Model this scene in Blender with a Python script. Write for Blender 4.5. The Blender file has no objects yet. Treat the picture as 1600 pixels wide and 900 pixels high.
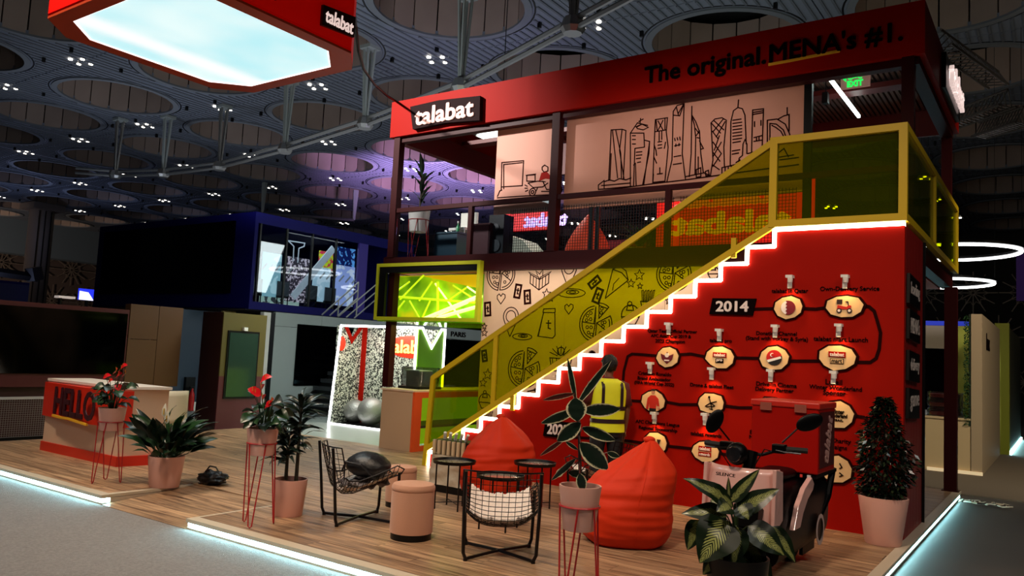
import bpy, bmesh, math, random
from mathutils import Vector, Matrix, noise
random.seed(7)
SC = bpy.context.scene
COL = SC.collection
R_ = math.radians
# ---------------------------------------------------------------- camera
CAM_C = Vector((1.36802683, -9.19398013, 1.7))
CAM_R = Vector((0.82071436, 0.56915642, 0.04988905))
CAM_U = Vector((0.00771531, -0.09835213, 0.99512177))
CAM_F = Vector((-0.57128663, 0.81632581, 0.08511022))
FOC = 1233.888
cd = bpy.data.cameras.new('camera')
cam = bpy.data.objects.new('camera', cd)
COL.objects.link(cam)
cd.sensor_width = 36.0
cd.lens = FOC / 1600 * 36.0
cd.clip_end = 400
cd.clip_start = 0.05
m = Matrix((CAM_R, CAM_U, -CAM_F)).transposed().to_4x4()
m.translation = CAM_C
cam.matrix_world = m
SC.camera = cam
# ---------------------------------------------------------------- world and light
W = bpy.data.worlds.new('world')
SC.world = W
W.use_nodes = True
W.node_tree.nodes['Background'].inputs[0].default_value = (0.45, 0.55, 0.75, 1)
W.node_tree.nodes['Background'].inputs[1].default_value = 0.014
SC.view_settings.view_transform = 'Standard'
SC.view_settings.look = 'None'
SC.view_settings.gamma = 1.0
SC.view_settings.use_curve_mapping = False
SC.view_settings.exposure = 0.0


def light(name, kind, loc, target, energy, color, size=1.0, size_y=None, spot=None, blend=0.5):
    d = bpy.data.lights.new(name, kind)
    d.energy = energy
    d.color = color
    if kind == 'AREA':
        d.size = size
        if size_y:
            d.shape = 'RECTANGLE'
            d.size_y = size_y
    else:
        d.shadow_soft_size = size
    if kind == 'SPOT':
        d.spot_size = R_(spot or 60)
        d.spot_blend = blend
    o = bpy.data.objects.new(name, d)
    COL.objects.link(o)
    o.location = loc
    v = Vector(target) - Vector(loc)
    o.rotation_euler = v.to_track_quat('-Z', 'Y').to_euler()
    return o


WARM = (1.0, 0.78, 0.58)
light('hall_floodlight', 'SPOT', (-1.0, -8.5, 9.5), (-2.6, -2.2, 0.0), 2300, WARM, 0.5, spot=70, blend=0.8)
light('hall_floodlight', 'SPOT', (-8.5, -7.0, 9.5), (-7.0, -2.6, 0.0), 2300, WARM, 0.5, spot=75, blend=0.8)
light('hall_floodlight', 'SPOT', (4.5, -6.5, 8.0), (-0.6, -1.0, 0.2), 700, (1, 0.82, 0.68), 0.5, spot=70, blend=0.8)
light('booth_floodlight', 'AREA', (-11.0, 1.9, 4.0), (-12.0, 3.2, 0.0), 110, (0.85, 1.0, 0.93), 1.5)
light('booth_floodlight', 'AREA', (-8.3, 9.0, 4.5), (-15.3, 9.0, 1.0), 120, (0.9, 1.0, 1.0), 2.0)
light('violet_uplight', 'SPOT', (-26.0, 22.0, 5.0), (-28.5, 25.5, 12.0), 16000, (0.68, 0.42, 1.0), 0.5, spot=95, blend=0.9)
light('violet_uplight', 'SPOT', (-13.0, 9.0, 5.6), (-15.0, 11.5, 12.0), 420, (0.6, 0.45, 1.0), 0.5, spot=90, blend=0.9)
light('blue_ceiling_fill', 'SPOT', (-58.0, 14.0, 3.0), (-56.0, 18.0, 12.0), 1800, (0.5, 0.6, 1.0), 0.8, spot=150, blend=1.0)  # added spot without a fitting, lifts the far ceiling out of black
light('wall_wash', 'SPOT', (-66.0, 6.0, 1.0), (-80.0, 16.0, 6.0), 7000, (1.0, 0.8, 0.65), 0.8, spot=120, blend=1.0)
light('rear_hall_fill', 'SPOT', (4.5, 3.0, 7.5), (-0.6, 9.5, 0.8), 1900, (1.0, 0.84, 0.6), 0.6, spot=70, blend=0.9)  # added spot to brighten the background right of the stand
light('aisle_light', 'SPOT', (-9.0, -13.0, 8.0), (-7.0, -7.0, 0.0), 380, (0.95, 0.95, 1.0), 0.8, spot=90, blend=0.9)
light('aisle_light', 'SPOT', (6.0, -4.0, 8.0), (2.4, 1.0, 0.0), 420, (0.95, 0.97, 0.9), 0.8, spot=80, blend=0.9)
light('fascia_fill', 'SPOT', (-13.0, -8.0, 10.5), (-8.0, 1.2, 5.9), 15000, (1.0, 0.9, 0.85), 0.4, spot=26, blend=1.0)  # extra spot put in to brighten the left end of the fascia
light('ceiling_bounce', 'AREA', (-20.0, 12.0, 6.5), (-20.0, 12.0, 12.0), 420, (0.85, 0.9, 0.98), 26.0, 18.0)
light('stair_fill', 'AREA', (-4.2, 0.75, 3.05), (-4.2, 1.3, 1.6), 22, (1.0, 0.93, 0.8), 4.5, 0.2)  # added area light above the stairs, brightens the doodle wall
light('light_box_glow', 'AREA', (-7.6, -3.43, 5.4), (-7.6, -3.43, 0.0), 75, (0.8, 0.97, 1.0), 2.4)
light('blue_ceiling_fill', 'SPOT', (-32.0, 8.0, 3.0), (-32.0, 10.0, 12.0), 900, (0.7, 0.8, 1.0), 0.8, spot=140, blend=1.0)
light('grey_uplight', 'SPOT', (-14.0, 2.0, 5.4), (-17.0, 6.0, 12.0), 950, (0.85, 0.95, 1.0), 0.8, spot=140, blend=1.0)
light('grey_uplight', 'SPOT', (-4.0, 8.0, 6.6), (-5.0, 12.0, 12.0), 300, (0.85, 1.0, 0.9), 0.8, spot=150, blend=1.0)
light('grey_uplight', 'SPOT', (6.0, 14.0, 4.0), (2.0, 20.0, 12.0), 450, (1.0, 0.85, 0.62), 0.8, spot=140, blend=1.0)


# ---------------------------------------------------------------- point helpers
def at(px, py, x=None, y=None, z=None):
    d = (px - 800) * CAM_R - (py - 450) * CAM_U + FOC * CAM_F
    if z is not None:
        t = (z - CAM_C.z) / d.z
    elif y is not None:
        t = (y - CAM_C.y) / d.y
    else:
        t = (x - CAM_C.x) / d.x
    return CAM_C + d * t


def near(px, py, ref, off=0.0):
    d = (px - 800) * CAM_R - (py - 450) * CAM_U + FOC * CAM_F
    dep = (Vector(ref) - CAM_C).dot(CAM_F) + off
    return CAM_C + d * (dep / FOC)


def ppm(P):
    return FOC / (Vector(P) - CAM_C).dot(CAM_F)


# ---------------------------------------------------------------- materials
def lin(h):
    if isinstance(h, str):
        h = h.lstrip('#')
        h = tuple(int(h[i:i + 2], 16) / 255 for i in (0, 2, 4))
    return tuple((c / 12.92 if c <= 0.04045 else ((c + 0.055) / 1.055) ** 2.4) for c in h) + (1.0,)


MATS = {}


def M(name, col='#808080', rough=0.55, metal=0.0, emit=0.0, ecol=None, noise_amt=0.0, noise_scale=8.0,
      bump=0.0, bump_scale=60.0, spec=0.5, coat=0.0, sheen=0.0):
    if name in MATS:
        return MATS[name]
    mt = bpy.data.materials.new(name)
    mt.use_nodes = True
    nt = mt.node_tree
    b = nt.nodes['Principled BSDF']
    c = lin(col)
    b.inputs['Base Color'].default_value = c
    b.inputs['Roughness'].default_value = rough
    b.inputs['Metallic'].default_value = metal
    b.inputs['Specular IOR Level'].default_value = spec
    b.inputs['Coat Weight'].default_value = coat
    b.inputs['Sheen Weight'].default_value = sheen
    if emit:
        b.inputs['Emission Color'].default_value = lin(ecol or col)
        b.inputs['Emission Strength'].default_value = emit
    if noise_amt or bump:
        tc = nt.nodes.new('ShaderNodeTexCoord')
        if noise_amt:
            n = nt.nodes.new('ShaderNodeTexNoise')
            n.inputs['Scale'].default_value = noise_scale
            n.inputs['Detail'].default_value = 5
            mx = nt.nodes.new('ShaderNodeMix')
            mx.data_type = 'RGBA'
            mx.inputs[6].default_value = tuple(v * (1 - noise_amt) for v in c[:3]) + (1,)
            mx.inputs[7].default_value = tuple(min(1, v * (1 + noise_amt)) for v in c[:3]) + (1,)
            nt.links.new(tc.outputs['Object'], n.inputs['Vector'])
            nt.links.new(n.outputs['Fac'], mx.inputs[0])
            nt.links.new(mx.outputs[2], b.inputs['Base Color'])
        if bump:
            n2 = nt.nodes.new('ShaderNodeTexNoise')
            n2.inputs['Scale'].default_value = bump_scale
            n2.inputs['Detail'].default_value = 3
            bp = nt.nodes.new('ShaderNodeBump')
            bp.inputs['Strength'].default_value = bump
            bp.inputs['Distance'].default_value = 0.02
            nt.links.new(tc.outputs['Object'], n2.inputs['Vector'])
            nt.links.new(n2.outputs['Fac'], bp.inputs['Height'])
            nt.links.new(bp.outputs['Normal'], b.inputs['Normal'])
    MATS[name] = mt
    return mt


def glass(name, tint, gloss=0.08, rough=0.02, haze=0.0, hazecol='#ffffff'):
    if name in MATS:
        return MATS[name]
    mt = bpy.data.materials.new(name)
    mt.use_nodes = True
    nt = mt.node_tree
    nt.nodes.clear()
    out = nt.nodes.new('ShaderNodeOutputMaterial')
    tr = nt.nodes.new('ShaderNodeBsdfTransparent')
    tr.inputs[0].default_value = lin(tint)
    gl = nt.nodes.new('ShaderNodeBsdfGlossy')
    gl.inputs['Roughness'].default_value = rough
    fr = nt.nodes.new('ShaderNodeLayerWeight')
    fr.inputs['Blend'].default_value = 0.25
    ma = nt.nodes.new('ShaderNodeMath')
    ma.operation = 'MULTIPLY_ADD'
    ma.inputs[1].default_value = 0.5
    ma.inputs[2].default_value = gloss
    mx = nt.nodes.new('ShaderNodeMixShader')
    nt.links.new(fr.outputs['Fresnel'], ma.inputs[0])
    nt.links.new(ma.outputs[0], mx.inputs[0])
    last = tr.outputs[0]
    if haze:
        df = nt.nodes.new('ShaderNodeBsdfDiffuse')
        df.inputs[0].default_value = lin(hazecol)
        m0 = nt.nodes.new('ShaderNodeMixShader')
        m0.inputs[0].default_value = haze
        nt.links.new(tr.outputs[0], m0.inputs[1])
        nt.links.new(df.outputs[0], m0.inputs[2])
        last = m0.outputs[0]
    nt.links.new(last, mx.inputs[1])
    nt.links.new(gl.outputs[0], mx.inputs[2])
    nt.links.new(mx.outputs[0], out.inputs[0])
    MATS[name] = mt
    return mt


def wood(name, dark, light_, axis=(0.35, 7.0, 7.0)):
    mt = bpy.data.materials.new(name)
    mt.use_nodes = True
    nt = mt.node_tree
    b = nt.nodes['Principled BSDF']
    tc = nt.nodes.new('ShaderNodeTexCoord')
    oi = nt.nodes.new('ShaderNodeObjectInfo')
    ad = nt.nodes.new('ShaderNodeVectorMath')
    ad.operation = 'ADD'
    ge = nt.nodes.new('ShaderNodeNewGeometry')
    sc_ = nt.nodes.new('ShaderNodeVectorMath')
    sc_.operation = 'SCALE'
    sc_.inputs['Scale'].default_value = 30
    cx = nt.nodes.new('ShaderNodeCombineXYZ')
    nt.links.new(oi.outputs['Random'], cx.inputs[0])
    nt.links.new(oi.outputs['Random'], cx.inputs[1])
    nt.links.new(cx.outputs[0], sc_.inputs[0])
    nt.links.new(ge.outputs['Position'], ad.inputs[0])
    nt.links.new(sc_.outputs[0], ad.inputs[1])
    mp = nt.nodes.new('ShaderNodeMapping')
    mp.inputs['Scale'].default_value = axis
    nt.links.new(ad.outputs[0], mp.inputs[0])
    n = nt.nodes.new('ShaderNodeTexNoise')
    n.inputs['Scale'].default_value = 2.4
    n.inputs['Detail'].default_value = 7
    n.inputs['Roughness'].default_value = 0.65
    n.inputs['Distortion'].default_value = 0.5
    nt.links.new(mp.outputs[0], n.inputs['Vector'])
    cr = nt.nodes.new('ShaderNodeValToRGB')
    cr.color_ramp.elements[0].position = 0.33
    cr.color_ramp.elements[0].color = lin(dark)
    cr.color_ramp.elements[1].position = 0.68
    cr.color_ramp.elements[1].color = lin(light_)
    nt.links.new(n.outputs['Fac'], cr.inputs[0])
    hs = nt.nodes.new('ShaderNodeHueSaturation')
    mr = nt.nodes.new('ShaderNodeMapRange')
    mr.inputs[3].default_value = 0.8
    mr.inputs[4].default_value = 1.15
    nt.links.new(oi.outputs['Random'], mr.inputs[0])
    nt.links.new(mr.outputs[0], hs.inputs['Value'])
    nt.links.new(cr.outputs[0], hs.inputs['Color'])
    nt.links.new(hs.outputs[0], b.inputs['Base Color'])
    b.inputs['Roughness'].default_value = 0.42
    MATS[name] = mt
    return mt


def leafmat(name, base, second, mode):
    """uv: u across (0..1), v along the leaf; second colour is a real variegation of the leaf"""
    mt = bpy.data.materials.new(name)
    mt.use_nodes = True
    nt = mt.node_tree
    b = nt.nodes['Principled BSDF']
    b.inputs['Roughness'].default_value = 0.32
    uv = nt.nodes.new('ShaderNodeUVMap')
    sp = nt.nodes.new('ShaderNodeSeparateXYZ')
    nt.links.new(uv.outputs[0], sp.inputs[0])
    sub = nt.nodes.new('ShaderNodeMath')
    sub.operation = 'SUBTRACT'
    sub.inputs[1].default_value = 0.5
    ab = nt.nodes.new('ShaderNodeMath')
    ab.operation = 'ABSOLUTE'
    nt.links.new(sp.outputs[0], sub.inputs[0])
    nt.links.new(sub.outputs[0], ab.inputs[0])
    n = nt.nodes.new('ShaderNodeTexNoise')
    n.inputs['Scale'].default_value = 9 if mode == 'edge' else 6
    n.inputs['Detail'].default_value = 4
    tc = nt.nodes.new('ShaderNodeTexCoord')
    nt.links.new(uv.outputs[0], n.inputs['Vector'])
    ma = nt.nodes.new('ShaderNodeMath')
    ma.operation = 'MULTIPLY_ADD'
    ma.inputs[1].default_value = 0.25
    nt.links.new(n.outputs['Fac'], ma.inputs[0])
    nt.links.new(ab.outputs[0], ma.inputs[2])
    cr = nt.nodes.new('ShaderNodeValToRGB')
    if mode == 'edge':
        cr.color_ramp.elements[0].position = 0.50
        cr.color_ramp.elements[0].color = lin(base)
        cr.color_ramp.elements[1].position = 0.56
        cr.color_ramp.elements[1].color = lin(second)
        nt.links.new(ma.outputs[0], cr.inputs[0])
        nt.links.new(cr.outputs[0], b.inputs['Base Color'])
    elif mode == 'veins':
        wv = nt.nodes.new('ShaderNodeTexWave')
        wv.inputs['Scale'].default_value = 1.0
        wv.inputs['Distortion'].default_value = 2.5
        wv.inputs['Detail Scale'].default_value = 3
        cx = nt.nodes.new('ShaderNodeCombineXYZ')
        s2 = nt.nodes.new('ShaderNodeMath')
        s2.operation = 'MULTIPLY_ADD'
        s2.inputs[1].default_value = -0.9
        nt.links.new(ab.outputs[0], s2.inputs[0])
        nt.links.new(sp.outputs[1], s2.inputs[2])
        s3 = nt.nodes.new('ShaderNodeMath')
        s3.operation = 'MULTIPLY'
        s3.inputs[1].default_value = 4.5
        nt.links.new(s2.outputs[0], s3.inputs[0])
        nt.links.new(s3.outputs[0], cx.inputs[0])
        nt.links.new(cx.outputs[0], wv.inputs['Vector'])
        # strength falls towards the rim of the leaf
        fall = nt.nodes.new('ShaderNodeMapRange')
        fall.inputs[1].default_value = 0.22
        fall.inputs[2].default_value = 0.42
        fall.inputs[3].default_value = 1.0
        fall.inputs[4].default_value = 0.0
        nt.links.new(ma.outputs[0], fall.inputs[0])
        mu = nt.nodes.new('ShaderNodeMath')
        mu.operation = 'MULTIPLY'
        nt.links.new(wv.outputs['Fac'], mu.inputs[0])
        nt.links.new(fall.outputs[0], mu.inputs[1])
        cr.color_ramp.elements[0].position = 0.28
        cr.color_ramp.elements[0].color = lin(base)
        cr.color_ramp.elements[1].position = 0.5
        cr.color_ramp.elements[1].color = lin(second)
        nt.links.new(mu.outputs[0], cr.inputs[0])
        nt.links.new(cr.outputs[0], b.inputs['Base Color'])
    MATS[name] = mt
    return mt


# ---------------------------------------------------------------- mesh builder
def rootloc(p):
    while p.parent:
        p = p.parent
    return Vector(p.location)


class MB:
    def __init__(s):
        s.v, s.f, s.uv = [], [], {}

    def box(s, a, b):
        x0, y0, z0 = a
        x1, y1, z1 = b
        return s.pts8([(x0, y0, z0), (x1, y0, z0), (x1, y1, z0), (x0, y1, z0),
                       (x0, y0, z1), (x1, y0, z1), (x1, y1, z1), (x0, y1, z1)])

    def pts8(s, p):
        n = len(s.v)
        s.v += [Vector(q) for q in p]
        for q in ((3, 2, 1, 0), (4, 5, 6, 7), (0, 1, 5, 4), (1, 2, 6, 5), (2, 3, 7, 6), (3, 0, 4, 7)):
            s.f.append(tuple(n + i for i in q))
        return s

    def obox(s, c, size, rot=0.0, mat=None):
        mm = mat or Matrix.Rotation(rot, 3, 'Z')
        hx, hy, hz = size[0] / 2, size[1] / 2, size[2] / 2
        c = Vector(c)
        return s.pts8([c + mm @ Vector(q) for q in ((-hx, -hy, -hz), (hx, -hy, -hz), (hx, hy, -hz), (-hx, hy, -hz),
                                                    (-hx, -hy, hz), (hx, -hy, hz), (hx, hy, hz), (-hx, hy, hz))])

    def tube(s, pts, r, n=6, closed=False, cap=True, flat=None):
        pts = [Vector(p) for p in pts]
        rr = r if isinstance(r, (list, tuple)) else [r] * len(pts)
        k = len(pts)
        base = len(s.v)
        prev = None
        for i, p in enumerate(pts):
            if closed:
                t = (pts[(i + 1) % k] - pts[i - 1])
            else:
                t = pts[min(i + 1, k - 1)] - pts[max(i - 1, 0)]
            if t.length < 1e-9:
                t = Vector((0, 0, 1))
            t.normalize()
            if prev is None:
                a = Vector((0, 0, 1)) if abs(t.z) < 0.9 else Vector((1, 0, 0))
                nrm = t.cross(a).normalized()
            else:
                nrm = (prev - t * prev.dot(t))
                if nrm.length < 1e-6:
                    nrm = t.orthogonal()
                nrm.normalize()
            prev = nrm
            bn = t.cross(nrm)
            for j in range(n):
                an = 2 * math.pi * j / n + (math.pi / 4 if n == 4 else 0)
                s.v.append(p + (nrm * math.cos(an) + bn * math.sin(an)) * rr[i])
        segs = k if closed else k - 1
        for i in range(segs):
            for j in range(n):
                a = base + i * n + j
                b = base + i * n + (j + 1) % n
                c = base + ((i + 1) % k) * n + (j + 1) % n
                d = base + ((i + 1) % k) * n + j
                s.f.append((a, d, c, b))
        if cap and not closed:
            s.f.append(tuple(base + j for j in range(n)))
            s.f.append(tuple(base + (k - 1) * n + j for j in reversed(range(n))))
        return s

    def lathe(s, prof, c=(0, 0, 0), n=24, axis='z', caps=True, sx=1.0, sy=1.0):
        c = Vector(c)
        base = len(s.v)
        for (r, z) in prof:
            for j in range(n):
                a = 2 * math.pi * j / n
                x, y = r * math.cos(a) * sx, r * math.sin(a) * sy
                q = {'z': (x, y, z), 'y': (x, z, y), 'x': (z, x, y)}[axis]
                s.v.append(c + Vector(q))
        k = len(prof)
        for i in range(k - 1):
            for j in range(n):
                a = base + i * n + j
                b = base + i * n + (j + 1) % n
                q = (a, b, b + n, a + n)
                s.f.append(q if axis != 'y' else tuple(reversed(q)))
        if caps:
            s.f.append(tuple(base + j for j in reversed(range(n))))
            s.f.append(tuple(base + (k - 1) * n + j for j in range(n)))
        return s

    def prism(s, poly, axis, a, b):
        """extrude a 2-D polygon; axis y: (x,z), axis x: (y,z), axis z: (x,y)"""
        n = len(poly)
        base = len(s.v)
        for h in (a, b):
            for (p, q) in poly:
                s.v.append(Vector({'y': (p, h, q), 'x': (h, p, q), 'z': (p, q, h)}[axis]))
        s.f.append(tuple(base + i for i in range(n)))
        s.f.append(tuple(base + n + i for i in reversed(range(n))))
        for i in range(n):
            j = (i + 1) % n
            s.f.append((base + i, base + n + i, base + n + j, base + j))
        return s

    def ball(s, c, r, n=16, k=10, fn=None):
        rx, ry, rz = r if isinstance(r, (tuple, list)) else (r, r, r)
        c = Vector(c)
        base = len(s.v)
        s.v.append(c + Vector((0, 0, -rz)))
        for i in range(1, k):
            th = math.pi * i / k
            for j in range(n):
                a = 2 * math.pi * j / n
                q = Vector((math.sin(th) * math.cos(a), math.sin(th) * math.sin(a), -math.cos(th)))
                f = fn(q) if fn else 1
                s.v.append(c + Vector((q.x * rx, q.y * ry, q.z * rz)) * f)
        s.v.append(c + Vector((0, 0, rz)))
        for j in range(n):
            s.f.append((base, base + 1 + (j + 1) % n, base + 1 + j))
        for i in range(k - 2):
            for j in range(n):
                a = base + 1 + i * n + j
                b = base + 1 + i * n + (j + 1) % n
                s.f.append((a, b, b + n, a + n))
        top = len(s.v) - 1
        o = base + 1 + (k - 2) * n
        for j in range(n):
            s.f.append((o + j, o + (j + 1) % n, top))
        return s

    def grid(s, fn, nu, nv, closed_u=False, uv=False):
        base = len(s.v)
        w = nu if closed_u else nu + 1
        for j in range(nv + 1):
            for i in range(w):
                s.v.append(Vector(fn(i / nu, j / nv)))
                if uv:
                    s.uv[len(s.v) - 1] = (i / nu, j / nv)
        for j in range(nv):
            for i in range(nu):
                a = base + j * w + i
                b = base + j * w + (i + 1) % w
                s.f.append((a, b, b + w, a + w))
        return s

    def stroke(s, pts, w, nrm, d=0.004, closed=False):
        """flat raised line on a surface with unit normal nrm"""
        nrm = Vector(nrm).normalized()
        P = []
        for p in pts:
            p = Vector(p)
            if not P or (p - P[-1]).length > 1e-4:
                P.append(p)
        if closed and (P[0] - P[-1]).length < 1e-4:
            P.pop()
        k = len(P)
        if k < 2:
            return s
        if not closed:      # round the ends off slightly longer
            P[0] = P[0] - (P[1] - P[0]).normalized() * w * .3
            P[-1] = P[-1] + (P[-1] - P[-2]).normalized() * w * .3
        base = len(s.v)
        for i in range(k):
            a = P[i] - P[i - 1] if (closed or i > 0) else P[1] - P[0]
            b = P[(i + 1) % k] - P[i] if (closed or i < k - 1) else P[-1] - P[-2]
            sa, sb = nrm.cross(a).normalized(), nrm.cross(b).normalized()
            m_ = sa + sb
            if m_.length < .3:
                m_ = sa
            m_.normalize()
            f = min(1.8, 1 / max(.3, m_.dot(sa))) * w / 2
            s.v += [P[i] - m_ * f - nrm * d * .3, P[i] + m_ * f - nrm * d * .3, P[i] + m_ * f + nrm * d, P[i] - m_ * f + nrm * d]
        for i in range(k if closed else k - 1):
            a, b = base + 4 * i, base + 4 * ((i + 1) % k)
            for j in range(4):
                s.f.append((a + j, a + (j + 1) % 4, b + (j + 1) % 4, b + j))
        if not closed:
            s.f.append((base, base + 1, base + 2, base + 3))
            e = base + 4 * (k - 1)
            s.f.append((e + 3, e + 2, e + 1, e))
        return s

    def add(s, me, mat):
        base = len(s.v)
        s.v += [mat @ v.co for v in me.vertices]
        s.f += [tuple(base + i for i in p.vertices) for p in me.polygons]
        return s

    def mesh(s, name, off=(0, 0, 0), smooth=False, fix=True):
        off = Vector(off)
        me = bpy.data.meshes.new(name)
        me.from_pydata([tuple(Vector(v) - off) for v in s.v], [], s.f)
        if s.uv:
            ul = me.uv_layers.new(name='UVMap')
            for lp in me.loops:
                ul.data[lp.index].uv = s.uv.get(lp.vertex_index, (0.5, 0.5))
        me.update()
        if fix:
            bm = bmesh.new()
            bm.from_mesh(me)
            bmesh.ops.recalc_face_normals(bm, faces=bm.faces)
            bm.to_mesh(me)
            bm.free()
        if smooth:
            me.polygons.foreach_set('use_smooth', [True] * len(me.polygons))
            if smooth != 'all':
                try:
                    me.set_sharp_from_angle(angle=R_(40))
                except Exception:
                    pass
        return me

    def build(s, name, mat, parent=None, smooth=False, label=None, kind=None, bevel=0, fix=True, loc=None):
        off = rootloc(parent) if parent else Vector(loc or (0, 0, 0))
        me = s.mesh(name, off, smooth, fix)
        if mat:
            me.materials.append(mat)
        o = bpy.data.objects.new(name, me)
        COL.objects.link(o)
        if parent:
            o.parent = parent
        else:
            o.location = off
        if label:
            o['label'] = label
        if kind:
            o['kind'] = kind
        if bevel:
            bv = o.modifiers.new('bevel', 'BEVEL')
            bv.width = bevel
            bv.segments = 2
            bv.limit_method = 'ANGLE'
        return o


def thing(name, label, cat, loc=(0, 0, 0), rz=0.0, group=None):
    o = bpy.data.objects.new(name, None)
    COL.objects.link(o)
    o.location = loc
    o.rotation_euler = (0, 0, rz)
    o.empty_display_size = 0.1
    o['label'] = label
    o['category'] = cat
    if group:
        o['group'] = group
    return o


def tag(o, label, cat, group=None):
    o['label'] = label
    o['category'] = cat
    if group:
        o['group'] = group
    return o


def struct(o):
    o['kind'] = 'structure'
    return o


def inst(name, me, parent, loc=(0, 0, 0), rot=(0, 0, 0), scale=(1, 1, 1)):
    o = bpy.data.objects.new(name, me)
    COL.objects.link(o)
    o.parent = parent
    o.location = loc
    o.rotation_euler = rot
    o.scale = scale
    return o


def copy_tree(o, parent=None):
    c = o.copy()
    COL.objects.link(c)
    if parent:
        c.parent = parent
    for ch in list(o.children):
        copy_tree(ch, c)
    return c


TXT = {}


def text_mesh(body, bold=0.0, extrude=0.02):
    key = (body, bold, extrude)
    if key in TXT:
        return TXT[key]
    cu = bpy.data.curves.new('text', 'FONT')
    cu.body = body
    cu.size = 1.0
    cu.extrude = extrude
    cu.offset = bold
    cu.resolution_u = 3
    o = bpy.data.objects.new('text', cu)
    COL.objects.link(o)
    bpy.context.view_layer.update()
    dg = bpy.context.evaluated_depsgraph_get()
    me = bpy.data.meshes.new_from_object(o.evaluated_get(dg))
    bpy.data.objects.remove(o)
    xs = [v.co.x for v in me.vertices] or [0]
    ys = [v.co.y for v in me.vertices] or [0]
    cxx, cyy = (min(xs) + max(xs)) / 2, (min(ys) + max(ys)) / 2
    for v in me.vertices:
        v.co.x -= cxx
        v.co.y -= cyy
    me['w'] = max(xs) - min(xs)
    me['h'] = max(ys) - min(ys)
    TXT[key] = me
    return me


def lettering(mb, body, c, w, h=None, xdir=(1, 0, 0), ydir=(0, 0, 1), depth=0.01, bold=0.02, shear=0.0):
    """letters centred at c, w metres wide, standing proud of the surface by depth"""
    me = text_mesh(body, 0.0, 0.5)
    X, Y = Vector(xdir).normalized(), Vector(ydir).normalized()
    N = X.cross(Y)
    sx = w / me['w']
    sy = (h / me['h']) if h else sx
    mt = Matrix((X * sx, Y * sy, N * depth)).transposed().to_4x4()
    if shear:
        mt = mt @ Matrix(((1, shear, 0, 0), (0, 1, 0, 0), (0, 0, 1, 0), (0, 0, 0, 1)))
    # heavier weight: the same letters laid again a hair to each side
    k = bold * 0.75
    for i, (ox, oy) in enumerate(((0, 0), (k, 0), (-k, 0), (0, k), (0, -k), (k * .7, k * .7), (-k * .7, -k * .7), (k * .7, -k * .7), (-k * .7, k * .7)) if bold else ((0, 0),)):
        m2 = mt.copy()
        m2.translation = Vector(c) + X * ox * sx + Y * oy * sy - N * depth * .02 * i
        mb.add(me, m2)
    return mb


# ---------------------------------------------------------------- palette
RED = M('red_laminate', '#9e1003', 0.55, noise_amt=0.05, noise_scale=2, spec=0.08)
DRED = M('maroon_steel', '#34080a', 0.45, spec=0.15)
SLAT = M('red_slatted', '#8a1410', 0.45)
ORANGE = M('orange_laminate', '#e0501c', 0.4)
CREAM = M('cream_laminate', '#d9b89c', 0.55, noise_amt=0.04, noise_scale=3)
MURAL = M('mural_board', '#dea08a', 0.6, noise_amt=0.04, noise_scale=2)
INK = M('maroon_ink', '#240404', 0.8, spec=0.05)
BLACK = M('black_satin', '#070607', 0.4, spec=0.3)
BLACKM = M('black_metal', '#0d0a0c', 0.35, metal=0.4)
WHITE = M('white_paint', '#e8e2da', 0.5)
POT = M('pale_pot', '#e2aa9a', 0.42, noise_amt=0.03)
SOIL = M('soil', '#1c120c', 0.95, bump=0.8, bump_scale=80, noise_amt=0.4, noise_scale=60)
REDWIRE = M('red_wire', '#b01c20', 0.4)
YELLOW = M('yellow_frame', '#c9a60c', 0.42)
LEDW = M('led_warm_white', '#ffffff', emit=9.0, ecol='#fff0d8')
LEDC = M('led_cool_white', '#ffffff', emit=22.0, ecol='#a4eeff')
LEDN = M('led_neutral', '#ffffff', emit=5.0, ecol='#ffffff')
LETTER = M('letter_black', '#0c0303', 0.8, spec=0.05)
LETW = M('letter_white', '#f3e2da', 0.5)
NAVY = M('navy_panel', '#0c0a5c', 0.6, spec=0.2)
SCREEN = M('dark_screen', '#010102', 0.08, spec=0.08)
STEEL = M('brushed_steel', '#a8a8a4', 0.3, metal=0.9)
GREY = M('grey_panel', '#8e9490', 0.5, noise_amt=0.03)
YGLASS = glass('yellow_acrylic', '#ccd420', 0.035, haze=0.05, hazecol='#a8b808')
CGLASS = glass('clear_glass', '#dfe6ea', 0.05)
# ================================================================ SETTING
# hall floor with carpet runners
fl = MB().box((-80, -30, -0.45), (35, 60, -0.12)).build('floor', M('concrete', '#4a4642', 0.5, noise_amt=0.15, noise_scale=1.5))
struct(fl)
carpet = M('grey_carpet', '#868280', 0.95, noise_amt=0.55, noise_scale=45, bump=0.6, bump_scale=120, sheen=0.2)
for i, y0 in enumerate([-14.4, -12.4, -10.4, -8.4, -6.4]):
    MB().box((-26, y0 + 0.004, -0.12), (1.2 if y0 > -7 else 9, y0 + 1.996, -0.1)).build('carpet_runner', carpet, fl)
for i, x0 in enumerate([1.2, 3.2, 5.2]):
    MB().box((x0 + 0.004, -6.396, -0.12), (x0 + 1.996, 22, -0.1)).build('carpet_runner', carpet, fl)
MB().box((-12.0, 5.2, -0.12), (1.196, 22, -0.1)).build('carpet_runner', M('taupe_carpet', '#6b6052', 0.95, noise_amt=0.25, noise_scale=60), fl)
MB().box((-26.0, -4.396, -0.12), (-12.1, 3.0, -0.1)).build('carpet_runner', carpet, fl)
MB().box((-15.2, 0.96, -0.12), (-6.5, 5.1, -0.09)).build('white_floor_panel', M('white_gloss_floor', '#b9c0ba', 0.25, noise_amt=0.04), fl)

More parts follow.
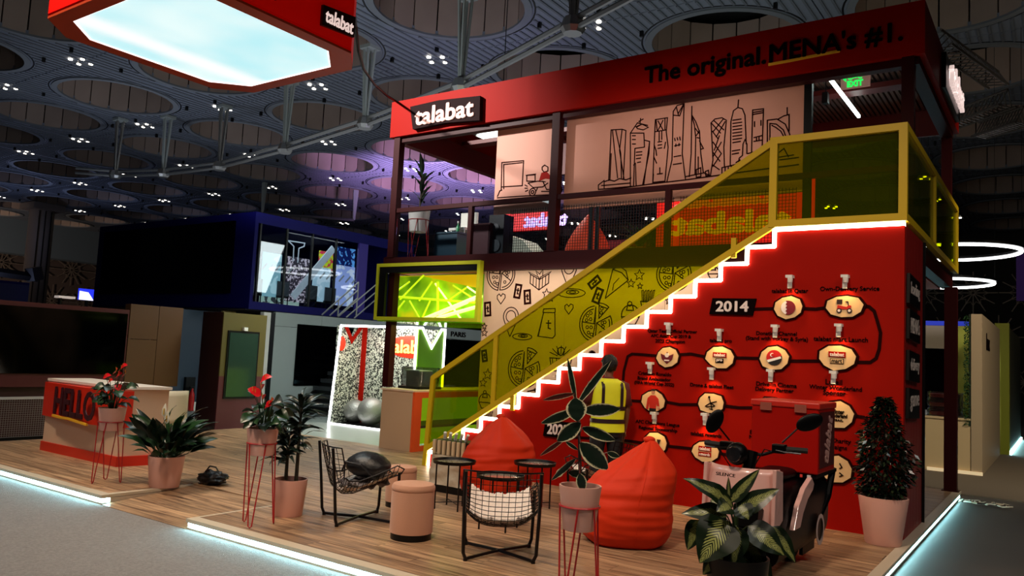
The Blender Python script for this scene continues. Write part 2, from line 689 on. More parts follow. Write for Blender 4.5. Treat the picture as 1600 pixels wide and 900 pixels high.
# hall ceiling: a grid of panels, each with a round skylight drum
ceil = MB().box((-84, -26, 13.9), (30, 60, 14.1)).build('ceiling', M('void_black', '#050506', 0.9))
struct(ceil)


def ceilmat():
    mt = M('ceiling_metal', '#6e7480', 0.5, metal=0.0)
    nt = mt.node_tree
    b = nt.nodes['Principled BSDF']
    tc = nt.nodes.new('ShaderNodeTexCoord')
    wv = nt.nodes.new('ShaderNodeTexWave')
    wv.bands_direction = 'X'
    wv.wave_profile = 'SAW'
    wv.inputs['Scale'].default_value = 0.52
    bp = nt.nodes.new('ShaderNodeBump')
    bp.inputs['Strength'].default_value = 0.9
    bp.inputs['Distance'].default_value = 0.12
    nt.links.new(tc.outputs['Object'], wv.inputs['Vector'])
    nt.links.new(wv.outputs['Fac'], bp.inputs['Height'])
    nt.links.new(bp.outputs['Normal'], b.inputs['Normal'])
    return mt


CM = ceilmat()
S, RH = 6.2, 2.28
seg = 48


def sq(a, h):
    c, s = math.cos(a), math.sin(a)
    k = h / max(abs(c), abs(s))
    return c * k, s * k


angs = sorted(set([2 * math.pi * i / seg for i in range(seg)]))
cell = MB()
for i, a in enumerate(angs):
    x, y = sq(a, S / 2 - 0.02)
    cell.v += [Vector((RH * math.cos(a), RH * math.sin(a), 0)), Vector((x, y, 0)), Vector((x, y, 0.15)), Vector((RH * math.cos(a), RH * math.sin(a), 0.15))]
for i in range(seg):
    a, b = i * 4, ((i + 1) % seg) * 4
    for k in range(4):
        cell.f.append((a + k, a + (k + 1) % 4, b + (k + 1) % 4, b + k))
cell_me = cell.mesh('ceiling_panel')
cell_me.materials.append(CM)
ribs = MB()
x = -2.9
while x < 3.0:
    if abs(x) < RH + .36:
        y0 = math.sqrt((RH + .36) ** 2 - x * x)
        spans = [(-3.06, -y0), (y0, 3.06)]
    else:
        spans = [(-3.06, 3.06)]
    for a, b in spans:
        if b - a > .1:
            ribs.box((x - .035, a, -.035), (x + .035, b, 0.001))
    x += .29
ribs_me = ribs.mesh('panel_ribs')
ribs_me.materials.append(M('rib_metal', '#5c6068', 0.6))
rim = MB().lathe([(RH - 0.02, -0.05), (RH + 0.20, -0.05), (RH + 0.20, 0.0), (RH - 0.02, 0.02), (RH - 0.02, -0.05)], n=48, caps=False)
rim_me = rim.mesh('skylight_rim', smooth=True)
rim_me.materials.append(M('rim_grey', '#666a70', 0.7))
gro = MB().lathe([(RH + 0.27, -0.012), (RH + 0.32, -0.012), (RH + 0.32, 0.0), (RH + 0.27, 0.0), (RH + 0.27, -0.012)], n=48, caps=False)
gro_me = gro.mesh('skylight_trim')
gro_me.materials.append(BLACK)
dr = MB()
NP = 18
for i in range(NP):
    a0, a1 = 2 * math.pi * (i + 0.03) / NP, 2 * math.pi * (i + 0.97) / NP
    q = []
    for z in (0.02, 1.55):
        for rr in (RH, RH + 0.06):
            for a in (a0, a1):
                q.append((rr * math.cos(a), rr * math.sin(a), z))
    dr.pts8([q[0], q[1], q[3], q[2], q[4], q[5], q[7], q[6]])
drum_me = dr.mesh('skylight_drum')
drum_me.materials.append(M('drum_brown', '#988478', 0.6, noise_amt=0.15, noise_scale=1.2))
for i in range(-12, 3):
    for j in range(-1, 8):
        cx, cy = -1.2 + S * i, 8.2 + S * j
        if cx + S < CAM_C.x - 0.9 * 0 - 90:
            continue
        # skip what the lens can never see
        d = Vector((cx, cy, 12)) - CAM_C
        dep = d.dot(CAM_F)
        if dep < 2:
            continue
        X, Y = 800 + FOC * d.dot(CAM_R) / dep, 450 - FOC * d.dot(CAM_U) / dep
        if X < -500 or X > 2100 or Y < -500:
            continue
        inst('ceiling_panel', cell_me, ceil, (cx, cy, 12))
        rb_ = inst('panel_ribs', ribs_me, ceil, (cx, cy, 12))
        rb_['kind'] = 'stuff'
        inst('skylight_rim', rim_me, ceil, (cx, cy, 12))
        inst('skylight_trim', gro_me, ceil, (cx, cy, 12))
        inst('skylight_drum', drum_me, ceil, (cx, cy, 12))
# sprinkler heads: too small and too many to count
sp = MB()
for i in range(-34, 8):
    for j in range(0, 26):
        x, y = i * 2.07 + 0.6 + (j % 2) * 0.4, j * 2.07 - 2
        dx, dy = (x + 1.2) % S, (y - 8.2) % S
        dx, dy = min(dx, S - dx), min(dy, S - dy)
        if math.hypot(dx, dy) < 2.7:
            continue
        sp.box((x - 0.05, y - 0.05, 11.82), (x + 0.05, y + 0.05, 12.0))
sp.build('sprinkler_heads', BLACK, ceil, kind='stuff')

# far walls
wl = MB().box((-80.4, -30, -0.1), (-80, 60, 14)).build('wall_left', M('far_wall_taupe', '#4a3c36', 0.7, noise_amt=0.3, noise_scale=0.4))
struct(wl)
wb = MB().box((-80, 58, -0.1), (35, 58.4, 14)).build('wall_back', M('far_wall_dark', '#2c2622', 0.7))
struct(wb)
wr = MB().box((34.6, -30, -0.1), (35, 58, 14)).build('wall_right', M('far_wall_dark'))
struct(wr)
# starburst lattice screens on far walls
LAT = M('lattice_bronze', '#8a7a6c', 0.35, metal=0.5)


def lattice(mb, o, ux, uz, W_, H_, R=1.6):
    o, ux, uz = Vector(o), Vector(ux), Vector(uz)
    n = ux.cross(uz)
    nx, nz = int(W_ / (R * 2)), int(H_ / (R * 2))
    for i in range(nx):
        for j in range(nz):
            c = o + ux * (R * (2 * i + 1 + (j % 2))) + uz * (R * (2 * j + 1))
            for k in range(6):
                a = math.pi * k / 6
                d = ux * math.cos(a) + uz * math.sin(a)
                mb.tube([c - d * R * 0.98, c + d * R * 0.98], 0.05, 4)
            for k in range(12):
                a, b = math.pi * (k) / 6, math.pi * (k + 1) / 6
                p = c + (ux * math.cos(a) + uz * math.sin(a)) * R * 0.6
                q = c + (ux * math.cos(b) + uz * math.sin(b)) * R * 0.6
                mid = c + (ux * math.cos((a + b) / 2) + uz * math.sin((a + b) / 2)) * R * (0.42)
                mb.tube([p, mid, q], 0.035, 4)


lm = MB()
lattice(lm, (-79.8, 6, 0), (0, 1, 0), (0, 0, 1), 46, 9.7)
lm.build('lattice_screen', LAT, wl)
lm = MB()
lattice(lm, (-12, 57.8, 0), (1, 0, 0), (0, 0, 1), 40, 12)
lm.build('lattice_screen', LAT, wb)
# pale wall block and column at far left, dark opening
MB().box((-79.9, 12, 8.8), (-78, 60, 12)).build('upper_wall_band', M('band_grey', '#5a6670', 0.6), wl)
c = thing('hall_column', 'tall grey concrete hall column at the far left behind the blue booth', 'column', (-66, 20.6, -0.1))
MB().lathe([(0.9, -0.1), (0.9, 11.9)], (-66, 20.6, 0), 20).build('shaft', M('column_grey', '#6e625a', 0.6), c, smooth=True)
MB().box((-67.2, 19.4, 11.4), (-64.8, 21.8, 11.9)).build('capital', M('column_grey'), c)
for k in range(3):
    MB().box((-65.15, 20.0 + 0.45 * k, 0.5), (-65.05, 20.06 + 0.45 * k, 11.3)).build('conduit', BLACK, c)

# clusters of downlights at the crossings of the ceiling grid
dl_me = MB().lathe([(0.075, -0.04), (0.075, 0.0)], (0, 0, 0), 10).mesh('lamp')
dl_me.materials.append(M('downlight_glow', '#ffffff', emit=7, ecol='#fff4e0'))
for i in range(-11, 1):
    for j in range(-1, 7):
        x, y = -1.2 + 3.1 + S * i, 8.2 + 3.1 + S * j
        P = Vector((x, y, 12)) - CAM_C
        dep = P.dot(CAM_F)
        if dep < 3:
            continue
        X, Y = 800 + FOC * P.dot(CAM_R) / dep, 450 - FOC * P.dot(CAM_U) / dep
        if not (-20 < X < 1620 and -20 < Y < 600):
            continue
        o = thing('ceiling_downlight', 'cluster of four round white downlights in the hall ceiling between round skylights', 'ceiling light', (x, y, 11.99), group='downlight clusters in the hall ceiling')
        for (dx, dy) in ((-.33, .1), (.33, -.1), (.1, .33), (-.1, -.33)):
            inst('lamp', dl_me, o, (dx, dy, 0))

# curved double rail hung from tapered pylons
H = 9.2
railpts = [at(980, 0, z=H), at(895, 45, z=H), at(720, 138, z=H), at(570, 196, z=H), at(445, 235, z=H), at(343, 262, z=H), at(255, 273, z=H), at(180, 275, z=H), at(118, 270, z=H)]
railpts = [railpts[0] + (railpts[0] - railpts[1]) * 1.5] + railpts
rt = thing('lighting_rail', 'long curved double silver rail hung under the skylit ceiling', 'lighting rail', tuple(railpts[1]))
for dz in (0.0, 0.22):
    MB().tube([p + Vector((0, 0, dz)) for p in railpts], 0.07, 6).build('rail_tube', STEEL, rt)
for i, p in enumerate(railpts[2:-1]):
    nm = ['nearest the red fascia slogan', 'above the red fascia end', 'left of the red fascia', 'below the hanging light box', 'brightly lit below the light box', 'fourth from the left end', 'last before the rail end at left']
    g = thing('ceiling_pylon', 'tapered four-rod pylon carrying the curved rail, ' + nm[i % 7], 'pylon', (p.x, p.y, p.z))
    q = MB()
    for a in range(4):
        an = a * math.pi / 2 + 0.5
        d = Vector((math.cos(an), math.sin(an), 0))
        q.tube([p + d * 0.05 + Vector((0, 0, 0.2)), p + d * 0.20 + Vector((0, 0, 11.99 - p.z))], 0.05, 5)
    q.build('rods', STEEL if i in (0, 4, 6) else GREY, g)
    MB().lathe([(0.22, -0.12), (0.3, 0.0), (0.22, 0.25)], p, 10).build('clamp', STEEL, g)
    MB().obox(p + Vector((0, 0, 11.9 - p.z)), (0.5, 0.5, 0.12)).build('ceiling_plate', GREY, g)
# second short rail over the blue booth
g = thing('lighting_rail', 'short straight silver rail above the blue two-storey booth', 'lighting rail', tuple(at(410, 333, z=10)))
p0, p1 = at(410, 333, z=10), at(553, 344, z=10)
MB().tube([p0, p1], 0.09, 6).build('rail_tube', STEEL, g)
for p in (p0, p1):
    MB().tube([p, p + Vector((0, 0, 1.98))], [0.08, 0.2], 6).build('hanger', GREY, g)
# truss pieces at right
for k, (a, b, z0, lb) in enumerate((((1470, 72), (1560, 135), 9.0, 'dark lattice roof truss at the upper right, beside the red fascia, sloping down'),
                                    ((1482, 200), (1575, 165), 8.0, 'lower silver roof truss at the upper right, rising to the right'),
                                    ((1530, 215), (1600, 192), 7.6, 'faint roof truss at the right edge under the silver one'))):
    p0, p1 = at(*a, z=z0), at(*b, z=z0)
    t = thing('roof_truss', lb, 'truss', tuple(p0))
    sd = Vector((0, 0, 1)).cross((p1 - p0).normalized()) * 0.22
    q = MB()
    n = 14
    A = [p0 + (p1 - p0) * i / n for i in range(n + 1)]
    for o_ in (sd, -sd, Vector((0, 0, 0.38))):
        q.tube([p0 + o_, p1 + o_], 0.035, 5)
    q.build('chord', M('truss_metal', '#77706a', 0.35, metal=0.7), t)
    q = MB()
    for i in range(n):
        q.tube([A[i] + sd, A[i + 1] - sd, A[i + 1] + Vector((0, 0, 0.38)), A[i] + sd], 0.018, 4)
    q.build('bracing', M('truss_metal'), t)

# ================================================================ STAGE PLATFORM
PL = thing('stage_platform', 'raised exhibition platform decked in brown wood planks with a glowing cool white edge', 'platform', (-6, -2, -0.1))
XL, XR, YF, YB = -12.0, 0.1, -4.6, 4.7
base = M('platform_core', '#c9b8a2', 0.6)
# cream rims, core below
MB().box((XL, YF + 0.1, -0.115), (-7.04, 0.95, -0.03)).box((-7.04, -3.5, -0.115), (-5.5, 0.95, -0.03)).box((-5.5, YF + 0.1, -0.115), (XR - 0.05, 0.95, -0.03)).box((-7.6, 0.95, -0.115), (XR - 0.05, YB, -0.03)).build('platform_core', base, PL)
rimm = M('rim_cream', '#cdbfa8', 0.45)
q = MB()
q.box((XL, YF, -0.035), (-7.04, YF + 0.12, 0.0))
q.box((-5.5, YF, -0.035), (XR, YF + 0.12, 0.0))
q.box((XR - 0.1, YF + 0.12, -0.035), (XR, YB, 0.0))
q.box((-7.12, YF + 0.12, -0.035), (-7.04, -3.5, 0.0))
q.box((-5.5, YF + 0.12, -0.035), (-5.46, -3.5, 0.0))
q.build('edge_rim', rimm, PL)
q = MB()
q.box((XL, YF + 0.012, -0.1), (-7.04, YF + 0.1, -0.083)).box((-5.5, YF + 0.012, -0.1), (XR, YF + 0.1, -0.083)).box((XR - 0.1, YF, -0.1), (XR - 0.012, YB, -0.083))
q.build('lower_lip', rimm, PL)
for a, b in (((XL, YF + 0.02, -0.076), (-7.05, YF + 0.05, -0.04)), ((-5.49, YF + 0.02, -0.076), (XR - 0.02, YF + 0.05, -0.04)),
             ((XR - 0.05, YF + 0.05, -0.076), (XR - 0.02, YB, -0.04)), ((-7.07, YF + 0.05, -0.076), (-7.05, YF + 0.75, -0.04))):
    MB().box(a, b).build('led_strip', LEDC, PL)
wd = wood('plank_wood', '#4e3426', '#cfa880', (0.5, 10.0, 10.0))
pm = MB().box((0.001, 0.003, -0.03), (0.999, 0.197, 0.0)).mesh('plank')
pm.materials.append(wd)
y = YF + 0.12
row = 0
while y < 0.93:
    spans = [(XL, -7.12), (-5.46, XR - 0.1)] if y < -3.55 else [(XL, XR - 0.1)]
    for (a, b) in spans:
        x = a - (row * 0.53) % 1.5
        while x < b:
            x0, x1 = max(x, a), min(x + 1.5, b)
            if x1 - x0 > 0.05:
                inst('plank', pm, PL, (x0 + 6, y + 2, 0.1 + random.uniform(0, 0.0008)), (0, 0, 0), (x1 - x0, 1, 1))
            x += 1.5
    y += 0.2
    row += 1
q = MB()
while y < YB - 0.05:
    x = -7.6 + (row * 0.53) % 1.5
    q.box((-7.6, y, -0.03), (x - 0.002, y + 0.197, 0.0))
    while x < XR - 0.1:
        q.box((x, y, -0.03), (min(x + 1.498, XR - 0.1), y + 0.197, 0.0))
        x += 1.5
    y += 0.2
    row += 1
q.build('rear_planks', wd, PL, kind='stuff')
# entrance ramp between the two platform fronts
rp = MB()
for i in range(6):
    y0, y1 = YF + i * 0.183, YF + (i + 1) * 0.183 - 0.004
    z0, z1 = -0.095 + 0.093 * i / 6, -0.095 + 0.093 * (i + 1) / 6
    r_ = MB()
    r_.pts8([(-7.03, y0, z0 - 0.02), (-5.51, y0, z0 - 0.02), (-5.51, y1, z1 - 0.02), (-7.03, y1, z1 - 0.02), (-7.03, y0, z0), (-5.51, y0, z0), (-5.51, y1, z1), (-7.03, y1, z1)])
    r_.build('ramp_board', wd, PL)

# ================================================================ STAIR WALL (red, zigzag top)
ZL, NT, TW = 3.3, 16, 5.06 / 16
RS = ZL / 17
poly = [(0, 0), (0, ZL), (-1.36, ZL)]
x, z = -1.36, ZL
zig = [(0, ZL), (-1.36, ZL)]
for k in range(NT):
    z -= RS
    poly.append((x, z))
    zig.append((x, z))
    x -= TW
    poly.append((x, z))
    zig.append((x, z))
poly.append((x, 0))
zig.append((x, 0.0))
SW = thing('stair_wall', 'tall red timeline wall with a stepped top edge outlined in warm white light', 'wall', (-3, 0.03, 0))
MB().prism(poly, 'y', 0.0, 0.06).build('red_panel', RED, SW)
q = MB()
for (a, b) in zip(zig, zig[1:]):
    if abs(a[0] - b[0]) > abs(a[1] - b[1]):
        q.box((min(a[0], b[0]) - 0.02, -0.03, a[1] - 0.012), (max(a[0], b[0]), 0.06, a[1] + 0.03))
    else:
        q.box((a[0] - 0.03, -0.03, min(a[1], b[1])), (a[0] + 0.012, 0.06, max(a[1], b[1])))
q.build('led_strip', LEDW, SW)
# return face of slatted panels round the corner, x = 0
q = MB()
for k in range(6):
    MB().box((-0.05, 0.065 + k * 0.208, 0), (0.0 + 0.004, 0.265 + k * 0.208, ZL)).build('slat', SLAT, SW)
MB().box((-0.02, 1.33, 0.0), (0.03, 1.37, ZL)).build('corner_post', BLACK, SW)
for (zc, tx) in ((2.62, 'leading'), (2.24, "MENA's"), (1.80, 'delivery'), (1.40, 'game')):
    t = MB().prism([(0.08, zc - 0.15), (0.86, zc - 0.18), (0.84, zc + 0.14), (0.10, zc + 0.17)], 'x', 0.008, 0.04).build('word_plate', BLACK, SW, label='black plate lettered ' + tx)
    lettering(MB(), tx, (0.045, 0.47, zc), 0.62, 0.17, (0, 1, 0), (0, 0, 1), 0.003, 0.008).build('lettering', M('word_grey', '#c8b8b0', .6), t)

# ---- timeline drawing on the wall
Y0 = -0.002


def w0(px, py):
    p = at(px, py, y=0.0)
    return Vector((p.x, Y0, p.z))


LINES = [[(1178, 483), (1213, 482)], [(1254, 482), (1275, 483), (1296, 480)], [(1345, 478), (1358, 479), (1366, 486), (1371, 502), (1376, 520), (1374, 545), (1369, 560), (1360, 566), (1336, 566)],
         [(1284, 564), (1233, 564)], [(1191, 560), (1147, 559)], [(1105, 558), (1080, 553), (1061, 554)],
         [(1028, 556), (1004, 554), (988, 553), (981, 557), (975, 580), (973, 605), (978, 622), (985, 626), (1003, 627)],
         [(1041, 628), (1062, 632), (1092, 632)], [(1132, 634), (1155, 637), (1186, 637)], [(1331, 649), (1350, 652), (1360, 660), (1366, 690), (1358, 720), (1345, 729), (1325, 730)],
         [(1044, 697), (1082, 701)], [(1124, 708), (1160, 716), (1220, 724), (1290, 730)], [(1005, 692), (975, 688), (893, 683)]]
for L in LINES:
    MB().stroke([w0(*p) for p in L], 0.034, (0, -1, 0), 0.006).build('timeline_line', INK, SW)
CAPS = [('talabat in Qatar', 1234, 455, 50), ('Own-Delivery Service', 1327, 452, 78), ('talabat mart Launch', 1313, 530, 72), ('Donation Channel', 1213, 521, 56),
        ('(Stand with Turkey & Syria)', 1213, 530, 86), ('talabat pro', 1126, 533, 32), ('Qatar Team Official Partner', 1050, 518, 74), ('AFC Asian Cup 2019 &', 1048, 526, 60),
        ('2023 Champion', 1047, 534, 44), ('Cristiano Ronaldo', 1023, 584, 50), ('Brand Ambassador', 1022, 592, 50), ('(FIFA World Cup 2022)', 1022, 600, 60), ('Drone & talabat Fleet', 1112, 603, 63),
        ('Drive-in Cinema', 1213, 601, 56), ('Delivery Partner', 1210, 610, 53), ('Lusail', 1303, 597, 22), ('Winter Wonderland', 1305, 606, 70), ('Sponsor', 1304, 615, 30),
        ('AFC Champions League', 1027, 662, 66), ('Regional Sponsorship', 1028, 671, 58), ('talabat rewards', 1103, 679, 45), ('Charity', 1314, 690, 26), ('Campaigns', 1302, 699, 36), ('Ex', 1176, 675, 7), ('Me', 1176, 683, 9)]
for (tx, px, py, wp) in CAPS:
    c = w0(px, py)
    k = ppm(c) * 0.90
    lettering(MB(), tx, (c.x, Y0 - 0.003, c.z), wp / k, None, depth=0.008, bold=0.015).build('caption', LETTER, SW)
for (tx, px, py, a, b) in (('2014', 1145, 479, 66, 24), ('2023', 873, 671, 48, 24)):
    c = w0(px, py)
    k = ppm(c) * 0.88
    w, h = a / k / 2, b / k / 2
    pl = MB().prism([(c.x - w * 0.98, c.z - h * 0.9), (c.x + w * 0.86, c.z - h), (c.x + w, c.z + h * 0.9), (c.x - w * 0.86, c.z + h * 0.95)], 'y', -0.025, 0.0).build('year_plate', LETTER, SW)
    lettering(MB(), tx, (c.x, -0.03, c.z), w * 1.35, h * 1.15, depth=0.01, bold=0.04).build('lettering', LETW, pl)

# ---- plaques, each a thing of its own, with its clip lamp
CR = M('plaque_cream', '#f0c890', 0.5, noise_amt=0.05, noise_scale=14)


def plaque(px, py, rx, ry, label, seed):
    c = w0(px, py)
    k = ppm(c) * 0.87
    a, b = rx / k, ry / ppm(c)
    rnd = random.Random(seed)
    t = thing('timeline_plaque', label, 'plaque', (c.x, -0.02, c.z))
    pts = []
    for i in range(10):
        an = 2 * math.pi * i / 10 + 0.15
        f = 1 + rnd.uniform(-0.07, 0.07)
        pts.append((math.cos(an) * a * f, math.sin(an) * b * f))
    MB().prism([(c.x + p * 1.07, c.z + q_ * 1.07) for p, q_ in pts], 'y', -0.02, 0.0).build('black_rim', INK, t)
    MB().prism([(c.x + p * 0.93, c.z + q_ * 0.93) for p, q_ in pts], 'y', -0.032, -0.018).build('face', CR, t)
    return t, c, min(a, b)


FY = -0.034


def shape(poly_, col, t, nm='emblem', d=0.006):
    MB().prism(poly_, 'y', FY - d, FY + 0.004).build(nm, M('print_' + col.strip('#'), col, 0.5), t)


def circ(cx_, cz_, r, n=20, sx=1.0):
    return [(cx_ + r * sx * math.cos(2 * math.pi * i / n), cz_ + r * math.sin(2 * math.pi * i / n)) for i in range(n)]


def rect(cx_, cz_, w, h, sk=0.0):
    return [(cx_ - w / 2, cz_ - h / 2), (cx_ + w / 2, cz_ - h / 2 - sk), (cx_ + w / 2, cz_ + h / 2), (cx_ - w / 2, cz_ + h / 2 + sk)]


t, c, r = plaque(1233, 481, 21, 19, 'round cream plaque with a half maroon, half white saw-toothed disc', 1)
shape(circ(c.x, c.z, r * 0.58), '#f4ecec', t)
pp = []
for i in range(9):
    pp.append((c.x - r * 0.20 + (0.12 * r if i % 2 else 0), c.z - r * 0.56 + r * 1.12 * i / 8))
arc = [(c.x + r * 0.58 * math.cos(a), c.z + r * 0.58 * math.sin(a)) for a in [R_(100 - 200 * i / 12) for i in range(13)]]
shape(pp + arc, '#7a1024', t, 'flag_field', 0.009)
t, c, r = plaque(1320, 479, 25, 19, 'oval cream plaque with a red delivery scooter picture, second from left on the top row', 2)
shape([(c.x - .55 * r, c.z - .25 * r), (c.x + .5 * r, c.z - .25 * r), (c.x + .55 * r, c.z + .05 * r), (c.x + .35 * r, c.z + .1 * r), (c.x + .2 * r, c.z - .05 * r), (c.x - .5 * r, c.z + .1 * r)], '#c02010', t)
shape(rect(c.x - .35 * r, c.z + .38 * r, .42 * r, .36 * r), '#241010', t, 'box_print')
shape([(c.x + .3 * r, c.z + .05 * r), (c.x + .38 * r, c.z + .05 * r), (c.x + .32 * r, c.z + .42 * r), (c.x + .12 * r, c.z + .42 * r), (c.x + .12 * r, c.z + .36 * r), (c.x + .26 * r, c.z + .34 * r)], '#241010', t, 'handlebar_print')
for dx in (-.38, .42):
    shape(circ(c.x + dx * r, c.z - .36 * r, .2 * r), '#241010', t, 'wheel_print', 0.008)
    shape(circ(c.x + dx * r, c.z - .36 * r, .11 * r), '#f4e8e0', t, 'wheel_print', 0.011)


def brandplaque(px, py, rx, ry, l2, lab, seed, dark):
    t, c, r = plaque(px, py, rx, ry, lab, seed)
    e = MB().prism(rect(c.x, c.z + .24 * r, 1.2 * r, .38 * r, 0.03 * r), 'y', FY - .006, FY + .002).build('red_tag', RED, t)
    lettering(MB(), 'talabat', (c.x, FY - .008, c.z + .24 * r), 1.0 * r, .27 * r, depth=.006, bold=.04).build('lettering', LETW, e)
    e = MB().prism(rect(c.x, c.z - .26 * r, (.95 if l2 == 'mart' else .7) * r if l2 != 'rewards' else 1.2 * r, .38 * r), 'y', FY - .006, FY + .002).build('second_tag', {'b': LETTER, 'r': RED, 'w': INK}[dark], t)
    if dark == 'w':
        MB().prism(rect(c.x, c.z - .26 * r, .86 * r, .30 * r), 'y', FY - .009, FY - .004).build('tag_inset', CR, e)
    lettering(MB(), l2, (c.x, FY - .009, c.z - .26 * r), (.5 if l2 == 'pro' else .72 if l2 == 'mart' else 1.0) * r, .24 * r, depth=.006, bold=.035).build('lettering', LETTER if dark == 'w' else LETW, e)


brandplaque(1309, 559, 27, 21, 'mart', 'cream plaque lettered mart under a red tag, beside the right bend of the line', 3, 'w')
brandplaque(1126, 559, 21, 18, 'pro', 'cream plaque lettered pro under a red tag', 5, 'b')
brandplaque(1103, 705, 21, 17, 'rewards', 'cream plaque lettered rewards in a red tag, low on the wall', 12, 'r')
t, c, r = plaque(1211, 559, 22, 20, 'cream plaque with a round badge in red above and black and white below', 4)
shape(circ(c.x, c.z, .6 * r), '#c01818', t)
shape([(c.x + .6 * r * math.cos(a), c.z + .6 * r * math.sin(a)) for a in [R_(200 + 175 * i / 12) for i in range(13)]], '#141414', t, 'badge_lower', .009)
shape([(c.x - .55 * r, c.z - .2 * r), (c.x + .5 * r, c.z + .12 * r), (c.x + .56 * r, c.z - .04 * r), (c.x - .45 * r, c.z - .38 * r)], '#f0f0f0', t, 'badge_band', .011)
shape(circ(c.x - .15 * r, c.z + .2 * r, .15 * r), '#f6f0f0', t, 'crescent', .010)
shape(circ(c.x - .10 * r, c.z + .2 * r, .12 * r), '#c01818', t, 'crescent', .012)
t, c, r = plaque(1044, 558, 17, 17, 'small cream plaque with a dark maroon crested badge, left of the pro plaque', 6)
shape([(c.x - .62 * r, c.z + .3 * r), (c.x - .5 * r, c.z - .2 * r), (c.x, c.z - .62 * r), (c.x + .5 * r, c.z - .2 * r), (c.x + .62 * r, c.z + .3 * r), (c.x + .2 * r, c.z + .12 * r), (c.x, c.z + .5 * r), (c.x - .2 * r, c.z + .12 * r)], '#6a1020', t)
shape(circ(c.x, c.z + .16 * r, .2 * r), '#f0e0d8', t, 'crest', .009)
shape(rect(c.x, c.z - .3 * r, .5 * r, .12 * r), '#f0e0d8', t, 'crest', .009)
t, c, r = plaque(1022, 627, 19, 18, 'cream plaque with a picture of a sportsman in a red sweatshirt', 7)
shape([(c.x - .62 * r, c.z - .7 * r), (c.x - .5 * r, c.z + .25 * r), (c.x - .2 * r, c.z + .52 * r), (c.x + .2 * r, c.z + .52 * r), (c.x + .5 * r, c.z + .25 * r), (c.x + .66 * r, c.z - .62 * r), (c.x + .45 * r, c.z - .66 * r), (c.x + .34 * r, c.z - .1 * r), (c.x + .3 * r, c.z - .6 * r), (c.x - .3 * r, c.z - .6 * r), (c.x - .34 * r, c.z - .1 * r), (c.x - .42 * r, c.z - .7 * r)], '#c82818', t, 'sweatshirt_print')
shape(rect(c.x, c.z - .74 * r, .62 * r, .28 * r), '#140c0c', t, 'shorts_print')
shape(circ(c.x - .02 * r, c.z + .82 * r, .2 * r, 14, .8), '#c88a68', t, 'face_print')
shape([(c.x - .2 * r, c.z + .9 * r), (c.x + .16 * r, c.z + .9 * r), (c.x + .12 * r, c.z + 1.06 * r), (c.x - .14 * r, c.z + 1.06 * r)], '#1c0e0a', t, 'hair_print', .009)
shape(circ(c.x + .52 * r, c.z - .5 * r, .13 * r, 12), '#d8a080', t, 'hand_print', .009)
t, c, r = plaque(1112, 630, 20, 17, 'cream plaque with a thin black drone drawing', 8)
q = MB()
P = lambda a, b: (c.x + a * r, FY, c.z + b * r)
for L in ([(-.5, -.3), (0, .05), (.55, .2)], [(-.15, .5), (0, .05), (.15, -.55)], [(-.4, -.35), (-.1, -.3), (.35, -.25)], [(0, .05), (.4, -.2)], [(-.1, -.5), (.2, -.55)]):
    q.stroke([P(*u) for u in L], .07 * r, (0, -1, 0), .008)
q.prism(circ(c.x - .15 * r, c.z + .55 * r, .1 * r, 10), 'y', FY - .008, FY)
q.build('drone_print', LETTER, t)
t, c, r = plaque(1207, 640, 22, 20, 'cream plaque mostly hidden behind the red delivery box', 9)
q = MB()
q.stroke([P(-.4, .5), (c.x - .1 * r, FY, c.z + .62 * r), P(.1, .5), P(.45, .5)], .1 * r, (0, -1, 0), .008)
q.build('print', LETTER, t)
t, c, r = plaque(1309, 648, 23, 23, 'cream plaque with black brush lettering, right of the red delivery box top', 10)
lettering(MB(), 'Winter', (c.x, FY - .005, c.z + .22 * r), .9 * r, .28 * r, depth=.008, bold=.04).build('lettering', LETTER, t)
lettering(MB(), 'Wonderland', (c.x, FY - .005, c.z - .05 * r), 1.3 * r, .24 * r, depth=.008, bold=.04).build('lettering', LETTER, t)
lettering(MB(), 'LUSAIL', (c.x, FY - .005, c.z - .35 * r), .8 * r, .14 * r, depth=.008, bold=.03).build('lettering', LETTER, t)
t, c, r = plaque(1306, 733, 23, 22, 'cream plaque half hidden behind the lower edge of the red delivery box', 11)
q = MB()
q.stroke([P(.3, .45), P(.45, .2), P(.3, .1)], .07 * r, (0, -1, 0), .008)
q.build('print', LETTER, t)
q = MB()
q.stroke([P(.3, -.2), P(.5, -.35), P(.3, -.45)], .07 * r, (0, -1, 0), .008)
q.build('print', LETTER, t)
t, c, r = plaque(1025, 693, 19, 18, 'cream plaque with two black trophy cups, just above the front beanbag', 13)
for dx in (-.35, .35):
    shape([(c.x + dx * r - .08 * r, c.z - .35 * r), (c.x + dx * r + .08 * r, c.z - .35 * r), (c.x + dx * r + .05 * r, c.z), (c.x + dx * r + .18 * r, c.z + .4 * r), (c.x + dx * r - .18 * r, c.z + .4 * r), (c.x + dx * r - .05 * r, c.z)], '#241412', t, 'cup_print')

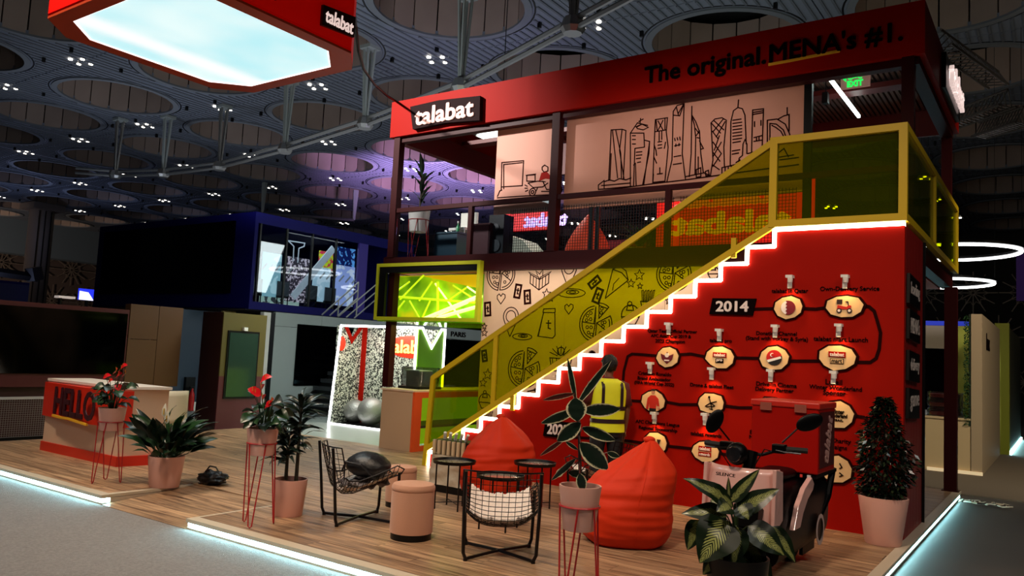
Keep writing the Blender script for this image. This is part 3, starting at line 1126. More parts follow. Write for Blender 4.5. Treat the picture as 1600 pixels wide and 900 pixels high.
names = {1235: 'first on the top row', 1321: 'above the scooter plaque', 1311: 'above the mart plaque', 1212: 'above the red and black badge plaque', 1125: 'above the pro plaque', 1046: 'above the crested badge plaque',
         1017: 'above the sportsman plaque', 1113: 'above the drone plaque', 1205: 'above the plaque behind the delivery box', 1303: 'above the brush-lettered plaque', 1024: 'above the trophy plaque', 1103: 'above the rewards plaque'}
for (px, py, ty) in ((1235, 441, 481), (1321, 441, 479), (1311, 517, 559), (1212, 518, 559), (1125, 524, 559), (1046, 514, 558), (1017, 575, 627), (1113, 584, 630), (1205, 587, 640), (1303, 590, 648), (1024, 653, 693), (1103, 655, 705)):
    c = w0(px, py)
    t = thing('clip_lamp', 'small white clip lamp on the red timeline wall, ' + names[px], 'lamp', (c.x, -0.01, c.z), group='clip lamps over the plaques')
    MB().box((c.x - .028, -.02, c.z - .07), (c.x + .02, 0, c.z + .05)).build('bracket', WHITE, t)
    MB().box((c.x - .03, -.10, c.z + .045), (c.x + .045, 0, c.z + .075)).build('arm', WHITE, t)
    MB().lathe([(.026, c.z - .01), (.03, c.z + .045)], (c.x + .02, -.085, 0), 12).build('head', WHITE, t)
    L = light('clip_lamp_light', 'SPOT', (c.x + .02, -.10, c.z - .02), (c.x + .02, -.02, c.z - .42), 6.5, (1.0, .62, .24), .02, spot=110, blend=.9)
    L.parent = t
    L.location = L.location - t.location
# ================================================================ STAIRCASE
ST = thing('staircase', 'staircase climbing behind the stepped top of the red wall', 'stairs', (-4, 0.6, 0))
for k in range(NT):
    z = ZL - (k + 1) * RS
    x1 = -1.36 - k * TW
    MB().box((x1 - TW, 0.065, max(0, z - 0.3)), (x1, 1.18, z)).build('step', M('step_grey', '#6a5a52', 0.6), ST)
MB().box((-1.36, 0.065, ZL - 0.12), (-0.055, 1.18, ZL)).build('landing', M('step_grey'), ST)


# ================================================================ YELLOW BALUSTRADES
def bar(mb, a, b, w=0.06, d=0.06, face='y'):
    """square bar between two points; face gives the axis the pane looks along"""
    a, b = Vector(a), Vector(b)
    t = (b - a).normalized()
    n = Vector((0, 1, 0)) if face == 'y' else Vector((1, 0, 0))
    s_ = t.cross(n).normalized() * w / 2
    n = n * d / 2
    return mb.pts8([a - s_ - n, a + s_ - n, a + s_ + n, a - s_ + n, b - s_ - n, b + s_ - n, b + s_ + n, b - s_ + n])


BY = -0.03
SB = thing('stair_balustrade', 'sloping yellow balustrade with tinted yellow glass along the stairs', 'balustrade', (-4, BY, 0))
TL, TR_, BL, BR_ = (-6.40, 1.31), (-1.38, 4.36), (-6.47, 0.24), (-1.38, 3.36)


def lerp(a, b, t):
    return (a[0] + (b[0] - a[0]) * t, a[1] + (b[1] - a[1]) * t)


bar(MB(), (TL[0], BY, TL[1]), (TR_[0], BY, TR_[1]), .075, .056).build('handrail', YELLOW, SB)
bar(MB(), (BL[0], BY, BL[1]), (BR_[0], BY, BR_[1]), .075, .056).build('bottom_rail', YELLOW, SB)
bar(MB(), (BL[0], BY, 0.0), (TL[0], BY, TL[1] + .02), .07, .062).build('post', YELLOW, SB)
mt_, mb_ = lerp(TL, TR_, .225), lerp(BL, BR_, .236)
bar(MB(), (mb_[0], BY, mb_[1]), (mt_[0], BY, mt_[1]), .07, .05).build('post', YELLOW, SB)
g0 = [BL, mb_, mt_, TL]
g1 = [mb_, BR_, TR_, mt_]
for g in (g0, g1):
    MB().prism(g, 'y', BY - .004, BY + .004).build('glass_pane', YGLASS, SB)
for px, py in ((1148, 388), (803, 628)):
    p = at(px, py, y=0)
    MB().box((p.x - .03, BY - .02, p.z - .12), (p.x + .03, BY + .02, p.z + .12)).build('bracket', YELLOW, SB)

LB = thing('landing_balustrade', 'level yellow balustrade with tinted yellow glass round the landing and walkway', 'balustrade', (0, 0, ZL))
zb, zt = 3.385, 4.36
q = MB().box((-1.43, BY - .035, zb - .05), (0.03, BY + .035, zb + .03)).build('bottom_rail', YELLOW, LB)
MB().box((-1.43, BY - .035, zt - .04), (0.03, BY + .035, zt + .04)).build('top_rail', YELLOW, LB)
MB().box((-1.43, BY - .035, zb + .03), (-1.345, BY + .035, zt - .04)).build('post', YELLOW, LB)
MB().box((-0.055, BY - .035, zb + .03), (0.03, BY + .035, zt - .04)).build('post', YELLOW, LB)
MB().box((-1.345, BY - .004, zb), (-0.055, BY + .004, zt)).build('glass_pane', YGLASS, LB)
MB().box((-0.04, 0.006, zb - .05), (0.03, 5.0, zb + .03)).build('bottom_rail', YELLOW, LB)
MB().box((-0.04, 0.006, zt - .04), (0.03, 5.0, zt + .04)).build('top_rail', YELLOW, LB)
for yy in (2.3, 4.96):
    MB().box((-0.04, yy - .035, zb + .03), (0.03, yy + .035, zt - .04)).build('post', YELLOW, LB)
for a, b in ((0.0, 2.27), (2.335, 4.93)):
    MB().box((-0.009, a, zb), (-0.001, b, zt)).build('glass_pane', YGLASS, LB)

# ================================================================ UPPER DECK AND FRAME
DY = 1.2
DK = thing('upper_deck', 'dark maroon upper deck slab with a deep steel edge beam', 'deck', (-4.4, 3, 3.1))
MB().box((-8.8, DY, 3.08), (0.0 - .045, DY + .16, 3.36)).build('edge_beam', DRED, DK)
MB().box((-8.8, DY + .16, 3.08), (-8.64, 5.0, 3.36)).build('edge_beam', DRED, DK)
MB().box((-0.2, 1.42, 3.1), (-0.05, 5.0, 3.33)).build('edge_beam', DRED, DK)
MB().box((-8.64, DY + .16, 3.14), (-0.2, 5.0, 3.3)).build('deck_slab', M('deck_grey', '#3a3336', .6), DK)
MB().box((-8.6, DY + .2, 3.09), (-0.22, 4.96, 3.135)).build('soffit', M('soffit_salmon', '#d8705c', .6), DK)


def column(x, y, z0, z1, lab, w=.14):
    t = thing('steel_column', lab, 'column', (x, y, z0))
    MB().box((x - w / 2, y - w / 2, z0), (x + w / 2, y + w / 2, z1)).build('shaft', DRED, t)
    MB().box((x - w / 2 - .03, y - w / 2 - .03, z0), (x + w / 2 + .03, y + w / 2 + .03, z0 + .012)).build('base_plate', DRED, t)
    return t


column(-8.62, 1.32, 1.03, 3.08, 'dark maroon column rising from the beige counter past the lime window')
column(-8.66, 1.28, 3.36, 5.6, 'dark maroon column at the left front corner of the upper deck')
column(-5.22, 1.28, 3.36, 5.6, 'dark maroon column between the two mural boards')
column(-0.16, 1.28, 3.36, 5.6, 'dark maroon column behind the landing, under the right end of the fascia')
column(-0.03, 4.6, 0.0, 3.08, 'lone dark maroon column at the far right corner of the platform', .17)
column(-0.12, 4.84, 3.36, 5.6, 'dark maroon column behind the far end of the yellow walkway glass')
column(-8.55, 4.84, 3.36, 5.6, 'dark maroon column at the rear left of the upper deck')

# roof fascia
RF = thing('roof_fascia', 'deep red fascia band round the top of the two-storey stand', 'fascia', (-4.4, 1.2, 5.6))
F0, F1 = 5.6, 6.27
MB().box((-8.82, DY - .02, F0), (0.03, DY + .05, F1)).build('front_panel', RED, RF)
MB().box((-0.04, DY + .05, F0), (0.03, 5.0, F1)).build('side_panel', RED, RF)
MB().box((-8.82, DY + .05, F0), (-8.75, 5.0, F1)).build('side_panel', RED, RF)
MB().box((-8.75, 4.93, F0), (-0.04, 5.0, F1)).build('rear_panel', M('maroon_panel', '#5a100e', .5), RF)
MB().box((-8.75, DY + .05, F0 - .10), (-0.04, DY + .19, F0 + .0)).build('soffit_beam', DRED, RF)
MB().box((-0.2, DY + .19, F0 - .10), (-0.04, 4.93, F0)).build('soffit_beam', DRED, RF)
MB().box((-8.75, DY + .19, F0 - .10), (-8.6, 4.93, F0 + .3)).build('soffit_beam', M('maroon_panel'), RF)
MB().box((-8.6, 3.02, F0 + .28), (-0.2, 3.28, F0 + .36)).build('roof_joist', M('maroon_panel'), RF)
for xx in (-6.6, -4.4, -2.4):
    MB().box((xx, DY + .19, F0 + .3), (xx + .1, 4.93, F0 + .45)).build('roof_joist', M('maroon_panel'), RF)
# ribbed ceiling over the landing side
q = MB()
k = 0
x = -2.28
while x < -0.24:
    MB().box((x, DY + .22, 6.02), (x + .045, 4.9, 6.08)).build('ceiling_slat', M('slat_brown', '#5a4238', .6), RF)
    x += .075
# signs on the fascia
nrm = (0, -1, 0)
FYY = DY - .02


def wf(px, py):
    p = at(px, py, y=FYY)
    return p


t = thing('brand_sign', 'maroon plate with pale talabat lettering at the left end of the red fascia', 'sign', tuple(wf(700, 180)))
a = [wf(*p) for p in ((646, 169), (690, 159), (755, 152), (754, 190), (700, 194), (650, 204))]
MB().prism([(p.x, p.z) for p in a], 'y', FYY - .09, FYY).build('plate', M('sign_maroon', '#1c0608', .7, spec=.1), t)
c = wf(699, 178)
lettering(MB(), 'talabat', (c.x, FYY - .105, c.z), (wf(744, 170) - wf(654, 182)).length, .30, depth=.02, bold=.03).build('lettering', M('lit_letter', '#ffd8cc', .5, emit=.35, ecol='#ffc0b0'), t)
t = thing('slogan_sign', 'black slogan lettering with a yellow underline across the red fascia', 'sign', tuple(wf(1200, 95)))
a, b = wf(1008, 126), wf(1196, 96)
lettering(MB(), 'The original.', ((a.x + b.x) / 2, FYY - .012, 5.885), b.x - a.x, .315, depth=.014, bold=.03).build('lettering', LETTER, t)
a, b = wf(1203, 95), wf(1410, 55)
lettering(MB(), "MENA's #1.", ((a.x + b.x) / 2, FYY - .012, 5.915), b.x - a.x, .27, depth=.014, bold=.03).build('lettering', LETTER, t)
q = MB()
uu = [wf(1202, 101), wf(1235, 95), wf(1270, 88), wf(1311, 80)]
q.stroke([Vector((p.x, FYY, p.z)) for p in uu], .035, nrm, .012)
q.build('underline', M('underline_yellow', '#f0b428', .5), t)
t = thing('brand_sign', 'black plate with lit white letters on the right-hand face of the fascia, seen edge-on', 'sign', (0.05, 3.6, 5.95))
MB().box((0.03, 2.75, 5.66), (0.09, 4.55, 6.16)).build('plate', BLACK, t)
lettering(MB(), 'talabat', (0.14, 3.65, 5.93), 1.5, .34, (0, 1, 0), (0, 0, 1), .05, .03).build('lettering', M('lit_letter_white', '#ffffff', .5, emit=.7, ecol='#ffe0d8'), t)
# light tube, exit sign, oval lamp
t = thing('tube_light', 'bright white tube light hanging under the ribbed roof, beside the exit sign', 'lamp', (-1.22, 2.7, 5.7))
MB().box((-1.24, 1.78, 5.68), (-1.20, 3.74, 5.72)).build('tube', M('tube_glow', '#ffffff', emit=9, ecol='#e8fff8'), t)
for yy in (2.1, 3.4):
    MB().tube([(-1.22, yy, 5.72), (-1.22, yy, 6.02)], .008, 4).build('cord', BLACK, t)
t = thing('exit_sign', 'pale sign board with green exit lettering hanging under the right end of the fascia', 'sign', (-0.82, 1.6, 5.5))
MB().box((-1.02, 1.58, 5.43), (-0.66, 1.62, 5.65)).build('board', M('exit_board', '#c89890', .5, emit=.12, ecol='#ffc0b0'), t)
GL = M('exit_green', '#20ff70', .5, emit=1.0, ecol='#18f060')
lettering(MB(), 'EXIT', (-0.84, 1.575, 5.485), .19, .075, depth=.01, bold=.05).build('lettering', GL, t)
lettering(MB(), '\u062e\u0631\u0648\u062c'[::-1], (-0.84, 1.575, 5.585), .17, .08, depth=.01, bold=.05).build('lettering', GL, t)
q = MB().prism([(-.99, 5.56), (-.95, 5.60), (-.95, 5.52)], 'y', 1.565, 1.58).build('arrow', GL, t)
MB().box((-.92, 1.59, 5.65), (-.76, 1.61, 5.70)).build('hanger', M('exit_board'), t)
MB().tube([(-.84, 1.6, 5.7), (-.84, 1.6, 6.02)], .01, 4).build('rod', BLACK, t)
t = thing('security_camera', 'small dark camera hanging under the ribbed roof left of the tube light', 'camera', (-1.5, 2.2, 5.6))
MB().tube([(-1.45, 2.6, 6.02), (-1.45, 2.6, 5.75)], .01, 4).build('stem', BLACK, t)
MB().box((-1.49, 2.54, 5.60), (-1.41, 2.64, 5.76)).build('housing', BLACK, t)
t = thing('pendant_disc_lamp', 'glowing white round ceiling disc behind the left mural board', 'lamp', tuple(at(775, 215, z=7.4)))
c = at(782, 218, z=7.4)
MB().lathe([(.62, -.04), (.62, .05)], c, 28).build('glow_panel', M('disc_glow', '#ffffff', emit=2.2, ecol='#f4fff8'), t)
MB().lathe([(.66, .05), (.66, .12)], c, 28).build('housing', WHITE, t)
MB().tube([c + Vector((0, 0, .1)), c + Vector((0, 0, 4.5))], .012, 4).build('cord', BLACK, t)

# ================================================================ SKYLINE MURAL
MY = 1.42


def wm(px, py):
    p = at(px, py, y=MY - .003)
    return p


t = MU = thing('skyline_mural', 'pink mural boards printed with a maroon city skyline and a courier on a scooter', 'mural', (-4, MY, 4.1))
MB().box((-6.52, MY, 4.06), (-5.30, MY + .05, 5.58)).build('board', MURAL, MU)
MB().box((-5.14, MY, 4.06), (-1.44, MY + .05, 5.58)).build('board', MURAL, MU)
MB().box((-1.44, MY - .02, 3.36), (-1.34, MY + .06, 5.58)).build('edge_post', BLACK, MU)
# plinth line just below
SK = [[(935, 296), (935, 289), (944, 282), (944, 294)], [(944, 284), (952, 281), (960, 283), (968, 279), (978, 281), (986, 278)], [(935, 296), (988, 291)], [(940, 290), (984, 286)],
      [(951, 282), (955, 203), (972, 202), (978, 204), (974, 280)], [(957, 204), (965, 278)], [(962, 203), (970, 240), (971, 278)], [(972, 203), (968, 235), (975, 279)], [(955, 240), (953, 280)],
      [(985, 292), (985, 208), (1006, 208), (1007, 230)], [(985, 208), (996, 192), (1012, 196)], [(996, 198), (1003, 194), (1013, 199), (1005, 203), (996, 201), (994, 198), (1003, 194)], [(1000, 193), (1001, 185)], [(998, 190), (1005, 186)],
      [(1007, 219), (1015, 221), (1006, 288)], [(1015, 221), (1014, 240), (1004, 289)], [(992, 232), (1006, 230)], [(992, 232), (990, 291)], [(990, 258), (993, 255), (994, 290)], [(988, 212), (993, 212)], [(988, 218), (993, 218)], [(988, 225), (993, 225)],
      [(994, 238), (1003, 237)], [(994, 243), (1003, 242)], [(994, 248), (1001, 247)], [(996, 254), (1001, 253)],
      [(1020, 285), (1023, 207), (1024, 187), (1043, 184), (1041, 206), (1044, 230), (1039, 283)], [(1023, 206), (1041, 203)], [(1028, 189), (1036, 203)], [(1036, 188), (1028, 204)], [(1025, 187), (1027, 205)], [(1039, 185), (1039, 203)], [(1030, 206), (1030, 220)], [(1034, 205), (1034, 218)],
      [(1028, 222), (1034, 221)], [(1028, 227), (1034, 226)], [(1028, 232), (1034, 231)], [(1022, 226), (1025, 235), (1026, 243)], [(1022, 246), (1026, 255)], [(1040, 222), (1038, 232)], [(1031, 262), (1031, 271)], [(1027, 272), (1035, 271)], [(1021, 272), (1020, 285), (1039, 283)],
      [(1042, 284), (1050, 250), (1052, 174), (1058, 165), (1069, 162), (1066, 240), (1071, 280)], [(1052, 180), (1062, 181), (1068, 164)], [(1057, 168), (1060, 180)], [(1068, 163), (1060, 177)],
      [(1054, 216), (1055, 220)], [(1058, 215), (1059, 219)], [(1062, 214), (1063, 219)], [(1054, 228), (1063, 226)], [(1053, 245), (1064, 243)], [(1052, 257), (1065, 255)], [(1056, 229), (1056, 225)], [(1061, 228), (1061, 224)],
      [(1077, 276), (1080, 240), (1081, 166)], [(1081, 180), (1087, 190), (1093, 206), (1095, 240), (1099, 270)], [(1081, 182), (1085, 195), (1087, 215), (1086, 273)], [(1086, 200), (1092, 208)], [(1088, 212), (1093, 204)], [(1093, 220), (1099, 232), (1096, 233)], [(1089, 215), (1094, 216)], [(1091, 245), (1091, 270)], [(1088, 265), (1088, 277), (1095, 276), (1095, 262), (1088, 265)],
      [(1071, 276), (1100, 270), (1111, 275)], [(1102, 268), (1103, 275), (1108, 274), (1107, 266), (1102, 268)],
      [(1110, 274), (1114, 250), (1111, 192), (1117, 186), (1128, 184), (1135, 188), (1131, 230), (1132, 260)], [(1112, 193), (1126, 208)], [(1115, 188), (1131, 203)], [(1130, 186), (1114, 206)], [(1133, 190), (1119, 214)], [(1113, 205), (1122, 217)], [(1124, 212), (1116, 235)], [(1127, 222), (1114, 245)], [(1114, 222), (1127, 240)], [(1114, 238), (1125, 252)], [(1127, 240), (1114, 260)], [(1114, 258), (1124, 265)],
      [(1141, 260), (1142, 190), (1146, 173), (1153, 168), (1160, 170), (1164, 180), (1166, 225)], [(1153, 168), (1154, 156)], [(1145, 188), (1158, 186)], [(1145, 193), (1159, 191)], [(1145, 198), (1159, 196)], [(1145, 203), (1159, 201)], [(1145, 208), (1159, 206)], [(1145, 213), (1159, 211)], [(1145, 218), (1159, 216)], [(1145, 223), (1157, 221)], [(1144, 236), (1156, 234)], [(1144, 241), (1154, 239)],
      [(1128, 272), (1128, 262), (1154, 256), (1155, 247), (1160, 243), (1161, 225), (1164, 218), (1167, 225), (1167, 240)], [(1133, 262), (1133, 270)], [(1138, 261), (1138, 269)], [(1143, 260), (1143, 267)], [(1150, 254), (1156, 250), (1158, 258)], [(1168, 240), (1176, 238)],
      [(1174, 250), (1176, 172), (1193, 170), (1191, 228)], [(1176, 176), (1193, 173)], [(1176, 179), (1193, 176)], [(1178, 215), (1190, 212)], [(1178, 221), (1190, 219)], [(1182, 214), (1182, 220)], [(1186, 213), (1186, 219)], [(1179, 190), (1179, 198)], [(1189, 188), (1189, 196)],
      [(1199, 228), (1199, 188), (1214, 186), (1227, 194), (1234, 210), (1235, 220)], [(1203, 226), (1203, 193), (1213, 194), (1224, 203), (1230, 219)], [(1206, 196), (1212, 199), (1220, 205), (1226, 216)], [(1216, 186), (1225, 181), (1233, 179), (1233, 205)], [(1230, 168), (1230, 180)],
      [(1215, 240), (1225, 232), (1232, 245)], [(1215, 246), (1240, 242)], [(1218, 250), (1248, 246)],
      [(928, 300), (985, 292), (1020, 287), (1071, 281), (1128, 273), (1180, 266), (1248, 257)]]
# fascia of the drawing split into one stroke set per building group
grp = [(0, 9), (9, 26), (26, 41), (41, 53), (53, 63), (63, 76), (76, 88), (88, 96), (96, 104), (104, len(SK) - 1), (len(SK) - 1, len(SK))]
for a, b in grp:
    q = MB()
    for L in SK[a:b]:
        q.stroke([wm(*p) for p in L], .016, nrm, .003)
    q.build('skyline_drawing', INK, MU)
q = MB()
for L in ([(783, 297), (784, 254), (818, 251), (816, 290), (784, 292)], [(787, 295), (787, 257), (816, 254)], [(777, 307), (781, 298), (784, 297)], [(777, 309), (820, 306), (864, 304)],
          [(823, 274), (823, 283), (836, 283), (836, 273), (823, 274)], [(822, 274), (837, 272)], [(825, 286), (833, 293), (848, 292), (856, 286)], [(825, 286), (840, 283), (852, 284)], [(820, 289), (824, 291)], [(820, 294), (824, 294)], [(821, 299), (825, 297)],
          [(846, 299), (862, 299)], [(840, 293), (838, 298)], [(848, 283), (854, 296), (860, 296)], [(847, 261), (851, 258), (856, 261), (856, 267), (850, 269), (847, 265), (847, 261)]):
    q.stroke([wm(*p) for p in L], .016, nrm, .003)
for cx_, cy_, r_ in ((832, 300, 6), (832, 300, 2.5), (873, 297, 6)):
    c = wm(cx_, cy_)
    rr = r_ / ppm(c)
    q.stroke([(c.x + rr * math.cos(i * .6283), c.y, c.z + rr * math.sin(i * .6283)) for i in range(10)], .016, nrm, .003, closed=True)
q.build('courier_drawing', INK, MU)
MB().prism([(wm(*p).x, wm(*p).z) for p in ((846, 270), (854, 268), (862, 277), (860, 280), (852, 279), (842, 283))], 'y', MY - .006, MY + .001).build('red_jacket', RED, MU)

# ================================================================ UPPER RAIL, MESH AND GLASS
UR = thing('upper_railing', 'maroon railing with black wire mesh and glass along the front of the upper deck', 'railing', (-5, 1.25, 3.36))
MB().box((-8.58, 1.23, 4.19), (-0.24, 1.31, 4.265)).build('top_rail', DRED, UR)
for px in (735, 1043):
    p = at(px, 350, y=1.26)
    MB().box((p.x - .04, 1.23, 3.36), (p.x + .04, 1.31, 4.19)).build('post', DRED, UR)
p = at(735, 350, y=1.26).x
MB().box((-8.58, 1.262, 3.37), (p - .04, 1.27, 4.19)).build('glass_pane', CGLASS, UR)
MB().box((p + .04, 1.262, 3.37), (-5.3, 1.27, 4.19)).build('glass_pane', CGLASS, UR)
# black wire mesh panels behind the rail, one per bay
wires = 0
for (x0, x1) in ((-6.1, -5.32), (-5.12, -3.22), (-3.12, -1.5)):
    q = MB()
    x = x0
    while x < x1:
        q.box((x - .003, 1.335, 3.38), (x + .003, 1.341, 4.1))
        x += .045
    z = 3.4
    while z < 4.1:
        q.box((x0, 1.341, z - .003), (x1, 1.347, z + .003))
        z += .045
    q.build('wire_mesh', BLACK, UR)
for px in (922, 932):
    p = at(px, 380, y=1.36)
    MB().box((p.x - .03, 1.35, 3.36), (p.x + .03, 1.39, 4.05)).build('stay', BLACK, UR)

# ---- things on the upper deck
t = thing('hanging_sign', 'red backlit hanging sign with lilac letters, seen through the left mesh bay', 'sign', (-7.2, 3.6, 4.2))
LR = M('backlit_red', '#e01018', .5, emit=.55, ecol='#f01018')
ha, hb = at(783, 362, y=3.2), at(863, 322, y=3.2)
MB().box((ha.x, 3.2, ha.z), (hb.x, 3.3, hb.z)).build('panel', LR, t)
hc = at(852, 343, y=3.19)
lettering(MB(), 'talabat', (hc.x, 3.19, hc.z), .95, .24, (-1, 0, 0), (0, 0, 1), -.02, .06).build('lettering', M('lilac_glow', '#d0b0ff', .5, emit=1.2, ecol='#c0a8ff'), t)
for xx in (ha.x + .1, hb.x - .1):
    MB().tube([(xx, 3.25, 4.65), (xx, 3.25, 5.95)], .012, 4).build('hanger', BLACK, t)
t = thing('hanging_sign', 'wide red backlit sign with yellow letters behind the sloping yellow glass', 'sign', (-3.2, 3.0, 3.9))
MB().box((-4.25, 3.0, 3.45), (-1.7, 3.1, 4.62)).build('panel', M('backlit_red2', '#e82010', .5, emit=.8, ecol='#f82418'), t)
lettering(MB(), 'talabat', (-3.0, 2.99, 4.0), 1.9, .34, (-1, 0, 0), (0, 0, 1), -.02, .06).build('lettering', M('amber_glow', '#ffc860', .5, emit=.8, ecol='#ffb040'), t)
lettering(MB(), 'talabat', (-3.1, 2.99, 4.42), 1.6, .28, (-1, 0, 0), (0, 0, 1), -.02, .08).build('lettering', M('rose_glow', '#ff9090', .5, emit=.7, ecol='#ff8080'), t)
for xx in (-4.1, -1.85):
    MB().tube([(xx, 3.05, 4.62), (xx, 3.05, 5.95)], .012, 4).build('hanger', BLACK, t)
# ================================================================ PIZZA WALL (lower mural)
PY_ = 1.30
PZ = thing('doodle_wall', 'pale wall covered in black food doodles behind the stairs', 'wall', (-4, PY_, 0))
px0 = at(757, 430, y=PY_).x
for a, b in ((px0, -4.95), (-4.945, -3.3), (-3.295, -1.3)):
    MB().box((a, PY_, 0.0), (b, PY_ + .06, 3.075)).build('wall_board', M('doodle_board', '#dab496', .6, noise_amt=.03), PZ)
# keep the deck's front beam in front


def doodle(kind, px, py, s, rot=0.0):
    c = at(px, py, y=PY_ - .001)
    k = s / ppm(c)
    q = MB()
    ca, sa = math.cos(rot), math.sin(rot)

    def P(a, b):
        return Vector((c.x + (a * ca - b * sa) * k, PY_ - .001, c.z + (a * sa + b * ca) * k))

    def L(pts, closed=False, w=.016):
        q.stroke([P(*p) for p in pts], w, nrm, .003, closed)

    def arc(cx_, cy_, r, a0, a1, n=12, sx=1.0, sy=1.0):
        return [(cx_ + r * sx * math.cos(R_(a0 + (a1 - a0) * i / n)), cy_ + r * sy * math.sin(R_(a0 + (a1 - a0) * i / n))) for i in range(n + 1)]
    if kind == 'pizza':
        L(arc(0, 0, 1, 95, 262, 14) + [(0, 0), (0, .9)])
        L([(0, .95), (-.08, 0)])
        L(arc(0, 0, .84, 100, 258, 12))
        L([(-.05, 0), (-.85, .1)])
        L([(.1, .05)] + arc(.1, -.02, .95, -95, 30, 12) + [(.1, .05)])
        L(arc(.1, -.02, .8, -85, 20, 10))
        L([(.1, .05), (.78, -.42)])
        L([(.22, .3), (.2, 1.15)] + arc(.2, .25, .92, 88, 48, 5) + [(.22, .3)])
        L([(.24, 1.02), (.72, .86)])
        for (a, b) in ((-.5, .45), (-.3, .6), (-.55, .2), (-.3, .25), (-.5, -.2), (-.25, -.2), (-.4, -.5), (-.2, -.6), (.45, .05), (.5, -.15), (.35, -.5), (.6, .1), (.38, .85), (.35, .62)):
            L(arc(a, b, .09, 0, 360, 6), w=.012)
    elif kind == 'heart':
        L([(0, -1), (-.8, -.1), (-.85, .45), (-.45, .75), (-.05, .35), (.3, .8), (.8, .6), (.85, .1), (.4, -.5), (0, -1)], w=.014)
    elif kind == 'star':
        L([(math.cos(R_(90 + 36 * i)) * (1 if i % 2 == 0 else .45), math.sin(R_(90 + 36 * i)) * (1 if i % 2 == 0 else .45)) for i in range(10)], True, .013)
    elif kind == 'phone':
        L([(-.5, -1), (.5, -1), (.5, 1), (-.5, 1)], True, .035)
        L([(0, .45), (0, -.4), (.2, -.4)], w=.022)
        L([(-.22, .15), (.2, .15)], w=.022)
    elif kind == 'pin':
        L(arc(0, .3, .75, -30, 210, 14) + [(-.05, -1.3), (0, -1.35)] + [(.65, -.08)], w=.015)
        L(arc(0, .3, .48, 0, 360, 14), w=.014)
    elif kind == 'box':
        L([(-.9, .3), (0, -.15), (.9, .3), (.9, -.45), (0, -1), (-.9, -.45)], True)
        L([(0, -.15), (0, -1)])
        L([(-.9, .3), (-1.1, .5), (-.1, .05), (0, -.15), (.1, .05), (1.1, .5), (.9, .3)])
        for a in (-.6, -.3, .3, .6):
            L([(a, .3 - (.9 - abs(a)) * .5 - .02), (a, -.45 - (.9 - abs(a)) * .6)], w=.012)
        L([(-.2, .2), (-.4, .6), (0, .3), (.3, .7), (.3, .2)], w=.013)
    elif kind == 'disc':
        L(arc(0, 0, 1.3, 0, 360, 18, 1, .28), w=.014)
        L(arc(.1, .08, .6, 0, 360, 14, 1, .28), w=.014)
        L(arc(.1, .08, .3, 0, 360, 10, 1, .3), w=.012)
    elif kind == 'bag':
        L([(-.7, -.9), (.5, -1), (.7, -.8), (.6, .8), (-.35, .8), (-.75, -.9)], True)
        L([(-.35, .8), (-.55, -.2), (-.7, -.9)])
        L([(-.4, .8), (-.35, 1.05), (.6, 1.1), (.62, .85)])
        L([(.1, .25), (.1, -.3), (.3, -.35)], w=.02)
        L([(-.08, .05), (.3, .05)], w=.02)
    elif kind == 'cone':
        L([(-.1, -1.3), (-.6, .6), (.1, .7), (.75, .5), (-.1, -1.3)])
        L([(-.6, .6), (-.3, 1), (.3, .95), (.75, .5)])
        L([(.1, .3), (-.05, -.2), (.1, -.6)], w=.012)
    elif kind == 'fries':
        for i in range(5):
            L([(-.5 + .25 * i, -.3), (-.6 + .35 * i, 1 - .1 * (i % 2)), (-.42 + .35 * i, 1.05), (-.35 + .25 * i, -.3)], w=.012)
        L([(-.7, -.2), (.8, -.2), (.55, -1.1), (-.45, -1.1)], True)
    elif kind == 'sundae':
        L(arc(0, -.1, .9, 0, 180, 10) + [(-.9, -.3), (-.5, -1), (.5, -1), (.9, -.3), (.9, -.1)])
        L(arc(-.1, .9, .22, 0, 360, 8))
        L([(-.3, .8), (-.4, .3), (.3, .3), (.2, .75)])
        L([(-.9, -.3), (.9, -.3)])
    elif kind == 'cake':
        L([(-.9, 0), (.9, 0), (.7, -.9), (-.7, -.9)], True)
        for i in range(5):
            L([(-.7 + .35 * i, 0), (-.55 + .27 * i, -.9)], w=.012)
        for i in range(7):
            a = R_(20 + 23 * i)
            L([(math.cos(a) * .3, .1 + math.sin(a) * .2), (math.cos(a), .1 + math.sin(a) * .8)], w=.013)
        L(arc(0, .5, .3, 0, 360, 8))
    elif kind == 'scoop':
        L([(-.8, 0), (.8, .4)], w=.02)
        L(arc(.9, .4, .2, 0, 300, 8), w=.018)
    q.build('doodle_' + kind, INK, PZ)


for d in (('pizza', 782, 428, 26), ('box', 843, 434, 19), ('pin', 889, 425, 18), ('phone', 809, 455, 10, -.15), ('phone', 824, 464, 10, .1), ('heart', 783, 466, 9), ('phone', 762, 483, 10, .1), ('star', 854, 459, 8),
          ('star', 861, 467, 5), ('disc', 893, 458, 19), ('pin', 798, 500, 19), ('star', 757, 510, 5), ('star', 757, 520, 6), ('phone', 929, 441, 10, -.9), ('phone', 934, 462, 11, -.35), ('cone', 962, 440, 24, -.5), ('star', 999, 430, 9),
          ('star', 986, 443, 7), ('star', 1000, 447, 5), ('pizza', 1052, 428, 28), ('bag', 855, 506, 22), ('heart', 889, 482, 9), ('pizza', 930, 506, 28), ('fries', 1010, 468, 14), ('sundae', 985, 490, 17), ('disc', 816, 526, 14),
          ('pizza', 818, 577, 29), ('cake', 876, 560, 22), ('star', 762, 585, 9), ('star', 755, 598, 7), ('sundae', 758, 625, 13), ('scoop', 830, 612, 8), ('cake', 925, 553, 6), ('fries', 760, 655, 12), ('fries', 875, 585, 10),
          ('sundae', 1115, 425, 10), ('star', 1045, 470, 6), ('disc', 960, 540, 10), ('phone', 757, 556, 8, .2), ('cone', 800, 640, 10)):
    doodle(*d)
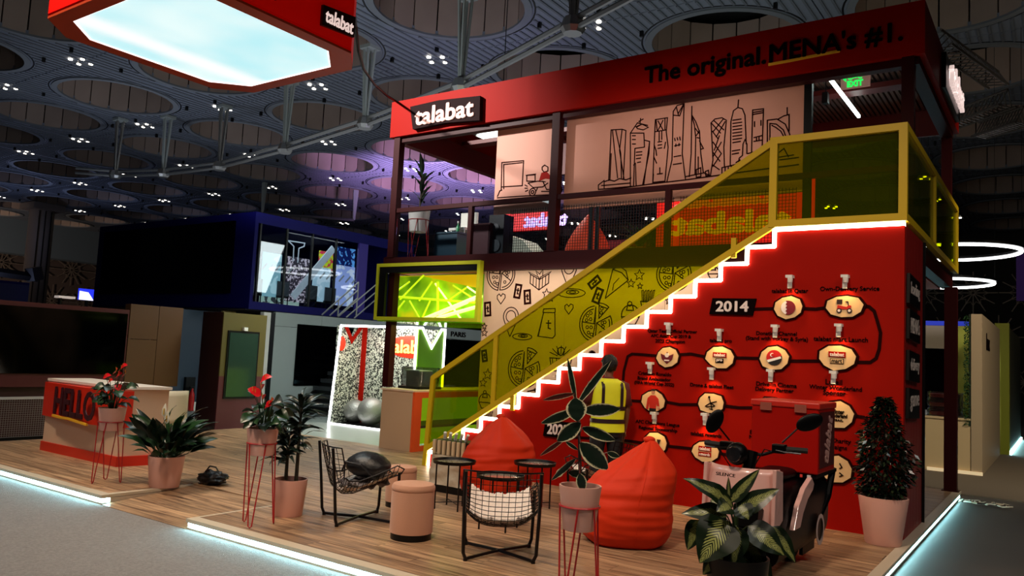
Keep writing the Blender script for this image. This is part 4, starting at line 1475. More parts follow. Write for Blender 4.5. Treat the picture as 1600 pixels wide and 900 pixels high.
# ================================================================ LIME DISPLAY WINDOW under the deck corner
LW = thing('lime_display_window', 'lime yellow framed window box with glowing lime interior under the deck corner', 'display', (-7.7, 1.2, 2.2))
LYF = M('lime_frame', '#c8cc20', .4)
x0, x1, z0, z1, yf = -8.86, -6.50, 2.22, 3.24, 1.10
MB().box((x0, yf, z1 - .06), (x1, yf + .1, z1)).build('frame_top', LYF, LW)
MB().box((x0, yf, z0), (x1, yf + .1, z0 + .06)).build('frame_bottom', LYF, LW)
MB().box((x0, yf, z0 + .06), (x0 + .06, yf + .1, z1 - .06)).build('frame_side', LYF, LW)
MB().box((x1 - .06, yf, z0 + .06), (x1, yf + .1, z1 - .06)).build('frame_side', LYF, LW)
MB().box((x0 + .06, yf + .02, z1 - .17), (x1 - .06, yf + .08, z1 - .06)).build('inner_header', BLACK, LW)
MB().box((x0 + .06, yf + .02, z0 + .06), (x0 + .22, yf + .08, z1 - .17)).build('inner_jamb', BLACK, LW)


def limeglow():
    mt = bpy.data.materials.new('lime_backlit')
    mt.use_nodes = True
    nt = mt.node_tree
    b = nt.nodes['Principled BSDF']
    tc = nt.nodes.new('ShaderNodeTexCoord')
    n = nt.nodes.new('ShaderNodeTexNoise')
    n.inputs['Scale'].default_value = 1.3
    n.inputs['Detail'].default_value = 3
    cr = nt.nodes.new('ShaderNodeValToRGB')
    e = cr.color_ramp
    e.elements[0].position = .35
    e.elements[0].color = lin('#4a7a08')
    e.elements[1].position = .72
    e.elements[1].color = lin('#e8c010')
    m_ = e.elements.new(.52)
    m_.color = lin('#8fc00c')
    nt.links.new(tc.outputs['Object'], n.inputs['Vector'])
    nt.links.new(n.outputs['Fac'], cr.inputs[0])
    nt.links.new(cr.outputs[0], b.inputs['Base Color'])
    nt.links.new(cr.outputs[0], b.inputs['Emission Color'])
    b.inputs['Emission Strength'].default_value = .75
    return mt


MB().box((x0 + .1, 1.52, z0 - .0), (x1 - .04, 1.56, 3.06)).build('backlit_panel', limeglow(), LW)
MB().prism([(at(*p, y=1.5).x, min(3.05, at(*p, y=1.5).z)) for p in ((615, 418), (746, 416), (746, 450), (700, 440), (660, 427))], 'y', 1.49, 1.515).build('amber_panel', M('amber_backlit', '#d0b010', .4, emit=.75, ecol='#d8b00c', noise_amt=.3, noise_scale=3), LW)
LT = M('lime_tube', '#ffffff', .4, emit=2.0, ecol='#f0ff70')
LT2 = M('lime_tube_dim', '#d0e020', .4, emit=.9, ecol='#d0f018')
tubes = [((625, 468), (662, 430), .02, 1), ((612, 463), (745, 473), .03, 1), ((660, 500), (752, 462), .05, 0), ((683, 497), (750, 478), .04, 0), ((680, 443), (720, 498), .02, 0), ((640, 470), (655, 496), .02, 1), ((655, 470), (675, 440), .02, 1),
         ((700, 470), (728, 450), .02, 1), ((684, 505), (684, 440), .03, 1), ((612, 495), (632, 470), .02, 1), ((708, 446), (745, 470), .02, 1), ((730, 448), (750, 462), .02, 0), ((620, 455), (640, 440), .02, 1), ((660, 496), (672, 470), .02, 1)]
for a, b, r_, k in tubes:
    pa, pb = at(*a, y=1.46), at(*b, y=1.46)
    MB().tube([pa, pb], r_ * .8, 6).build('light_tube', LT if k == 0 else LT2, LW)
MB().box((x0, 1.2, z0 - .02), (x1, 3.2, z0 + .0)).build('acrylic_shelf', glass('lime_acrylic', '#b8f020', .05, haze=.5, hazecol='#b0f010'), LW)
MB().box((x1 - .5, 3.16, z0 - .06), (x1, 3.2, z0 + .0)).build('shelf_edge', LT2, LW)
light('lime_tube_light', 'AREA', (-7.7, 1.9, 2.15), (-7.7, 1.9, 0), 22, (.8, 1.0, .2), 1.6)

# ================================================================ SERVICE COUNTER
CT = thing('service_counter', 'tall beige counter with an orange framed open side below the lime window', 'counter', (-8, 1.8, 0))
cx0, cx1, cy0, cy1, ch = -8.36, -7.62, .93, 4.2, 1.03
MB().box((cx0, cy0, 0), (cx1 - .03, cy0 + .04, ch - .03)).build('end_panel', M('counter_tan', '#c09a78', .5), CT)
MB().box((cx0 - .02, cy0 - .02, ch - .03), (cx1 + .0, cy1, ch)).build('worktop', CREAM, CT)
MB().box((cx0, cy0 + .04, 0), (cx0 + .03, cy1, ch - .03)).build('back_panel', M('lime_panel_glow', '#a8d020', .5, emit=.35, ecol='#9cd010'), CT)  # emission put into the panel to brighten the dark counter inside
MB().box((cx1 - .03, cy0, .9), (cx1 + .01, cy1, ch - .03)).build('orange_top_band', ORANGE, CT)
MB().box((cx1 - .03, cy0, .09), (cx1 + .01, cy0 + .2, .9)).build('orange_post', ORANGE, CT)
MB().box((cx1 - .03, cy0, 0), (cx1 + .01, cy1, .09)).build('orange_base_band', ORANGE, CT)
MB().box((cx0 + .03, cy0 + .2, .38), (cx1 - .04, cy1, .42)).build('shelf', M('dark_shelf', '#3a2c28', .5), CT)
t = thing('wrapped_machine', 'silver box-shaped machine under clear plastic wrap on the beige counter', 'machine', (-8.05, 1.5, 1.03))
MB().box((-8.22, 1.35, 1.07), (-7.90, 1.72, 1.36)).build('body', STEEL, t, bevel=.02)
MB().box((-8.30, 1.25, 1.03), (-7.80, 1.85, 1.075)).build('tray', BLACK, t)
q = MB()
q.grid(lambda u, v: (-8.05 + .24 * math.copysign(min(1, abs(math.cos(u * 6.2832)) * 1.35), math.cos(u * 6.2832)) + .02 * noise.noise(Vector((u * 20, v * 9, 0))),
                     1.55 + .26 * math.copysign(min(1, abs(math.sin(u * 6.2832)) * 1.35), math.sin(u * 6.2832)) + .02 * noise.noise(Vector((u * 20, v * 9, 5))), 1.08 + .33 * v), 24, 6, closed_u=True)
q.build('plastic_wrap', glass('cling_wrap', '#d8dcdc', .16, rough=.15), t, smooth='all')

# ================================================================ PHOTO BOOTH
PB = thing('photo_booth', 'photo booth with sequin walls outlined in white light, lime green outside', 'booth', (-11.4, 4.2, -0.1))
bx0, bx1, by0, by1, bz0, bz1 = -12.72, -10.15, 3.75, 4.62, -.09, 2.2


def sequins():
    mt = M('silver_sequins', '#8a8a84', .35, metal=.3)
    nt = mt.node_tree
    b = nt.nodes['Principled BSDF']
    tc = nt.nodes.new('ShaderNodeTexCoord')
    vo = nt.nodes.new('ShaderNodeTexVoronoi')
    vo.inputs['Scale'].default_value = 34
    sp_ = nt.nodes.new('ShaderNodeSeparateColor')
    cr = nt.nodes.new('ShaderNodeValToRGB')
    cr.color_ramp.elements[0].position = .3
    cr.color_ramp.elements[0].color = lin('#2a2c26')
    cr.color_ramp.elements[1].position = .75
    cr.color_ramp.elements[1].color = lin('#e8e8d8')
    nt.links.new(tc.outputs['Object'], vo.inputs['Vector'])
    nt.links.new(vo.outputs['Color'], sp_.inputs[0])
    nt.links.new(sp_.outputs[0], cr.inputs[0])
    nt.links.new(cr.outputs[0], b.inputs['Base Color'])
    return mt


SEQ = sequins()
LIME = M('lime_side', '#8cc810', .5)
MB().prism([(bx0, bz0), (bx1, bz0), (bx1, bz1), (bx0 + .18, bz1)], 'y', by1 - .05, by1).build('back_wall', SEQ, PB)
mid = (by0 + by1) / 2
vn = [(by0, bz0), (by1, bz0), (by1, bz1), (by1 - .12, bz1), (mid, bz1 - .42), (by0 + .1, bz1), (by0, bz1)]
q = MB()
q.prism(vn, 'x', bx1, bx1 + .06)
q.build('side_wall', LIME, PB)
MB().prism([(by0, bz0 + .0), (by1, bz0), (by1, bz1), (by1 - .3, bz1), (mid, bz1 - .3), (by0 + .25, bz1), (by0, bz1)], 'x', bx0 + .06, bx0 + .12).build('side_wall', SEQ, PB)
q = MB()
q.stroke([(bx0 + .12, by0 + .22, bz1), (bx0 + .12, mid, bz1 - .34), (bx0 + .12, by1 - .16, bz1)], .09, (1, 0, 0), .02)
q.build('red_v_trim', RED, PB)
MB().box((bx0 + .12, by1 - .1, bz0), (bx0 + .24, by1 - .04, bz1)).build('red_corner_strip', RED, PB)
q = MB()
for a, b in (((bx0, bz0), (bx0 + .2, bz1)), ((bx0 + .2, bz1), (bx1, bz1)), ((bx1, bz1), (bx1, bz0)), ((bx1, bz0), (bx0, bz0))):
    q.stroke([(a[0], by0, a[1]), (b[0], by0, b[1])], .05, nrm, .02)
q.build('led_outline', LEDN, PB)
q = MB()
q.stroke([(bx1 + .06, p[0], p[1]) for p in [(by1, bz0), (by1, bz1), (by1 - .12, bz1), (mid, bz1 - .42), (by0 + .1, bz1), (by0, bz1)]], .05, (1, 0, 0), .02)
q.build('led_outline', LEDN, PB)
MB().box((bx0 + .05, by0 + .02, bz0 - .005), (bx1, by1, bz0 + .03)).build('booth_floor', BLACK, PB)
for (lx, lz, w) in ((-11.05, 1.78, 1.35), (-12.45, 1.78, .0)):
    if w:
        t2 = MB().ball((lx, by1 - .07, lz), (.72, .02, .26), 20, 8).build('neon_backing', M('neon_red_glow', '#ff3010', .5, emit=.5, ecol='#ff2808'), PB)
        lettering(MB(), 'talabat', (lx, by1 - .10, lz), w, .3, depth=.02, bold=.02).build('neon_lettering', M('neon_orange', '#ffd080', .5, emit=2.5, ecol='#ff9030'), PB)
    else:
        MB().ball((bx0 + .14, 3.86, lz), (.02, .12, .17), 16, 8).build('neon_backing', M('neon_red_glow'), PB)
light('booth_neon_light', 'AREA', (-11.3, 4.05, 2.15), (-11.3, 4.4, 0), 26, (1, .98, .9), 1.2)
for (bx, by, r_, lab) in ((-12.34, 4.20, .27, 'grey mirrored ball, left one in the photo booth'), (-11.72, 4.10, .32, 'grey mirrored ball in the middle of the photo booth floor')):
    o = MB().ball((bx, by, bz0 + .03 + r_), r_, 24, 16).build('mirror_ball', M('ball_grey', '#9a9894', .35, metal=.6, bump=.6, bump_scale=40), smooth='all', loc=(bx, by, bz0 + .03))
    tag(o, lab, 'ball', 'mirrored balls in the photo booth')

# ================================================================ HELLO DESK
HD = thing('reception_desk', 'cream and red reception desk lettered HELLO at the left end of the platform', 'desk', (-9.8, -3.1, 0))
dx0, dx1, dy0, dy1, dh = -10.78, -8.76, -3.5, -2.88, 1.0
foot = [(dx0, dy0), (dx1, dy0), (dx1 + .06, dy1), (dx0, dy1)]
MB().prism(foot, 'z', 0.13, dh).build('body', CREAM, HD)
MB().prism([(dx0 - .02, dy0 - .02), (dx1 + .02, dy0 - .02), (dx1 + .14, dy1), (dx0 - .02, dy1)], 'z', 0, .13).build('red_plinth', M('red_gloss', '#d02810', .4), HD)
q = MB()
kx = -9.55
q.prism([(dx0 - .03, dy0 - .03), (kx, dy0 - .13), (dx1 + .04, dy0 - .03), (dx1 + .06, dy0 + .12), (dx0 - .03, dy0)], 'z', .5, dh - .02)
q.build('red_front_panel', M('red_gloss'), HD)
MB().prism([(dx0 - .01, dy0 - .01), (dx1 + .01, dy0 - .01), (dx1 + .13, dy1 + .0), (dx0 - .01, dy1 + .0)], 'z', dh, dh + .035).build('desk_top', M('desk_white', '#ece0d2', .4), HD)
ta = math.atan2(-.1, kx - dx0)
lettering(MB(), 'HELLO', (-9.72, dy0 - .14, .75), 1.30, .37, (math.cos(ta), math.sin(ta), 0), (0, 0, 1), .014, .03).build('lettering', M('letter_maroon', '#3a0a14', .5), HD)
q = MB().stroke([(-10.36, dy0 - .085, .535), (-10.1, dy0 - .10, .525), (-9.85, dy0 - .125, .535), (-9.3, dy0 - .15, .50)], .03, nrm, .02).build('underline', M('underline_yellow'), HD)
# chair behind the desk
t = thing('desk_chair', 'cream padded chair tucked behind the right end of the reception desk', 'chair', (-9.0, -1.6, 0))
cc = Vector((-9.86, -2.22, 0))
CS = M('chair_cream', '#d8ccb0', .6)
q = MB()
q.grid(lambda u, v: (cc.x + .26 + .05 * math.cos((u - .5) * 3), cc.y - .17 + .34 * u, .42 + .50 * v), 8, 6)
o = q.build('backrest', CS, t, smooth='all')
sm = o.modifiers.new('s', 'SOLIDIFY')
sm.thickness = .06
MB().obox(cc + Vector((0.02, 0, .44)), (.5, .48, .08)).build('seat', CS, t, bevel=.03)
for a in (-.2, .22):
    for b in (-.2, .2):
        MB().tube([cc + Vector((a, b, 0)), cc + Vector((a * .8, b * .8, .42))], .016, 6).build('leg', WHITE, t)

# ================================================================ HANGING LIGHT BOX
HB = thing('hanging_light_box', 'large red chamfered light box with glowing white underside hanging at the upper left', 'light box', (-7.6, -3.4, 5.5))
lx0, lx1, ly0, ly1, lz, lh = -9.08, -6.13, -4.92, -1.94, 5.5, 1.05
chm = .42


def octo(i):
    return [(lx0 + chm + i, ly0 + i), (lx1 - chm - i, ly0 + i), (lx1 - i, ly0 + chm + i), (lx1 - i, ly1 - chm - i), (lx1 - chm - i, ly1 - i), (lx0 + chm + i, ly1 - i), (lx0 + i, ly1 - chm - i), (lx0 + i, ly0 + chm + i)]


A, B = octo(0), octo(.2)
RB = M('box_red', '#f01008', .4, emit=.12, ecol='#ff0800')
for i in range(8):
    j = (i + 1) % 8
    a, b = Vector((*A[i], 0)), Vector((*A[j], 0))
    n = Vector((0, 0, 1)).cross(b - a).normalized() * .04
    MB().pts8([(a.x, a.y, lz), (b.x, b.y, lz), (b.x + n.x, b.y + n.y, lz), (a.x + n.x, a.y + n.y, lz), (a.x, a.y, lz + lh), (b.x, b.y, lz + lh), (b.x + n.x, b.y + n.y, lz + lh), (a.x + n.x, a.y + n.y, lz + lh)]).build('side_panel', RB, HB)
q = MB()
for i in range(8):
    j = (i + 1) % 8
    q.pts8([(*A[i], lz - .03), (*A[j], lz - .03), (*B[j], lz - .03), (*B[i], lz - .03), (*A[i], lz + .03), (*A[j], lz + .03), (*B[j], lz + .03), (*B[i], lz + .03)])
q.build('underside_border', M('border_rust', '#b84020', .45), HB)


def softbox():
    mt = bpy.data.materials.new('softbox_glow')
    mt.use_nodes = True
    nt = mt.node_tree
    b = nt.nodes['Principled BSDF']
    tc = nt.nodes.new('ShaderNodeTexCoord')
    n = nt.nodes.new('ShaderNodeTexNoise')
    n.inputs['Scale'].default_value = .7
    cr = nt.nodes.new('ShaderNodeValToRGB')
    cr.color_ramp.elements[0].position = .35
    cr.color_ramp.elements[0].color = lin('#b4ecf4')
    cr.color_ramp.elements[1].position = .7
    cr.color_ramp.elements[1].color = lin('#e4fafa')
    nt.links.new(tc.outputs['Object'], n.inputs['Vector'])
    nt.links.new(n.outputs['Fac'], cr.inputs[0])
    sx_ = nt.nodes.new('ShaderNodeSeparateXYZ')
    nt.links.new(tc.outputs['Object'], sx_.inputs[0])
    s1 = nt.nodes.new('ShaderNodeMath')
    s1.operation = 'ADD'
    s1.inputs[1].default_value = .72
    s2 = nt.nodes.new('ShaderNodeMath')
    s2.operation = 'ABSOLUTE'
    nt.links.new(sx_.outputs[0], s1.inputs[0])
    nt.links.new(s1.outputs[0], s2.inputs[0])
    mr_ = nt.nodes.new('ShaderNodeMapRange')
    mr_.interpolation_type = 'SMOOTHSTEP'
    mr_.inputs[1].default_value = .02
    mr_.inputs[2].default_value = .34
    mr_.inputs[3].default_value = .9
    mr_.inputs[4].default_value = 0
    nt.links.new(s2.outputs[0], mr_.inputs[0])
    mx_ = nt.nodes.new('ShaderNodeMix')
    mx_.data_type = 'RGBA'
    mx_.inputs[7].default_value = (1, 1, 1, 1)
    nt.links.new(mr_.outputs[0], mx_.inputs[0])
    nt.links.new(cr.outputs[0], mx_.inputs[6])
    nt.links.new(mx_.outputs[2], b.inputs['Emission Color'])
    b.inputs['Emission Strength'].default_value = 1.0
    b.inputs['Base Color'].default_value = (.3, .3, .3, 1)
    b.inputs['Roughness'].default_value = .7
    return mt


MB().prism(B, 'z', lz - .01, lz + .03).build('glowing_diffuser', softbox(), HB)
q = MB()
C2 = octo(.2)
D2 = octo(.212)
for i in range(8):
    j = (i + 1) % 8
    q.pts8([(*C2[i], lz - .025), (*C2[j], lz - .025), (*D2[j], lz - .025), (*D2[i], lz - .025), (*C2[i], lz - .012), (*C2[j], lz - .012), (*D2[j], lz - .012), (*D2[i], lz - .012)])
q.build('bright_edge', M('edge_glow', '#ffffff', emit=1.6, ecol='#f8ffff'), HB)
# brand plates on the panels that face the stand
for (yc, w, tx) in ((-2.50, .62, 'talabat'), (-3.72, .9, 'talabat')):
    t2 = MB().prism([(yc - .40, lz + .14), (yc + .14, lz + .18), (yc + .14, lz + .45), (yc - .40, lz + .40)], 'x', lx1, lx1 + .04).build('brand_plate', M('plate_maroon', '#2a0608', .5), HB)
    lettering(MB(), tx, (lx1 + .042, yc - .12, lz + .29), .46, .17, (0, 1, 0), (0, .06, 1), .01, .03).build('lettering', M('lit_letter_white'), t2)
for (xx, yy) in ((lx0 + .6, ly0 + .6), (lx1 - .6, ly0 + .6), (lx1 - .6, ly1 - .6), (lx0 + .6, ly1 - .6)):
    MB().tube([(xx, yy, lz + .05), (xx, yy, 11.99)], .012, 4).build('suspension_cable', BLACK, HB)
# supply cable
q = MB()
pts = [Vector((lx1 + .02, ly1 - .5, lz + .75))] + [at(px, py, y=yy) for px, py, yy in ((556, 40, -1.6), (560, 80, -1.2), (568, 108, -.8), (585, 132, -.2), (605, 150, .5), (622, 160, 1.28))]
sm_ = []
for i in range(len(pts) - 1):
    for k in range(4):
        sm_.append(pts[i].lerp(pts[i + 1], k / 4))
sm_.append(pts[-1])
o = q.tube(sm_, .022, 6).build('power_cable', BLACK, loc=tuple(pts[0]))
tag(o, 'thick black cable drooping from the hanging light box to the red fascia', 'cable')

# ================================================================ BACKGROUND LEFT
t = thing('video_wall', 'wide dark maroon wall with a black video screen behind the reception desk', 'wall', (-13.2, -3, -0.1))
MR = M('maroon_brown', '#54201a', .55, noise_amt=.12, noise_scale=.8)
MB().box((-13.4, -8.0, .75), (-13.2, -1.02, 2.2)).build('frame_panel', M('maroon_frame', '#5c1616', .5), t)
for a, b, c_, d_ in ((-1.0, -.42, .75, 1.65), (-1.0, -.42, 1.66, 2.32), (-.41, .1, .75, 2.32)):
    MB().box((-13.4, a, c_), (-13.2, b, d_)).build('panel', M('olive_brown', '#6a4424', .55, noise_amt=.15, noise_scale=.7), t)
MB().box((-13.25, -7.2, .98), (-13.17, -1.06, 2.12)).build('screen', SCREEN, t)
MB().box((-13.45, -8.0, -.1), (-13.3, .0, .75)).build('recessed_base', M('deep_maroon', '#3c0808', .5), t)
FN = thing('mesh_fence', 'low black wire mesh fence at the left edge of the platform', 'fence', (-12.2, -4, -0.1))
fm = MB()
y = -6.5
while y < -2.2:
    fm.box((-12.2, y - .003, .02), (-12.194, y + .003, .62))
    y += .035
z = .03
while z < .62:
    fm.box((-12.194, -6.5, z - .003), (-12.188, -2.2, z + .003))
    z += .035
fm.build('wire_mesh', M('mesh_grey', '#8a8280', .5, metal=.5), FN)
MB().box((-12.22, -6.5, .62), (-12.17, -2.2, .66)).build('top_rail', M('pale_rail', '#b8b4b0', .4), FN)
MB().box((-12.22, -6.5, -.02), (-12.17, -2.2, .03)).build('bottom_rail', BLACK, FN)
for yy in (-6.4, -4.4, -2.25):
    MB().box((-12.22, yy, -.0), (-12.17, yy + .04, .62)).build('post', BLACK, FN)
# box pavilion with green glass door
DP = thing('door_kiosk', 'brown kiosk with a green tinted glass door, beyond the end of the platform', 'kiosk', (-12.6, 1.0, -0.1))
MB().box((-13.12, .5, -.09), (-12.45, 1.55, 2.28)).build('core', M('kiosk_dark', '#2a0a0a', .5), DP)
MB().box((-12.45, .5, -.09), (-12.42, 1.55, 1.0)).build('lower_cladding', M('kiosk_maroon', '#5a2028', .5), DP)
MB().box((-12.45, .5, 1.0), (-12.42, 1.55, 2.28)).build('upper_cladding', M('kiosk_olive', '#5c5020', .5), DP)
dd = MB().box((-12.42, .62, .55), (-12.40, 1.38, 1.92)).build('door', BLACK, DP)
def doorglass():
    mt = M('green_door_glass', '#2c4236', .10, spec=.7, noise_amt=.3, noise_scale=1.2)
    return mt


MB().box((-12.40, .66, .59), (-12.39, 1.34, 1.88)).build('door_glass', doorglass(), dd)
MB().box((-12.42, .96, 1.93), (-12.36, 1.05, 2.0)).build('lamp_fitting', WHITE, DP)
# fire extinguisher and grey wall in the gap left of the kiosk
t = thing('grey_partition', 'blue-grey partition glimpsed between the video wall and the kiosk', 'partition', (-16.5, 2.4, -0.1))
MB().box((-17.0, 2.2, -.1), (-16.8, 3.6, 2.45)).build('panel', M('blue_grey', '#2c3c50', .5), t)
MB().box((-16.8, 2.2, -.1), (-16.76, 3.6, .12)).build('skirting', WHITE, t)
t = thing('fire_extinguisher', 'small red fire extinguisher in a black niche left of the brown kiosk', 'extinguisher', tuple(at(301, 610, x=-16.5)))
c = at(301, 600, x=-16.6)
MB().box((c.x - .2, c.y - .12, -.1), (c.x - .1, c.y + .14, .75)).build('niche', BLACK, t)
MB().lathe([(.07, -.08), (.075, .3), (.03, .42), (.03, .48)], (c.x, c.y, 0), 12).build('cylinder', M('ext_red', '#c01818', .35), t, smooth=True)
MB().box((c.x - .02, c.y - .06, .46), (c.x + .02, c.y + .06, .52)).build('valve', BLACK, t)

# two-storey blue booth
BB = thing('blue_booth', 'two-storey booth with a navy blue upper box over pale ground-floor walls', 'booth', (-19, 8, -0.1))
X0, X1, Y0_, Y1, Z0, Z1 = -23.3, -15.62, 3.45, 9.6, 2.55, 5.0
NV = NAVY
MB().box((X0, Y0_, Z0), (X1, Y0_ + .1, Z1)).build('front_wall', NV, BB)
MB().box((X0 + .4, Y0_ - .05, 2.95), (X1 - .8, Y0_, 4.86)).build('black_screen', SCREEN, BB)
MB().box((X1 - .1, Y0_ + .1, Z0), (X1, Y1, 2.75)).build('sill_band', NV, BB)
MB().box((X1 - .1, Y0_ + .1, 4.78), (X1, Y1, Z1)).build('head_band', NV, BB)
MB().box((X1 - .1, 7.15, 2.75), (X1, 7.5, 4.78)).build('end_pier', M('violet_panel', '#3a2a90', .5), BB)
MB().box((X0, Y0_, Z1), (X1, Y1, Z1 + .06)).build('roof', NV, BB)
MB().box((X0, Y0_, Z0 - .02), (X1 - .12, Y1, Z0 + .02)).build('upper_floor', M('deck_grey'), BB)
MB().box((X0, Y1 - .1, Z0), (X1, Y1, Z1)).build('rear_wall', NV, BB)
yw = [3.62, 4.48, 5.36, 6.24, 7.12]
for a, b in zip(yw, yw[1:]):
    w = MB().box((X1 - .06, a, 2.75), (X1, a + .05, 4.78)).build('mullion', BLACK, BB)
    MB().box((X1 - .04, a + .05, 2.76), (X1 - .03, b, 4.77)).build('window_pane', CGLASS, BB)
# lit exhibition graphics inside the upper room
def pattern(name, c1, c2, scale, emit=.8):
    mt = M(name, c1, .5)
    nt = mt.node_tree
    b = nt.nodes['Principled BSDF']
    tc = nt.nodes.new('ShaderNodeTexCoord')
    vo = nt.nodes.new('ShaderNodeTexNoise')
    vo.inputs['Scale'].default_value = scale
    vo.inputs['Detail'].default_value = 2
    cr = nt.nodes.new('ShaderNodeValToRGB')
    cr.color_ramp.interpolation = 'CONSTANT'
    cr.color_ramp.elements[0].position = 0
    cr.color_ramp.elements[0].color = lin(c1)
    cr.color_ramp.elements[1].position = .53
    cr.color_ramp.elements[1].color = lin(c2)
    nt.links.new(tc.outputs['Object'], vo.inputs['Vector'])
    nt.links.new(vo.outputs['Fac'], cr.inputs[0])
    nt.links.new(cr.outputs[0], b.inputs['Emission Color'])
    nt.links.new(cr.outputs[0], b.inputs['Base Color'])
    b.inputs['Emission Strength'].default_value = emit
    return mt


GX = X1 - .55
for i, (xa, ya, xb, yb, c1, c2, sc_) in enumerate(((407, 462, 441, 398, '#88b8c4', '#b8dce4', 2), (446, 470, 487, 406, '#28202c', '#c8b8c4', 14), (488, 470, 518, 420, '#a8c8d8', '#c8dce8', 3),
                                                   (520, 476, 556, 418, '#a0b4f0', '#d8e4f8', 3), (524, 418, 557, 390, '#102060', '#60a8f0', 7), (500, 420, 523, 395, '#b8c820', '#c02848', 9), (407, 486, 470, 466, '#9cb4a8', '#303438', 6))):
    pa, pb = at(xa, ya, x=GX), at(xb, yb, x=GX)
    MB().box((GX - .04 - .01 * i, pa.y, pa.z), (GX - .01 * i, pb.y, pb.z)).build('lit_graphic', pattern('graphic_print%d' % i, c1, c2, sc_), BB)
q = MB()
q.stroke([at(459, 462, x=X1 - .3), at(519, 390, x=X1 - .3)], .20, (1, 0, 0), .03)
q.build('slanted_white_bar', M('bar_white', '#c0c8d0', .5, emit=.45, ecol='#c0ccd8'), BB)
q = MB()
for i in range(15):
    px_, py_ = 410 + i * 10, 420 + i * 1.6
    if 455 < px_ < 495:
        continue
    q.stroke([at(px_, py_, x=GX + .06), at(px_ + 7, py_ - 8, x=GX + .06)], .045, (1, 0, 0), .01)
q.build('slash_pattern', M('bar_grey', '#90989c', .5, emit=.4, ecol='#a0a8ac'), BB, kind='stuff')
q = MB()
q.stroke([at(450, 376, x=GX), at(476, 380, x=GX), at(475, 385, x=GX), at(467, 388, x=GX), at(465, 410, x=GX)], .03, (1, 0, 0), .01)
q.stroke([at(450, 376, x=GX), at(459, 385, x=GX), at(458, 408, x=GX)], .03, (1, 0, 0), .01)
q.build('outline_emblem', M('bar_white'), BB)
light('upper_room_light', 'AREA', (X1 - .9, 5.6, 4.7), (X1 - .9, 5.6, 0), 24, (.85, .92, 1), 2)
for i, yy in enumerate((4.0, 4.9, 5.9, 6.6)):
    tt = thing('lounge_chair', 'dark chair in the lit upper room of the blue booth, ' + ['leftmost of four', 'second from the left', 'third from the left', 'rightmost of four'][i], 'chair', (X1 - .7, yy, Z0 + .02), group='dark chairs in the lit upper room')
    MB().box((X1 - .9, yy - .2, Z0 + .4), (X1 - .5, yy + .2, Z0 + .46)).build('seat', BLACK, tt)
    MB().box((X1 - .54, yy - .2, Z0 + .46), (X1 - .5, yy + .2, Z0 + .85)).build('backrest', M('chair_grey', '#565a60', .5), tt)
    q = MB()
    for a in (-.88, -.52):
        for b in (-.18, .18):
            MB().tube([(X1 + a, yy + b, Z0 + .02), (X1 + a, yy + b, Z0 + .4)], .015, 4).build('leg', BLACK, tt)
# ground floor walls with black screens
WW = M('pale_wall', '#a8b0ae', .5, noise_amt=.03)
xw = -15.62
ys = [4.3, 5.9, 7.5, 9.1, 10.7, 12.3, 13.9]
for a, b in zip(ys, ys[1:]):
    MB().box((xw - .1, a + .004, .16), (xw, b - .004, 2.16)).build('wall_panel', WW, BB)
    MB().box((xw - .1, a + .004, 2.17), (xw + .0, b - .004, 2.53)).build('wall_panel', WW, BB)
    MB().box((xw - .1, a + .004, -.1), (xw + .02, b - .004, .155)).build('plinth_panel', M('plinth_grey', '#6a6f70', .5), BB)
MB().box((xw, 5.05, .6), (xw + .03, 8.4, 2.26)).build('black_screen', SCREEN, BB)
MB().box((xw, 10.6, .55), (xw + .03, 13.6, 2.15)).build('black_screen', SCREEN, BB)
MB().box((xw - .1, 3.9, -.1), (xw + .05, 4.12, 2.5)).build('white_pier', WHITE, BB)
MB().box((xw - .12, 4.14, -.1), (xw + .02, 4.29, 2.5)).build('black_joint', BLACK, BB)
MB().box((xw - 1.2, 3.5, -.1), (xw - 1.1, 3.88, 2.5)).build('side_panel', M('warm_cream', '#b89c70', .5), BB)
lettering(MB(), 'PARIS', (xw + .02, 12.0, 2.33), .8, .17, (0, 1, 0), (0, 0, 1), .02, .01).build('lettering', LETTER, BB)
# stair rails of the blue booth
t = thing('stair_railing', 'steel handrails of the stair beside the blue booth', 'railing', tuple(at(560, 495, x=-14.4)))
for (o1, o2) in (((503, 492), (560, 441)), ((528, 495), (592, 441))):
    a, b = at(*o1, x=-14.5), at(*o2, x=-14.5)
    for dz in (0, -.22, -.44):
        aa = a + Vector((0, 0, dz * .3))
        MB().tube([a + (b - a) * (-dz / (b.z - a.z)) + Vector((0, 0, dz)), b + Vector((0, 0, dz))], .02, 6).build('rail', STEEL, t)
    for f in (.45, 1.0):
        p = a.lerp(b, f)
        MB().tube([p, p - Vector((0, 0, .95 * f))], .02, 6).build('baluster', STEEL, t)
a, b = at(515, 500, x=-14.5), at(575, 470, x=-14.5)
for k in range(12):
    f = k / 11
    p = a.lerp(b, f)
    zt_ = .2 + 2.2 * f
    MB().box((-15.5, a.y + .24 * k, zt_ - .1), (-14.52, a.y + .24 * k + .26, zt_)).build('step', M('step_steel', '#3a3c40', .5), t)
MB().prism([(a.y, -.1), (a.y + .24 * 12, -.1), (a.y + .24 * 12, 2.3), (a.y, .1)], 'x', -15.52, -15.46).build('stringer', BLACK, t)
